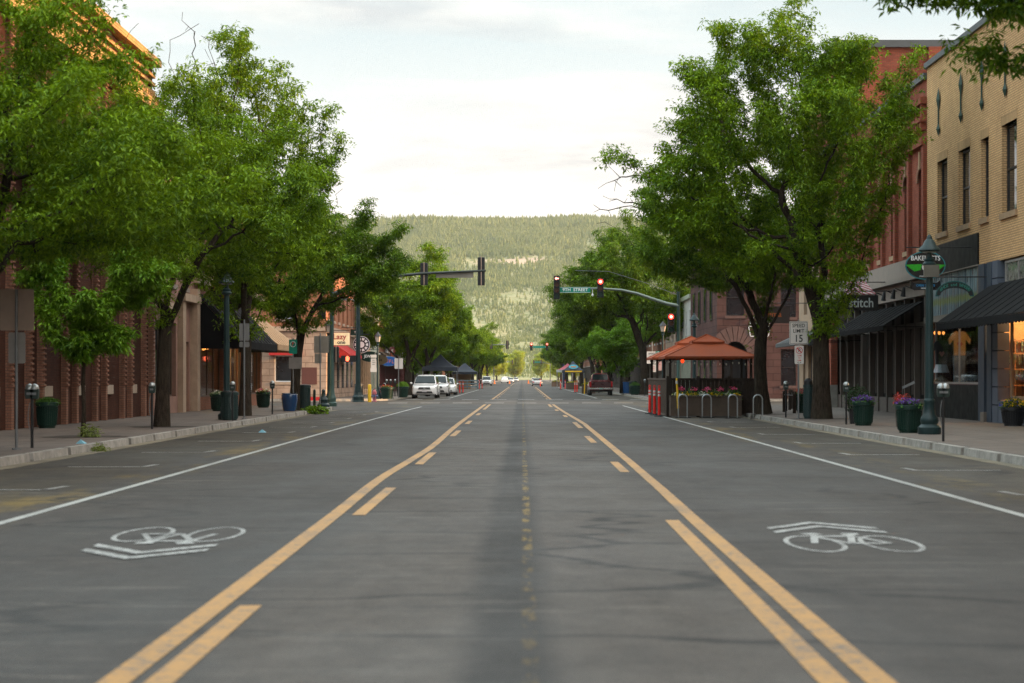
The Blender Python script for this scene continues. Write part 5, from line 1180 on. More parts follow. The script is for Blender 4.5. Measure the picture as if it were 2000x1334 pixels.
meter('double headed parking meter in front of the right street lamp', 9.2, 43.2, 2)
meter('parking meter left of the purple flower tubs, right pavement', 9.62, 58.7, 1)
meter('parking meter left of the speed limit sign, right pavement', 9.2, 69, 1)
for i, (x, y) in enumerate([(-9.4, 137), (-9.4, 141), (-9.4, 146)]): meter('distant parking meter before the white cars, %s of the row' % ('nearest', 'middle', 'farthest')[i], x, y)
for i, (x, y) in enumerate([(9.3, 134), (9.3, 150)]): meter('distant parking meter past the crossing on the right, %s one' % ('nearer', 'farther')[i], x, y)

def sign_post(label, x, y, ztop, panels, rad_=.028, group=None, back=True, pm=None, off=0):
    """panels: (cx offset, z centre, w, h, material, texts)"""
    r = thing('sign_post', label, 'sign', (x, y, PZ), group)
    m = MB(); m.cyl((x, y, PZ), (x, y, ztop), rad_, n=8); m.cyl((x, y, PZ), (x, y, PZ + .03), .09, n=12); m.build('pole', pm or steel_dull, r, smooth=True)
    for (dx, zc, w, h, mt_, txs) in panels:
        yy = y + (.035 if back else -.035); rr = .035
        poly = [(sx * (w / 2 - rr) + rr * cos(a), sz * (h / 2 - rr) + rr * sin(a)) for sx, sz, a0 in ((1, 1, 0), (-1, 1, pi / 2), (-1, -1, pi), (1, -1, 3 * pi / 2)) for a in np.linspace(a0, a0 + pi / 2, 4)]
        m = MB(); m.prism(poly, lambda a, b, d: (x + dx + a, yy + d, zc + b), -.004, .004); p = m.build('panel', mt_, r)
        for t in txs:
            if t[0] == 'rim':
                e = MB()
                for (a, b, c, d) in ((-w / 2 + .02, w / 2 - .02, h / 2 - .035, h / 2 - .02), (-w / 2 + .02, w / 2 - .02, -h / 2 + .02, -h / 2 + .035), (-w / 2 + .02, -w / 2 + .035, -h / 2 + .035, h / 2 - .035), (w / 2 - .035, w / 2 - .02, -h / 2 + .035, h / 2 - .035)):
                    e.box(x + dx + a, x + dx + b, yy - .008, yy - .0045, zc + c, zc + d)
                e.build('border', t[1], p)
            elif t[0] == 'ring':
                e = MB(); R = t[2]
                for q in range(24):
                    a, b = 2 * pi * q / 24, 2 * pi * (q + 1) / 24
                    e.prism([(R * .84 * cos(a), R * .84 * sin(a)), (R * cos(a), R * sin(a)), (R * cos(b), R * sin(b)), (R * .84 * cos(b), R * .84 * sin(b))], lambda u, v, d: (x + dx + u, yy - .006 + d, zc + t[3] + v), -.002, .001)
                if t[4]: c45 = .7 * R; e.prism([(-c45 - .012, c45 - .012), (-c45 + .012, c45 + .012), (c45 + .012, -c45 + .012), (c45 - .012, -c45 - .012)], lambda u, v, d: (x + dx + u, yy - .009 + d, zc + t[3] + v), -.002, .001)
                e.build('ring', t[1], p)
            else: text(t[0], t[1], (x + dx, yy - .006, zc + t[2]), 'cam', t[3] if len(t) > 3 else blackletter, p, sx=t[4] if len(t) > 4 else .9, ex=.001)
    return r
# back panels first (seen from behind)
sign_post('large blank sign back on a thin post at the left edge', -9.8, 38.3, 3.25, [(-.0, 2.86, .66, .80, mk('sign_back_tan', (.30, .215, .165), .5, .1), []), (-.0, 2.12, .33, .60, alu_back, [])])
sign_post('grey sign back on a post in front of the forked tree trunk', -9.38, 66.7, 3.5, [(0, 3.08, .34, .58, mk('sign_back_grey', (.20, .20, .20), .5, .2), []), (0, 2.66, .34, .18, mk('sign_back_grey', (0, 0, 0)), [])])
sp_ = sign_post('green parking permit sign in front of the left tree before the crossing', -9.62, 83, 3.2, [(0, 2.84, .34, .60, sgreen, [('P', .2, .1, red), ('ring', whiteletter, .12, .1, False)]), (.1, 2.15, .55, .48, alu_back, [])], back=False)
rim = mk('grey_rim', (.10, .09, .085), .5)
sign_post('white SPEED LIMIT 15 sign above a no parking sign, right pavement', 9.32, 66.7, 3.5, [
    (0, 3.05, .63, .78, signwhite, [('SPEED', .17, .24, blackletter, .95), ('LIMIT', .17, .06, blackletter, .95), ('15', .34, -.2, blackletter, .9), ('rim', rim)]),
    (0.02, 2.31, .31, .62, mk('sign_white', (0, 0, 0)), [('ring', red, .115, .15, True), ('P', .17, .15, blackletter), ('12AM', .07, -.03, red), ('TO', .06, -.11, red), ('6AM', .07, -.19, red), ('<->', .10, -.27, blackletter)])], back=False)
sign_post('second SPEED LIMIT 15 sign, farther off beside a small green sign', 8.55, 130, 3.9, [
    (-.05, 2.85, .62, .80, signwhite, [('SPEED', .16, .25, blackletter, .95), ('LIMIT', .16, .07, blackletter, .95), ('15', .33, -.19, blackletter, .9)]),
    (.38, 3.05, .34, .42, sgreen, [('P', .2, .06, red), ('ring', whiteletter, .12, .06, False)]), (.1, 2.15, .38, .5, signwhite, [('NO', .09, .12, red), ('PARK', .09, .0, red), ('ANY', .09, -.12, red)]), (.45, 2.3, .34, .6, mk('pinkish_sign', (.5, .3, .28), .5), [('2 HR', .1, .1, red)])], back=False)
sign_post('pair of tan sign backs on a thin post at the crossing corner', -9.3, 91, 3.6, [(.05, 3.06, .68, .78, mk('sign_back_tan2', (.25, .225, .19), .5, .1), []), (-.1, 2.42, .32, .46, mk('sign_back_tan2', (0, 0, 0)), [])])
sign_post('white square sign back beside the far planters, left', -8.5, 136, 3.0, [(0, 2.5, .58, .72, mk('sign_white', (0, 0, 0)), [])])
sign_post('white regulation sign hung on the lantern post side, left', -9.75, 131, 3.2, [(-.1, 2.95, .40, .20, signwhite, []), (-.1, 2.5, .36, .6, signwhite, [('NO', .1, .18), ('TURN', .1, .04), ('RED', .1, -.1)]), (-.1, 2.05, .42, .3, signwhite, [])], back=False)

# traffic signals
lens_off = mk('lens_off', (.02, .012, .01), .3); lens_g = mk('lens_green_off', (.01, .05, .035), .3); lens_a = mk('lens_amber_off', (.10, .03, .01), .3)
lens_r = mk('lens_red_lit', (1, .1, .05), .4, var=0, emit=(1, .035, .02), es=2.6); glow_w = mk('lens_core', (1, .5, .4), .4, var=0, emit=(1, .45, .32), es=2.2)
def signal_head(par, x, y, zc, n, lit=None, front=True, arrow=False, s=1.0):
    h = .355 * n * s; w = .36 * s
    m = MB(); m.box(x - w / 2, x + w / 2, y - .10, y + .12, zc - h / 2, zc + h / 2); hd = m.build('signal_head', black, par, bevel=.02)
    for k in range(n):
        z = zc + h / 2 - .355 * s * (k + .5); sg = -1 if front else 1
        m = MB(); R = .16 * s; ns = 14
        for i in range(ns):                                   # visor, open below
            a0, a1 = -.25 * pi + 1.5 * pi * i / ns, -.25 * pi + 1.5 * pi * (i + 1) / ns
            P = lambda a, r, d: (x + r * cos(a), y + sg * d, z + r * sin(a))
            m.hexa([P(a0, R, .1), P(a1, R, .1), P(a1, R, .33), P(a0, R, .33), P(a0, R + .01, .1), P(a1, R + .01, .1), P(a1, R + .01, .33), P(a0, R + .01, .33)])
        m.build('visor', black, hd)
        mt_ = (lens_r if lit == k else (lens_off if k == 0 else (lens_g if k == n - 1 else lens_a)))
        if front or True:
            m = MB(); m.cyl((x, y + sg * .11, z), (x, y + sg * .13, z), .145 * s, n=20)
            l = m.build('lens', lens_off if (arrow and k == 0) else mt_, hd, label='lit red lens' if lit == k else None)
            if lit == k and arrow:
                m = MB(); m.prism([(-.12, 0), (-.02, .10), (-.02, .035), (.12, .035), (.12, -.035), (-.02, -.035), (-.02, -.10)], lambda a, b, d: (x + a * s, y - .14 - d, z + b * s), 0, .01); m.build('arrow', mk('lit_arrow', (1, .2, .15), .4, var=0, emit=(1, .35, .28), es=3), l)
            elif lit == k: m = MB(); m.cyl((x, y + sg * .131, z), (x, y + sg * .136, z), .085 * s, n=16); m.build('glow', glow_w, l)
    if not front:
        m = MB(); m.box(x - .02, x + .02, y - .125, y - .10, zc - h / 2 - .04, zc + h / 2 + .05); m.build('back_strap', mk('tan_strap', (.40, .27, .2), .5), hd)
    return hd
sig_green = mk('signal_green', (.05, .10, .09), .4, .2)
FLUTE_B = [(.23, 0), (.24, .04), (.24, .18), (.2, .22), (.215, .38), (.19, .46), (.15, .58), (.125, .82), (.115, 1.0)]
def big_pole(r, x, y, top, col=green_iron, r0=.105, r1=.085):
    m = MB(); m.lathe(x, y, FLUTE_B, 24, PZ); m.build('base', col, r, smooth=True)
    m = MB(); m.lathe(x, y, [(r0, 1.0), (r0 * .97, 2.5), (r1, top - .1), (r1 * 1.15, top - .08), (r1 * 1.1, top)], 20, PZ); m.build('pole', col, r, smooth=True)
Sg = thing('traffic_signal', 'traffic signal mast with red arrow and green 9TH STREET sign over the road, right', 'traffic signal', (8.85, 112, PZ))
x, y = 8.85, 112; big_pole(Sg, x, y, 6.25, sig_green)
m = MB(); pts = [(8.85, y, 5.6), (8.2, y, 5.72), (7.3, y, 6.02), (6.5, y, 6.3), (5.6, y, 6.50), (4.4, y, 6.58), (2.1, y, 6.60)]; m.tube(pts, [.10, .10, .09, .08, .07, .06, .05], 12); m.build('mast_arm', mk('grey_green_arm', (.16, .20, .17), .4, .4), Sg, smooth=True)
signal_head(Sg, 1.95, y - .2, 6.64, 4, 0, True, True, s=.93); signal_head(Sg, 4.42, y - .2, 6.60, 3, 0, True); signal_head(Sg, 8.42, y - .1, 4.62, 3, 0, True)
m = MB(); m.box(2.13, 3.86, y - .14, y - .12, 6.34, 6.66); sgn = m.build('street_sign', sgreen, Sg, label='green sign reading 9TH STREET')
m = MB()
for a in ((2.14, 3.85, 6.64, 6.655), (2.14, 3.85, 6.345, 6.36)): m.box(a[0], a[1], y - .143, y - .14, a[2], a[3])
m.build('border', whiteletter, sgn); text('9TH  STREET', .25, (3.0, y - .145, 6.5), 'cam', whiteletter, sgn, sx=1.02, ex=.002)
m = MB(); m.cyl((3.98, y - .3, 6.18), (3.98, y + .05, 6.25), .055, n=10); m.cyl((3.98, y, 6.6), (3.98, y, 6.25), .02, n=6); m.build('camera_housing', white, Sg)
m = MB(); m.tube([(8.85, y, 6.2), (7, y, 6.9), (4.9, y, 7.55), (3.0, y, 7.6)], .012, 5); m.build('span_wire', steel_dull, Sg)
m = MB(); m.box(8.4, 8.85, y - .05, y + .05, 4.1, 4.14); m.box(8.4, 8.85, y - .05, y + .05, 5.1, 5.14); m.build('bracket', black, Sg)

Sl = thing('traffic_signal', 'traffic signal mast seen from behind reaching over the road from the left', 'traffic signal', (-9.15, 95, PZ))
x, y = -9.15, 95; big_pole(Sl, x, y, 6.4, sig_green)
m = MB(); m.tube([(-9.15, y, 5.5), (-8.2, y, 5.9), (-7.2, y, 6.22), (-6.1, y, 6.42), (-4.7, y, 6.55), (-1.75, y, 6.68)], [.11, .105, .09, .075, .065, .05], 12); m.build('mast_arm', mk('dark_arm', (.035, .045, .04), .5), Sl, smooth=True)
signal_head(Sl, -4.72, y + .12, 6.52, 3, None, False); signal_head(Sl, -1.97, y + .12, 6.65, 4, None, False, s=.95)
m = MB(); m.box(-4.15, -2.35, y + .1, y + .12, 6.34, 6.62); m.build('street_sign', mk('sign_back_tan2', (0, 0, 0)), Sl)
m = MB(); m.box(-9.75, -9.45, y - .1, y + .1, 4.35, 4.75); m.build('signal_box', black, Sl)
signal_head(Sl, -8.95, y + .15, 2.65, 3, None, False, s=.7)
Pl = thing('signal_post', 'tall green fluted post with a lit red hand signal, past the crossing on the left', 'signal post', (-9.3, 112, PZ))
x, y = -9.3, 112
m = MB(); m.lathe(x, y, [(.36, 0), (.36, .04), (.33, .08), (.33, .30), (.26, .40), (.22, .55), (.19, .9)], 8, PZ); m.build('base', green_iron, Pl)
m = MB(); m.lathe(x, y, [(.15, .9), (.14, 2.5), (.10, 5.6), (.12, 5.65), (.10, 5.75)], 16, PZ, flute=.05); m.build('pole', green_iron, Pl)
m = MB(); m.tube([(x, y, 5.7), (x - .3, y, 5.95), (x - .75, y - .2, 5.95)], .03, 6); m.box(x - 1.2, x - .6, y - .35, y - .1, 5.9, 6.02); m.build('lamp_arm', steel, Pl)
m = MB(); m.box(x - .95, x - .12, y - .15, y + .05, 2.42, 2.78); ph = m.build('pedestrian_signal', black, Pl)
m = MB(); m.prism([(-.09, -.13), (.05, -.14), (.10, 0), (.11, .09), (.07, .09), (.06, .04), (.055, .13), (.025, .15), (.01, .13), (-.005, .16), (-.035, .16), (-.05, .13), (-.07, .12), (-.1, .10), (-.1, -.02)], lambda a, b, d: (x - .58 + a, y - .17 + d, 2.6 + b), -.01, .01); m.build('lit_hand', mk('lit_hand', (1, .2, .08), .5, var=0, emit=(1, .12, .05), es=2.4), ph)
m = MB(); m.tube([(x, y, 4.6), (x + 1.2, y + 5, 4.2), (x + 1, y + 20, 4)], .001, 3)
def lantern(label, x, y, h=4.3, group='black lantern posts'):
    r = thing('lantern_post', label, 'street lamp', (x, y, PZ), group)
    m = MB(); m.lathe(x, y, [(.25, 0), (.25, .12), (.19, .2), (.2, .32), (.12, .5), (.085, .62)], 16, PZ); m.build('base', green_iron, r, smooth=True)
    m = MB(); m.lathe(x, y, [(.075, .6), (.055, h - .85), (.1, h - .8), (.06, h - .74), (.12, h - .62)], 12, PZ); m.build('pole', green_iron, r, smooth=True)
    m = MB(); m.lathe(x, y, [(.12, h - .6), (.19, h - .25)], 6, PZ); m.build('lantern_glass', mk('lantern_glass', (.6, .5, .42), .3), r)
    m = MB(); m.lathe(x, y, [(.26, h - .26), (.22, h - .2), (.1, h - .06), (.02, h + .05)], 6, PZ)
    for k in range(6): a = pi / 3 * k; m.tube([(x + .122 * cos(a), y + .122 * sin(a), PZ + h - .6), (x + .195 * cos(a), y + .195 * sin(a), PZ + h - .25)], .012, 4)
    m.build('lantern_cap', black, r); return r
lantern('black lantern street lamp beside the pink hydrant', -9.35, 128)
lantern('black lantern street lamp at the near left corner behind the sign backs', -9.5, 97, 4.2)
lantern('black lantern street lamp between the right pavilion and the far shops', 8.9, 125, 4.9)
# distant crossing
def small_signal(label, x, y, xs, front, sgnx=None, z=6.55):
    r = thing('traffic_signal', label, 'traffic signal', (x, y, PZ)); s = -1 if x > 0 else 1
    m = MB(); m.cyl((x, y, PZ), (x, y, 6.3), .13, .1, 10); m.build('pole', mk('dark_blue_green', (.02, .04, .07), .5), r)
    m = MB(); m.tube([(x, y, 5.9), (x + s * 1.5, y, 6.3), (x + s * 3.2, y, z), (xs[-1] + s * .4, y, z + .08)], .06, 8); m.build('mast_arm', steel_dull if not front else steel, r)
    for i, q in enumerate(xs): signal_head(r, q, y - .15, z + .05, 3, 0 if front else None, front, s=1.2)
    if sgnx: m = MB(); m.box(sgnx - 1.0, sgnx + 1.0, y - .16, y - .14, z - .18, z + .18); m.build('street_sign', sgreen, r)
    return r
small_signal('distant signal mast with two red lights over the second crossing, right', 8.2, 326, (4.1, 1.5), True, 2.8)
small_signal('distant dark signal mast seen from behind at the second crossing, left', -9.2, 306, (-4.8, -2.3), False)
small_signal('very distant pale signal mast at the third crossing, left', -9.2, 640, (-3.2,), False)
small_signal('very distant signal mast at the third crossing, right', 9.2, 650, (6.2, 3.8), False, 5)
bp = thing('banner_pole', 'dark blue post at the kerb beyond the far dining tent', 'post', (6.6, 315, 0)); m = MB(); m.cyl((6.6, 315, 0), (6.6, 315, 3.6), .14, n=10); m.cyl((6.6, 315, 0), (6.6, 315, .25), .24, n=10); m.build('pole', mk('dark_blue_post', (.01, .03, .09), .5), bp)

# planters
def planter(label, x, y, top_r=.34, h=.70, cols=('purple',), seed=1, tall=0, name='flower_tub', m_=dgreen, group='dark green ribbed flower tubs', leafy=None, cat='planter'):
    r = thing(name, label, cat, (x, y, PZ), group); b = top_r * .82
    m = MB(); m.lathe(x, y, [(b * .9, 0), (b * .9, .05), (b, .06), (top_r * .95, h - .12), (top_r * 1.06, h - .11), (top_r * 1.06, h - .02), (top_r, h), (top_r * .9, h), (top_r * .9, h - .06)], 28, PZ)
    for k in range(28):
        a = 2 * pi * k / 28; m.tube([(x + (b + .005) * cos(a), y + (b + .005) * sin(a), PZ + .09), (x + (top_r * .96) * cos(a), y + (top_r * .96) * sin(a), PZ + h - .14)], .013, 4)
    m.build('tub', m_, r, smooth=True)
    scatter_leaves('foliage', (x, y, PZ + h - .03), top_r * 1.05, top_r * 1.05, .17 + tall, int(420 * (1 + 2 * tall)), leafy or leafmat('planter_leaves', (.035, .10, .015), (.09, .20, .03)), .075, r, seed)
    for i, c in enumerate(cols):
        scatter_leaves('flowers', (x + random.uniform(-.05, .05), y - .05, PZ + h + .03), top_r * 1.1, top_r * 1.1, .16 + tall * .5, 90, FLW[c], .05, r, seed * 7 + i, wid=.9)
    return r
FLW = {'purple': leafmat('purple_petals', (.07, .02, .22), (.18, .08, .40), .2), 'pink': leafmat('pink_petals', (.55, .05, .18), (.6, .12, .28), .2), 'yellow': leafmat('yellow_petals', (.75, .5, .01), (.8, .62, .05), .2),
       'red': leafmat('red_petals', (.4, .03, .03), (.5, .1, .08), .2), 'white': leafmat('white_petals', (.6, .6, .6), (.7, .7, .65), .2), 'blue': leafmat('blue_petals', (.03, .05, .4), (.1, .12, .5), .2)}
planter('ribbed green tub of purple and magenta flowers nearest the right lamp post', 9.78, 50, .33, .70, ('purple', 'purple'), 3)
planter('ribbed green tub of purple flowers under a dark bush', 9.92, 57.5, .31, .70, ('purple', 'purple'), 4)
planter('dark green tub against the ribbed brick wall at the left edge', -13.1, 54.5, .30, .72, (), 5)
planter('dark green tub by the corner bar, behind the dark bin', -12.6, 82, .34, .70, ('white',), 6)
planter('dark green tub of pinkish flowers between two meters, left', -12.0, 91.6, .33, .72, ('pink', 'white'), 7)
planter('left of two green tubs before the far white cars', -8.75, 128, .42, .75, ('red',), 8); planter('right of two green tubs before the far white cars, leafy', -8.35, 138, .42, .75, (), 9, tall=.25, leafy=lf_y)
planter('dark tub of red and pink flowers behind the meter, right pavement', 11.1, 78, .33, .75, ('pink', 'red', 'pink'), 10, tall=.1)
planter('green tub at the far right kerb under the many stemmed tree', 9.0, 158, .42, .75, (), 12, tall=.15)
planter('black urn of yellow and blue flowers at the right edge', 14.2, 57.2, .34, .55, ('yellow', 'blue', 'yellow'), 11, tall=.12, name='flower_urn', m_=black, group=None, leafy=leafmat('planter_leaves', (0, 0, 0), (0, 0, 0)))
dk = thing('dark_shrub', 'dark round shrub behind the purple flower tub', 'shrub', (10.1, 59.6, PZ)); m = MB(); m.lathe(10.1, 59.6, [(.22, 0), (.27, .45), (.25, .45)], 16, PZ); m.build('pot', black, dk); scatter_leaves('foliage', (10.1, 59.6, .9), .42, .42, .42, 700, leafmat('dark_leaves', (.012, .03, .012), (.03, .06, .02)), .08, dk, 5, half=False)
pnk = thing('small_flower_pot', 'small pot of salmon flowers with a tilted menu board by the shop', 'planter', (10.6, 56, PZ)); m = MB(); m.lathe(10.75, 56, [(.16, 0), (.2, .55), (.18, .55)], 14, PZ); m.build('pot', beige_d, pnk); scatter_leaves('flowers', (10.75, 56, .85), .3, .2, .3, 120, FLW['red'], .06, pnk, 8); m = MB(); m.hexa([(10.8, 56.1, 1.22), (11.15, 56.1, 1.38), (11.15, 56.13, 1.38), (10.8, 56.13, 1.22), (10.78, 56.1, 1.28), (11.13, 56.1, 1.45), (11.13, 56.13, 1.45), (10.78, 56.13, 1.28)]); m.build('menu_board', steel_dull, pnk)
wd = thing('weed_tuft', 'pale green weed tuft at the foot of the young tree', 'weed', (-10.1, 46.2, PZ)); scatter_leaves('leaves', (-10.1, 46.2, PZ), .25, .2, .32, 160, leafmat('weed_green', (.12, .17, .04), (.2, .24, .07)), .14, wd, 9, wid=.2)
wd = thing('weed_tuft', 'low green weeds growing in the left gutter', 'weed', (-8.9, 39, 0)); scatter_leaves('leaves', (-8.9, 41.5, 0.02), .2, .45, .10, 120, leafmat('weed_green', (0, 0, 0), (0, 0, 0)), .10, wd, 10, wid=.25)
wd = thing('fallen_branch', 'leafy fallen branch on the painted kerb at the crossing corner', 'branch', (-8.8, 84, PZ)); m = MB(); m.tube([(-9.3, 85, .2), (-8.9, 83.6, .22), (-8.2, 82.6, .1)], .015, 5); m.build('stem', bark, wd); scatter_leaves('leaves', (-8.75, 83.6, .1), .55, .9, .28, 300, lf_b, .16, wd, 12)
for (x, y, lb) in ((-9.3, 41.6, 'crumpled blue mask lying on the left pavement'), (-7.3, 55.4, 'small blue litter scrap lying on a left parking bay line')):
    l = thing('litter', lb, 'litter', (x, y, .01)); m = MB(); z = PZ if y < 50 else 0; m.add([(x - .1, y, z + .004), (x + .1, y - .06, z + .004), (x + .12, y + .1, z + .01), (x - .06, y + .12, z + .012), (x, y + .04, z + .09)], [(0, 1, 4), (1, 2, 4), (2, 3, 4), (3, 0, 4)]); m.build('scrap', mk('pale_blue_paper', (.18, .40, .50), .8), l)
# bins
def bin_(label, x, y, r0, h, mat, group=None, ribs=True, dome=False, name='litter_bin', loop=False):
    r = thing(name, label, 'bin', (x, y, PZ), group); m = MB(); m.lathe(x, y, [(r0 * .9, 0), (r0 * .9, .04), (r0, .05), (r0, h - .1), (r0 * 1.1, h - .09), (r0 * 1.1, h), (r0 * .8, h)], 24, PZ)
    if ribs:
        for k in range(20): a = 2 * pi * k / 20; m.tube([(x + r0 * 1.01 * cos(a), y + r0 * 1.01 * sin(a), PZ + .08), (x + r0 * 1.01 * cos(a), y + r0 * 1.01 * sin(a), PZ + h - .12)], .012, 4)
    m.build('body', mat, r, smooth=True)
    m = MB(); m.lathe(x, y, [(r0 * .95, h), (r0 * .9, h + (.14 if dome else .03)), (r0 * .4, h + (.22 if dome else .04))], 20, PZ); m.build('lid', black, r, smooth=True); return r
bin_('dark green slatted litter bin at the foot of the left lamp post', -9.55, 64.5, .27, .92, mk('bin_green', (.012, .035, .035), .5))
bin_('dark slatted litter bin behind the blue pot', -9.35, 85, .24, 1.05, mk('bin_green', (0, 0, 0)))
bin_('tall dark bin beside the largest right tree trunk', 9.72, 67.2, .16, 1.15, mk('bin_green', (0, 0, 0)), dome=True)
bin_('dark bin next to the blue barrels, far right pavement', 9.4, 168, .32, 1.05, mk('bin_green', (0, 0, 0)))
bin_('first blue recycling barrel past the crossing, right', 9.1, 172, .34, 1.0, mk('barrel_blue', (.01, .10, .32), .5), ribs=False, name='recycling_barrel', group='blue recycling barrels'); 
bin_('black bin behind the yellow bollard, left', -9.75, 118, .24, 1.0, black)
gp = thing('glazed_pot', 'large glazed blue ceramic pot beside the green sign', 'pot', (-9.65, 82, PZ)); m = MB(); m.lathe(-9.65, 82, [(.26, 0), (.30, .2), (.335, .5), (.34, .68), (.32, .71), (.35, .745), (.31, .75), (.29, .6)], 28, PZ); m.build('pot', mk('blue_glaze', (.008, .045, .13), .12, 0, coat=.6), gp, smooth=True)
gb = thing('bollard', 'short dark green bollard between the blue pot and the sign backs', 'bollard', (-9.25, 88, PZ)); m = MB(); m.lathe(-9.25, 88, [(.06, 0), (.06, .78), (.045, .85), (.01, .87)], 12, PZ); m.build('post', dgreen, gb, smooth=True)
gb = thing('pedestal_post', 'squat green ornamental pedestal before the signal mast, left corner', 'bollard', (-9.35, 93, PZ)); m = MB(); m.lathe(-9.35, 93, [(.3, 0), (.3, .12), (.2, .2), (.22, .36), (.12, .5), (.07, .7), (.09, .76), (.05, .84)], 16, PZ); m.build('post', green_iron, gb, smooth=True)
yb = thing('bollard', 'yellow steel bollard left of the pink hydrant', 'bollard', (-8.65, 112, PZ)); m = MB(); m.lathe(-8.65, 112, [(.10, 0), (.10, .96), (.09, .99), (.04, 1.01)], 16, PZ); m.build('post', yellow, yb, smooth=True)
hy = thing('fire_hydrant', 'pink painted fire hydrant beside the yellow bollard', 'hydrant', (-8.5, 113, PZ)); x, y = -8.45, 113
hp = mk('hydrant_pink', (.42, .14, .17), .5); m = MB(); m.lathe(x, y, [(.15, 0), (.15, .05), (.1, .07), (.1, .42), (.14, .44), (.14, .48)], 16, PZ); m.build('barrel', hp, hy, smooth=True)
m = MB(); m.lathe(x, y, [(.13, .48), (.125, .58), (.08, .66), (.03, .69), (.03, .74)], 16, PZ); m.build('bonnet', mk('hydrant_red', (.45, .10, .11), .5), hy, smooth=True)
m = MB(); m.cyl((x - .2, y, PZ + .34), (x + .2, y, PZ + .34), .055, n=10); m.cyl((x, y - .2, PZ + .34), (x, y, PZ + .34), .07, n=10); m.build('outlets', mk('hydrant_blue', (.12, .16, .3), .5), hy)
# red kerb step past the corner, painted kerb tip
st_ = MB(); st_.box(-13.6, -11.4, 119, 119.3, PZ + .001, PZ + .22); tag(st_.build('red_painted_step', red), 'long red painted step edge in front of the stone building', 'step')

# delineators
def delin(label, x, y, s=1., group='red channel posts with white bands'):
    r = thing('channel_post', label, 'traffic post', (x, y, 0), group)
    m = MB(); m.lathe(x, y, [(.20, 0), (.20, .03), (.10, .05), (.06, .06)], 8, .001); m.build('base', blackm, r)
    m = MB(); m.lathe(x, y, [(.062, .05), (.055, .7), (.05, 1.05), (.03, 1.12)], 14, 0); m.tube([(x + .035 * cos(a), y, 1.17 + .055 * sin(a)) for a in np.linspace(-.9, pi + .9, 12)], .014, 6); m.build('post', orange_red, r, smooth=True)
    for z in (.80, .93): m = MB(); m.lathe(x, y, [(.0575, z), (.057, z + .085)], 14, 0); m.build('band', signwhite, r, smooth=True)
    return r
d0 = delin('front red channel post at the left side of the orange roofed shelter', 5.42, 78.2)
for i, (x, y, lb) in enumerate([(5.42, 81.0, 'middle red channel post beside the orange roofed shelter'), (5.42, 84.0, 'back red channel post beside the orange roofed shelter'), (-6.1, 193, 'left one of two red posts by the first dark tent'), (-5.85, 195, 'right one of two red posts by the first dark tent'),
                                (-5.7, 262, 'left red post by the second dark tent'), (-5.45, 268, 'right red post by the second dark tent'), (5.35, 201, 'left one of the pair of red posts before the flower boxes, far right'), (5.62, 203, 'right one of the pair of red posts before the flower boxes, far right'),
                                (4.95, 255, 'first red post at the far dining tent'), (5.1, 262, 'second red post at the far dining tent'), (5.6, 258, 'red post in front of the far dining tent'), (3.0, 330, 'distant single red post past the far tent')]):
    dup(d0, (x, y, 0), lb)

# orange roofed dining shelter
def gazebo(label, x0, x1, y0, y1, mat, ze=2.38, ztop=3.28):
    r = thing('dining_gazebo', label, 'gazebo', ((x0 + x1) / 2, (y0 + y1) / 2, 0), 'orange roofed dining gazebos'); cx, cy = (x0 + x1) / 2, (y0 + y1) / 2
    def tier(f0, z0, f1, z1, th, nm):
        m = MB(); hx, hy = (x1 - x0) / 2, (y1 - y0) / 2
        q = [(cx + sx * hx * f0, cy + sy * hy * f0, z0) for sx, sy in ((-1, -1), (1, -1), (1, 1), (-1, 1))]; p = [(cx + sx * hx * f1, cy + sy * hy * f1, z1) for sx, sy in ((-1, -1), (1, -1), (1, 1), (-1, 1))]
        # each slope sags a little
        for i in range(4):
            j = (i + 1) % 4; rows = []
            for t in (0, .25, .5, .75, 1):
                a = Vector(q[i]).lerp(Vector(p[i]), t); b = Vector(q[j]).lerp(Vector(p[j]), t); mid = (a + b) / 2 - Vector((0, 0, .05 * sin(pi * t) + .02)); rows.append((a, mid, b))
            vs = [v for row in rows for v in row]; fs = [(k * 3 + c, k * 3 + c + 1, k * 3 + c + 4, k * 3 + c + 3) for k in range(4) for c in range(2)]; m.add(vs, fs)
            m.add([q[i], q[j], (q[j][0], q[j][1], q[j][2] - .09), (q[i][0], q[i][1], q[i][2] - .09)], [(0, 1, 2, 3)])
            m.tube([q[i], p[i]], .022, 5)
        m.build(nm, mat, r, recalc=False, smooth=True)
    tier(1., ze, .30, ztop - .34, 0, 'canopy'); tier(.36, ztop - .30, .01, ztop, 0, 'canopy_top')
    for sx, sy in ((-1, -1), (1, -1), (1, 1), (-1, 1)):
        m = MB(); px, py = cx + sx * (x1 - x0) * .44, cy + sy * (y1 - y0) * .44; m.box(px - .05, px + .05, py - .05, py + .05, 0, ze + .03)
        for k in range(5): a = k * .12; m.tube([(px, py, ze - .05 - a), (px - sx * (.5 - a), py, ze - .03)], .01, 4)
        m.build('post', wood_dark, r)
    m = MB()
    for sy in (-1, 1): m.box(x0 + .2, x1 - .2, cy + sy * (y1 - y0) * .44 - .03, cy + sy * (y1 - y0) * .44 + .03, ze - .06, ze)
    for sx in (-1, 1): m.box(cx + sx * (x1 - x0) * .44 - .03, cx + sx * (x1 - x0) * .44 + .03, y0 + .2, y1 - .2, ze - .06, ze)
    m.build('top_rail', wood_dark, r); return r
canvas_o = mk('rust_orange_canvas', (.30, .066, .024), .8, var=.12, spec=.2)
gazebo('front orange canvas gazebo over the street dining deck', 5.62, 9.25, 77.8, 81.6, canvas_o); gazebo('rear orange canvas gazebo behind the front one', 5.55, 9.15, 84.2, 88.2, canvas_o, 2.40, 3.34)
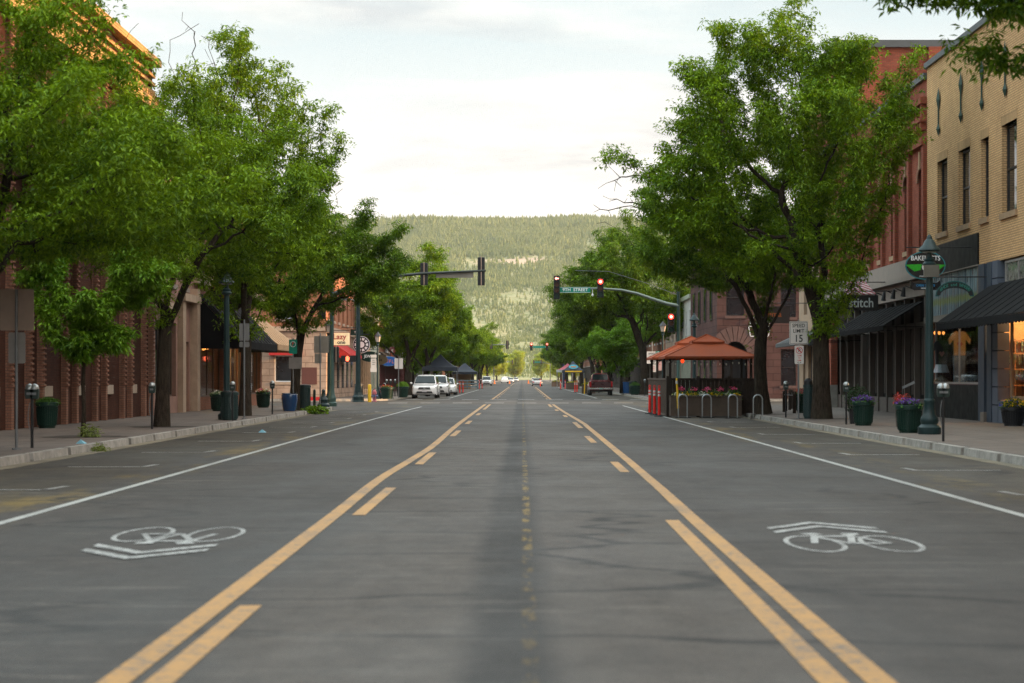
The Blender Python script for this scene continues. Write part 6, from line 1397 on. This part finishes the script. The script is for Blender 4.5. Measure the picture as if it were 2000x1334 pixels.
fn = thing('dining_fence', 'dark brown board fence around the orange roofed dining deck', 'fence', (7.4, 77.6, 0))
m = MB()
for k in range(22): m.box(5.75 + k * .165, 5.75 + k * .165 + .155, 77.58, 77.62, .1, 1.44)
m.build('board_panel', wood_dark, fn)
m = MB(); m.box(5.68, 9.45, 77.52, 77.66, 1.44, 1.52); m.box(5.68, 9.4, 77.56, 77.64, .05, .12); m.build('rail', wood_dark, fn)
for x in (5.72, 6.9, 8.1, 9.38): m = MB(); m.box(x - .06, x + .06, 77.5, 77.68, 0, 1.6); m.build('fence_post', wood_dark, fn)
m = MB()
for k in range(26): m.box(5.66, 5.70, 77.9 + k * .42, 78.1 + k * .42, .12, 1.44)
m.box(5.64, 5.72, 77.7, 89, 1.44, 1.52); m.box(5.64, 5.72, 77.7, 89, .04, .12); m.build('side_slats', wood_mid, fn)
m = MB(); m.box(9.4, 9.45, 77.7, 89, .0, 1.44); m.build('back_panel', wood_dark, fn)
pb = thing('planter_box', 'long brown plank planter box with yellow and pink flowers in front of the shelter fence', 'planter', (7.1, 76.9, 0))
m = MB()
for k in range(4): m.box(5.75, 8.5, 76.62, 76.66, .05 + k * .19, .05 + k * .19 + .183)
m.box(5.75, 5.79, 76.66, 77.3, .05, .8); m.box(8.46, 8.5, 76.66, 77.3, .05, .8); m.box(5.79, 8.46, 77.26, 77.3, .05, .8); m.box(5.79, 8.46, 76.66, 77.26, .62, .7); m.build('box', wood_mid, pb)
m = MB(); m.box(5.7, 8.55, 76.56, 76.68, .81, .85); m.build('cap_rail', mk('brown_wood2', (.09, .068, .055), .7), pb)
for k in range(6): scatter_leaves('foliage', (6.1 + k * .42, 76.9, .72), .3, .2, .32 + .1 * (k % 2), 190, leafmat('planter_leaves', (0, 0, 0), (0, 0, 0)), .09, pb, 30 + k)
for k in range(8): scatter_leaves('flowers', (6.0 + k * .33, 76.8, .84), .16, .12, .14, 26, FLW['yellow' if k % 3 else 'white'], .07, pb, 60 + k, wid=.9)
for k in range(5): scatter_leaves('flowers', (6.2 + k * .5, 76.95, 1.06), .16, .12, .16, 22, FLW['pink'], .07, pb, 80 + k, wid=.9)
wb = thing('wooden_screen', 'dark plank screen right of the planter box', 'screen', (9.0, 77.2, 0)); m = MB()
for k in range(5): m.box(8.6 + k * .17, 8.6 + k * .17 + .16, 77.3, 77.34, .05, 1.4)
m.build('boards', wood_dark, wb)
ht = bulb('heater_lamp', 'small glowing red heater lamp under the front orange canopy', (6.42, 79.2, 2.2), .07, mk('heater_glow', (1, .2, .05), .5, var=0, emit=(1, .05, .01), es=1.3), 'lamp')
fl_ = thing('string_lights', 'string of small bulbs hanging under the orange canopy', 'string lights', (7.4, 78, 2.2)); m = MB()
pts = [(5.8 + k * .25, 78.0, 2.22 - .10 * abs(sin(k * .9))) for k in range(14)]; m.tube(pts, .006, 4); m.build('wire', black, fl_)
m = MB()
for p in pts: m.blob((p[0], p[1], p[2] - .06), .03, .03, .045, 6, 4)
m.build('bulbs', mk('pale_bulb', (.6, .55, .45), .3), fl_)
# dining tables and chairs inside the deck
dt = thing('dining_table', 'dark table under the front orange canopy', 'table', (7.6, 79.6, 0)); m = MB(); m.box(7.0, 8.2, 79.2, 80, .72, .76); m.build('tabletop', wood_dark, dt)
for q in ((7.1, 79.3), (8.1, 79.3), (7.1, 79.9), (8.1, 79.9)): m = MB(); m.cyl((q[0], q[1], 0), (q[0], q[1], .72), .025, n=6); m.build('leg', black, dt)

# bike racks
def rack(label, x, y):
    r = thing('bike_rack', label, 'bike rack', (x, y, 0), 'steel hoop bike racks in front of the planter box'); w = .17
    m = MB(); pts = [(x - w, y, .01), (x - w, y, .68)] + [(x - w * cos(a), y, .72 + w * sin(a) * 1.05) for a in np.linspace(.1, pi - .1, 10)] + [(x + w, y, .68), (x + w, y, .01)]
    m.tube(pts, .026, 10); m.build('hoop', steel, r, smooth=True); m = MB(); m.box(x - w - .12, x + w + .12, y - .06, y + .06, .0, .02); m.build('foot_rail', blackm, r); return r
rk = rack('first bike rack hoop from the left, beside the yellow marker', 6.14, 75.6)
for i, (x, y) in enumerate([(7.02, 75.2), (7.95, 74.6), (8.75, 73.4)]): dup(rk, (x, y, 0), ('second bike rack hoop from the left', 'third bike rack hoop from the left', 'rightmost bike rack hoop, in front of the tree trunk')[i])
ym = thing('marker_post', 'slim yellow marker post with a white band clipped to the first bike rack', 'marker post', (6.0, 75.9, 0)); m = MB(); m.cyl((5.99, 75.9, .35), (5.93, 75.9, 1.52), .045, .038, 10); m.cyl((6.0, 75.9, 0), (5.99, 75.9, .35), .025, n=8); m.build('post', yellow, ym, smooth=True); m = MB(); m.cyl((5.935, 75.9, 1.30), (5.93, 75.9, 1.42), .046, n=10); m.build('band', signwhite, ym)
ym2 = thing('marker_post', 'distant slim yellow marker post beside the flower box, right', 'marker post', (5.75, 183, 0)); m = MB(); m.cyl((5.75, 183, 0), (5.8, 183, 1.45), .05, n=8); m.build('post', yellow, ym2)
# low posts outside the shop terrace
tf = thing('terrace_rail', 'row of dark wooden posts and rail outside the beige corner shop', 'railing', (11.6, 82, PZ)); m = MB()
for i, (x, y) in enumerate([(10.6, 80), (11.0, 82.5), (11.5, 85), (12, 88), (10.6, 77)]): 
    m = MB(); m.box(x - .06, x + .06, y - .06, y + .06, PZ, 1.0); m.build('post', wood_dark, tf)
m = MB(); m.tube([(10.6, 77, .85), (10.6, 80, .85), (11.0, 82.5, .85), (11.5, 85, .85), (12, 88, .85)], .02, 5); m.build('rail', black, tf)
# cones
def cone(label, x, y):
    r = thing('traffic_cone', label, 'traffic cone', (x, y, 0), 'distant orange cones on the road'); m = MB(); m.lathe(x, y, [(.3, 0), (.3, .04), (.2, .05), (.05, .9)], 12, 0); m.build('cone', mk('cone_orange', (.75, .18, .02), .6), r); return r
cn = cone('orange cone left of the lane, in front of the far white pickup', -3.1, 480); dup(cn, (.35 + 1.2, 500, 0), 'orange cone near the right lane far down the road'); dup(cn, (-6.6, 470, 0), 'orange cone by the far left kerb')

# pop-up tents
def tent(label, cx, cy, w, mat, ze=2.5, zt=3.65, logo=False, side=None, group='pop-up dining tents on the road'):
    r = thing('popup_tent', label, 'tent', (cx, cy, 0), group); h = w / 2; m = MB()
    for i in range(4):
        a = pi / 2 * i; R = lambda u, v: (cx + u * cos(a) - v * sin(a), cy + u * sin(a) + v * cos(a))
        rows = []
        for t in np.linspace(0, 1, 7):
            k = 1 - t; z = ze + (zt - ze) * (t ** 1.5 * .9 + t * .1); rows.append([(*R(-h * k, -h * k), z), (*R(0, -h * k * .97), z - .04 * sin(pi * t)), (*R(h * k, -h * k), z)])
        vs = [v for q in rows for v in q]; m.add(vs, [(q * 3 + c, q * 3 + c + 1, q * 3 + c + 4, q * 3 + c + 3) for q in range(6) for c in range(2)])
    m.build('canopy', mat, r, recalc=False, smooth=True)
    m = MB(); m.box(cx - h, cx + h, cy - h - .01, cy - h + .01, ze - .34, ze); m.box(cx - h, cx + h, cy + h - .01, cy + h + .01, ze - .34, ze); m.box(cx - h - .01, cx - h + .01, cy - h + .01, cy + h - .01, ze - .34, ze); m.box(cx + h - .01, cx + h + .01, cy - h + .01, cy + h - .01, ze - .34, ze); m.build('valance', side or mat, r)
    for sx in (-1, 1):
        for sy in (-1, 1): m = MB(); m.cyl((cx + sx * (h - .05), cy + sy * (h - .05), 0), (cx + sx * (h - .05), cy + sy * (h - .05), ze), .03, n=6); m.build('leg', steel, r)
    if logo:
        m = MB(); m.prism([(.62 * cos(a), .28 * sin(a)) for a in np.linspace(0, 2 * pi, 20)[:-1]], lambda a, b, d: (cx + a, cy - h * .78 + b * .7 + d, 2.95 + b), -.03, .0); m.build('oval_logo', mk('teal_logo', (.03, .28, .38), .5), r)
        m = MB(); m.box(cx - .35, cx + .35, cy - h * .88, cy - h * .86, 2.88, 3.02); m.build('logo_band', mk('orange_logo', (.7, .25, .04), .5), r)
        m = MB(); m.box(cx - 1.1, cx + 1.1, cy - h - .03, cy - h - .011, ze - .26, ze - .08); m.build('yellow_lettering_strip', yellow, r)
    return r
navyc = mk('navy_canvas', (.018, .026, .042), .7)
tent('larger dark navy pop-up tent behind the white cars, left', -7.75, 187, 3.3, navyc, 2.5, 3.75); tent('smaller dark navy pop-up tent farther down the left side', -7.8, 268, 3.4, navyc, 2.3, 3.6)
tent('dark pop-up tent with a teal oval emblem, far right', 6.75, 262, 2.9, navyc, 2.5, 3.75, True, side=mk('navy_canvas', (0, 0, 0)))
tent('white sided pop-up tent behind the emblem tent, far right', 6.3, 275, 3.0, mk('pale_red_canvas', (.42, .10, .12), .8), 2.6, 3.5, side=white)
rd = thing('deck_railing', 'grey blue wooden deck railing under the second dark tent', 'railing', (-7.6, 262, 0)); m = MB(); gr = mk('grey_blue_wood', (.13, .19, .22), .7)
for z in (.25, .65, 1.05): m.box(-8.6, -5.9, 260, 260.1, z, z + .16)
for x in (-8.6, -7.3, -5.95): m.box(x, x + .12, 259.95, 260.05, 0, 1.22)
for z in (.25, .65, 1.05): m.box(-5.9, -5.8, 260, 266, z, z + .16)
m.build('rails', gr, rd)
sc_ = thing('canvas_screen', 'tan canvas side wall under the second dark tent', 'screen', (-8, 268, 0)); m = MB(); m.box(-9.3, -7.0, 269, 269.05, 0, 2.0); m.build('sheet', awn_tan, sc_)
bx = thing('dark_counter', 'dark wooden counter and benches under the first dark tent', 'counter', (-7.6, 188, 0)); m = MB(); m.box(-8.0, -6.2, 186.0, 186.4, 0, 1.1); m.build('front_panel', wood_dark, bx); m = MB(); m.box(-6.7, -6.1, 185.6, 186, 0, 1.15); m.build('end_box', wood_mid, bx)
for i, (x0, x1, y, lb) in enumerate([(5.7, 7.0, 189, 'brown plank flower box with yellow flowers left of the red pickup'), (4.9, 6.3, 330, 'far plank flower box near the distant red post'), (5.7, 7.4, 256, 'grey plank box row in front of the emblem tent')]):
    q = thing('plank_box', lb, 'planter', ((x0 + x1) / 2, y, 0), 'plank flower boxes at the far dining decks'); m = MB(); m.box(x0, x1, y, y + .6, 0, .85); m.box(x0 - .03, x1 + .03, y - .03, y, .8, .86); m.build('box', wood_mid, q)
    scatter_leaves('foliage', ((x0 + x1) / 2, y + .3, .85), (x1 - x0) / 2, .25, .25, 160, lf_a, .15, q, 90 + i); scatter_leaves('flowers', ((x0 + x1) / 2, y + .2, .92), (x1 - x0) / 2, .25, .12, 30, FLW['yellow'], .08, q, 95 + i, wid=.9)
bh = thing('green_bush', 'round green bush by the flower box, far right', 'bush', (7.6, 196, 0)); scatter_leaves('foliage', (7.6, 196, .3), 1.0, .9, 1.6, 900, lf_b, .2, bh, 77); m = MB(); m.cyl((7.6, 196, 0), (7.6, 196, .6), .05, n=6); m.build('stem', bark, bh)
# bicycle
bk = thing('bicycle', 'blue and white bicycle leaning at the rack past the hydrant', 'bicycle', (-9.55, 134, PZ)); x, y, z = -9.5, 134, PZ
def wheel(cx_, nm='wheel'):
    m = MB(); pts = [(cx_ + .33 * cos(a), y, z + .34 + .33 * sin(a)) for a in np.linspace(0, 2 * pi, 25)]; m.tube(pts, .02, 6); w = m.build(nm, blackm, bk); m = MB()
    for k in range(10): m.tube([(cx_, y, z + .34), (cx_ + .32 * cos(k * .628), y, z + .34 + .32 * sin(k * .628))], .004, 3)
    m.build('spokes', steel, w)
wheel(x - .35); wheel(x + .35)
m = MB(); P = lambda a, b: (x + a, y, z + b); m.tube([P(-.35, .34), P(-.12, .75), P(.25, .78), P(.35, .34)], .018, 6); m.tube([P(-.35, .34), P(0, .3), P(-.12, .75)], .018, 6); m.tube([P(0, .3), P(.25, .78)], .018, 6); m.build('frame', mk('bike_blue', (.05, .12, .25), .3), bk)
m = MB(); m.tube([P(.25, .78), P(.22, .98), P(.12, 1.0)], .014, 6); m.tube([(x + .14, y - .25, z + 1.0), (x + .14, y + .25, z + 1.0)], .014, 6); m.build('handlebar', white, bk); m = MB(); m.box(x - .24, x - .02, y - .06, y + .06, z + .86, z + .92); m.tube([P(-.12, .75), P(-.14, .87)], .014, 6); m.build('saddle', black, bk)
# ---------------------------------------------------------------- vehicles (built nose towards -Y at the origin, then placed)
tyre = blackm
carwhite = mk('car_white', (.74, .74, .73), .22, 0, var=.03, coat=.6); carsilver = mk('car_silver', (.45, .46, .46), .25, .4, var=.03, coat=.6); carred = mk('car_dark_red', (.17, .012, .016), .25, 0, var=.05, coat=.6)
hl = mk('headlight', (.62, .64, .62), .12, .3, var=.1); tl = mk('taillight', (.42, .01, .012), .2, var=.05); trim = mk('black_trim', (.02, .02, .022), .55); plate = mk('number_plate', (.5, .48, .5), .5)
def smoothbody(root, name, sections, mat, x_round=.10):
    """sections: list of (y, halfwidth, z0, z1) with rounded upper corners"""
    m = MB(); n = 0; rows = []
    for (y, w, z0, z1, rr) in sections:
        pts = [(-w * .96, z0), (-w, z0 + .08), (-w, (z0 + z1) / 2), (-w + rr * .3, z1 - rr * .75), (-w + rr, z1 - rr * .15), (-w * .45, z1), (0, z1 + .01)]
        pts = pts + [(-a, b) for a, b in pts[-2::-1]]; rows.append([(a, y, b) for a, b in pts])
    k = len(rows[0]); vs = [v for r_ in rows for v in r_]
    fs = [(i * k + j, i * k + (j + 1) % k, (i + 1) * k + (j + 1) % k, (i + 1) * k + j) for i in range(len(rows) - 1) for j in range(k)] + [tuple(range(k))[::-1], tuple(range((len(rows) - 1) * k, len(rows) * k))]
    m.add(vs, fs); return m.build(name, mat, root, smooth=True)
def quadp(root, name, pts, th, mat, par=None, label=None):
    a = [Vector(p) for p in pts]; n_ = (a[1] - a[0]).cross(a[3] - a[0]).normalized() * th
    m = MB(); m.hexa([*a, *[p + n_ for p in a]]); return m.build(name, mat, par or root, label=label)
def wheels(root, w, yf, yr, R=.36):
    for sy in (yf, yr):
        for s in (-1, 1):
            xx = s * (w - .12); m = MB(); m.cyl((xx - .12, sy, R), (xx + .12, sy, R), R, n=20); wh = m.build('wheel', tyre, root, smooth=True)
            m = MB(); m.cyl((xx + s * .10, sy, R), (xx + s * .125, sy, R), R * .64, n=16); m.build('rim', steel, wh, smooth=True)
def suv(label, mat, loc, rz=0, H=1.72, w=.95, Lh=2.4, group=None, name='parked_suv'):
    r = thing(name, label, 'car', (0, 0, 0), group)
    hb = 1.02
    smoothbody(r, 'body', [(-Lh, w * .72, .42, .78, .1), (-Lh + .06, w * .86, .30, .86, .12), (-Lh + .3, w * .96, .25, .93, .14), (-Lh + .95, w, .25, hb, .14), (-Lh + 1.4, w, .25, hb + .05, .1), (Lh - .4, w, .25, hb + .06, .1), (Lh - .06, w * .95, .3, hb + .02, .12), (Lh, w * .86, .42, .9, .1)], mat)
    cab = smoothbody(r, 'cabin', [(-Lh + 1.15, w * .88, hb - .05, hb + .02, .02), (-Lh + 1.9, w * .80, hb - .05, H - .10, .16), (-Lh + 2.4, w * .79, hb - .05, H, .18), (Lh - .9, w * .79, hb - .05, H, .18), (Lh - .25, w * .80, hb - .05, H - .12, .16), (Lh - .05, w * .86, hb - .05, hb + .03, .02)], mat)
    y0, y1 = -Lh + 1.24, -Lh + 1.87
    quadp(r, 'windscreen', [(-w * .79, y0, hb + .08), (w * .79, y0, hb + .08), (w * .68, y1, H - .15), (-w * .68, y1, H - .15)], .075, carglass)
    for s in (-1, 1):
        pts = [(s * w * .905, -Lh + 1.55, hb + .08), (s * w * .905, Lh - .35, hb + .08), (s * w * .815, Lh - .6, H - .17), (s * w * .815, -Lh + 2.05, H - .17)]
        if s > 0: pts = [pts[1], pts[0], pts[3], pts[2]]
        quadp(r, 'side_window', pts, -.02 if s < 0 else -.02, carglass)
        m = MB(); m.prism([(s * w * .50, .66), (s * w * .93, .74), (s * w * .93, .87), (s * w * .56, .80)], lambda a, b, d: (a, -Lh + .12 + abs(a) * .15 + d, b), -.10, .06); m.build('headlight', hl, r)
        m = MB(); m.blob((s * (w + .10), -Lh + 1.55, hb + .10), .10, .06, .075, 10, 6); m.build('mirror', mat, r, smooth=True)
        m = MB(); m.box(s * w * .82 - .09, s * w * .82 + .09, Lh - .06, Lh + .0, .8, 1.15); m.build('taillight', tl, r)
        m = MB(); m.cyl((s * w * .68, -Lh + .02, .42), (s * w * .68, -Lh + .10, .42), .06, n=10); m.build('fog_light', hl, r)
        m = MB(); m.tube([(s * w * .70, -Lh + 2.2, H + .02), (s * w * .7, -Lh + 2.4, H + .07), (s * w * .7, Lh - .9, H + .07), (s * w * .7, Lh - .7, H + .01)], .018, 5); m.build('roof_rail', steel_dull, r)
    quadp(r, 'rear_window', [(w * .72, Lh - .03, hb + .1), (-w * .72, Lh - .03, hb + .1), (-w * .66, Lh - .25, H - .18), (w * .66, Lh - .25, H - .18)], .07, carglass)
    m = MB(); m.prism([(-.46, .66), (.46, .66), (.40, .82), (-.40, .82)], lambda a, b, d: (a, -Lh + d, b), -.03, .02)
    gr_ = m.build('grille', trim, r); m = MB()
    for k in range(3): m.box(-.42, .42, -Lh - .04, -Lh - .03, .69 + k * .045, .70 + k * .045)
    m.box(-.08, .08, -Lh - .05, -Lh - .03, .71, .79); m.build('chrome_bars', chrome, gr_)
    m = MB(); m.prism([(-.62, .36), (.62, .36), (.55, .52), (-.55, .52)], lambda a, b, d: (a, -Lh + .03 + d, b), -.04, .02); m.build('lower_intake', trim, r)
    m = MB(); m.box(-w * .9, w * .9, -Lh + .08, -Lh + .2, .22, .33); m.build('bumper_lip', trim, r)
    m = MB(); m.box(-.17, .17, -Lh - .06, -Lh - .04, .46, .60); m.build('number_plate', plate, r)
    wheels(r, w, -Lh + .9, Lh - .95)
    r.location = loc; r.rotation_euler = (0, 0, rz); return r
s1 = suv('white parked SUV facing the camera, nearest of the cars on the left', carwhite, (-7.22, 148.2, 0), H=1.74, w=.96)
dup(s1, (-6.95, 163, 0), 'second white parked SUV, tucked behind the nearest white one'); dup(s1, (-6.75, 176, 0), 'third white parked car, glimpsed before the dark tent', scale=(.95, .95, .88))
dup(s1, (-6.7, 372, 0), 'distant pale SUV parked past the second tent'); dup(s1, (-3.3, 560, 0), 'far oncoming white car left of the centre line', scale=(1, 1, .85))
dup(s1, (-2.2, 690, 0), 'very far car in the left lane', scale=(1, 1, .9)); dup(s1, (-5.4, 760, 0), 'very far car at the left kerb'); dup(s1, (4.2, 720, 0), 'very far pale car in the right lane', rz=pi, scale=(1, 1, .8))
fp = thing('far_pickup', 'far white pickup with a dark bed behind an orange cone', 'car', (0, 0, 0))
smoothbody(fp, 'body', [(-2.5, .9, .4, .9, .1), (-1.4, .95, .35, 1.05, .1), (2.6, .95, .35, 1.1, .1)], carwhite); smoothbody(fp, 'cabin', [(-1.4, .85, 1.0, 1.1, .05), (-.9, .75, 1.0, 1.75, .15), (.5, .75, 1.0, 1.75, .15)], carwhite); quadp(fp, 'windscreen', [(-.72, -1.33, 1.12), (.72, -1.33, 1.12), (.62, -.93, 1.66), (-.62, -.93, 1.66)], .03, carglass); m = MB(); m.box(-.95, .95, .8, 2.5, 1.1, 1.5); m.build('load', black, fp); wheels(fp, .93, -1.6, 1.6); fp.location = (-4.6, 520, 0)
# silver white sedan driving away
sd_ = thing('sedan', 'pale silver sedan driving away down the right lane with red tail lights', 'car', (0, 0, 0)); w = .91
smoothbody(sd_, 'body', [(-2.35, w * .8, .35, .65, .1), (-2.2, w * .93, .25, .75, .12), (-1.2, w, .22, .92, .14), (1.2, w, .22, .98, .14), (1.9, w * .98, .22, 1.0, .14), (2.25, w * .93, .28, .96, .12), (2.35, w * .85, .36, .8, .1)], carsilver)
smoothbody(sd_, 'cabin', [(-1.2, w * .86, .85, .93, .02), (-.4, w * .72, .85, 1.38, .16), (.3, w * .71, .85, 1.43, .18), (.9, w * .70, .85, 1.38, .16), (1.6, w * .84, .85, .99, .03)], carsilver)
quadp(sd_, 'rear_window', [(w * .70, 1.50, 1.04), (-w * .70, 1.50, 1.04), (-w * .60, .98, 1.35), (w * .60, .98, 1.35)], .06, carglass); quadp(sd_, 'windscreen', [(-w * .75, -1.12, 1.0), (w * .75, -1.12, 1.0), (w * .62, -.48, 1.34), (-w * .62, -.48, 1.34)], .02, carglass)
for s in (-1, 1):
    m = MB(); m.box(s * w * .72 - .17, s * w * .72 + .17, 2.25, 2.37, .66, .82); m.build('taillight', tl, sd_); m = MB(); m.blob((s * (w + .08), -.7, 1.0), .09, .06, .07, 8, 5); m.build('mirror', carsilver, sd_)
    m = MB(); m.box(s * w * .7 - .14, s * w * .7 + .14, -2.3, -2.15, .58, .7); m.build('headlight', hl, sd_)
m = MB(); m.box(-.2, .2, 2.35, 2.38, .62, .76); m.build('number_plate', plate, sd_); m = MB(); m.box(-w * .88, w * .88, 2.2, 2.37, .22, .42); m.build('bumper', trim, sd_); wheels(sd_, w, -1.45, 1.4, .33); sd_.location = (2.62, 350, 0); sd_.rotation_euler = (0, 0, pi)
sd_.rotation_euler = (0, 0, 0)
# the sedan is modelled nose to -Y; driving away it must show its tail, so turn it
sd_.rotation_euler = (0, 0, pi)
# red pickup, tail towards the camera
pk = thing('pickup_truck', 'dark red pickup truck parked tail first on the right past the crossing', 'pickup truck', (0, 0, 0)); w = 1.0
smoothbody(pk, 'body', [(2.9, w * .9, .55, .95, .1), (2.7, w, .42, 1.15, .12), (1.4, w, .42, 1.22, .12), (-.2, w, .42, 1.25, .1), (-2.85, w, .45, 1.25, .06), (-2.9, w * .98, .5, 1.22, .05)], carred)
smoothbody(pk, 'cabin', [(1.5, w * .88, 1.15, 1.27, .02), (.9, w * .76, 1.15, 1.86, .18), (.2, w * .75, 1.15, 1.92, .2), (-.55, w * .75, 1.15, 1.90, .2), (-.78, w * .82, 1.15, 1.3, .03)], carred)
quadp(pk, 'rear_window', [(-w * .68, -.80, 1.33), (w * .68, -.80, 1.33), (w * .62, -.62, 1.80), (-w * .62, -.62, 1.80)], .05, carglass)
quadp(pk, 'windscreen', [(w * .7, 1.45, 1.33), (-w * .7, 1.45, 1.33), (-w * .62, .98, 1.8), (w * .62, .98, 1.8)], .03, carglass)
m = MB(); m.box(-w * .86, w * .86, -2.86, -.9, 1.22, 1.27); m.build('bed_cover', black, pk); m = MB(); m.box(-w * .82, w * .82, -2.93, -2.88, .72, 1.2); tg = m.build('tailgate', mk('tailgate_dark', (.05, .012, .014), .3), pk); m = MB(); m.box(-.12, .12, -2.95, -2.93, 1.06, 1.10); m.build('handle', trim, tg)
m = MB(); m.box(-w * 1.02, w * 1.02, -3.08, -2.9, .50, .68); m.build('rear_bumper', chrome, pk, bevel=.03)
for s in (-1, 1):
    m = MB(); m.box(s * w * .91 - .07, s * w * .91 + .07, -2.95, -2.88, .78, 1.18); m.build('taillight', tl, pk); m = MB(); m.box(s * (w + .16) - .09, s * (w + .16) + .09, .8, .9, 1.25, 1.5); m.build('mirror', trim, pk)
m = MB(); m.box(-.16, .16, -3.1, -3.08, .52, .66); m.build('number_plate', mk('plate_green', (.3, .42, .38), .5), pk); wheels(pk, w, 1.9, -1.75, .40)
m = MB(); m.box(-.8, .8, -2.6, -2.5, .3, .5); m.build('axle', black, pk); pk.location = (6.75, 172, 0)

# ---------------------------------------------------------------- haze over the whole valley
hz = MB(); hz.box(-1700, 1700, -320, 3640, -1.2, 290); ho_ = hz.build('haze', None, recalc=True) if 0 else None
m = bpy.data.materials.new('haze_air'); m.use_nodes = True; nt = m.node_tree; nt.nodes.clear()
v = N(nt, 'ShaderNodeVolumePrincipled', inp={'Color': (.97, .94, .88, 1), 'Density': .00006, 'Anisotropy': .35}); o = N(nt, 'ShaderNodeOutputMaterial'); L(nt, v.outputs[0], o.inputs['Volume'])
ho_ = hz.build('haze', m); ho_['kind'] = 'stuff'
# the ground must lie inside the haze box's footprint in view; far plain beyond is hidden by the hill
S.cycles.volume_step_rate = 1
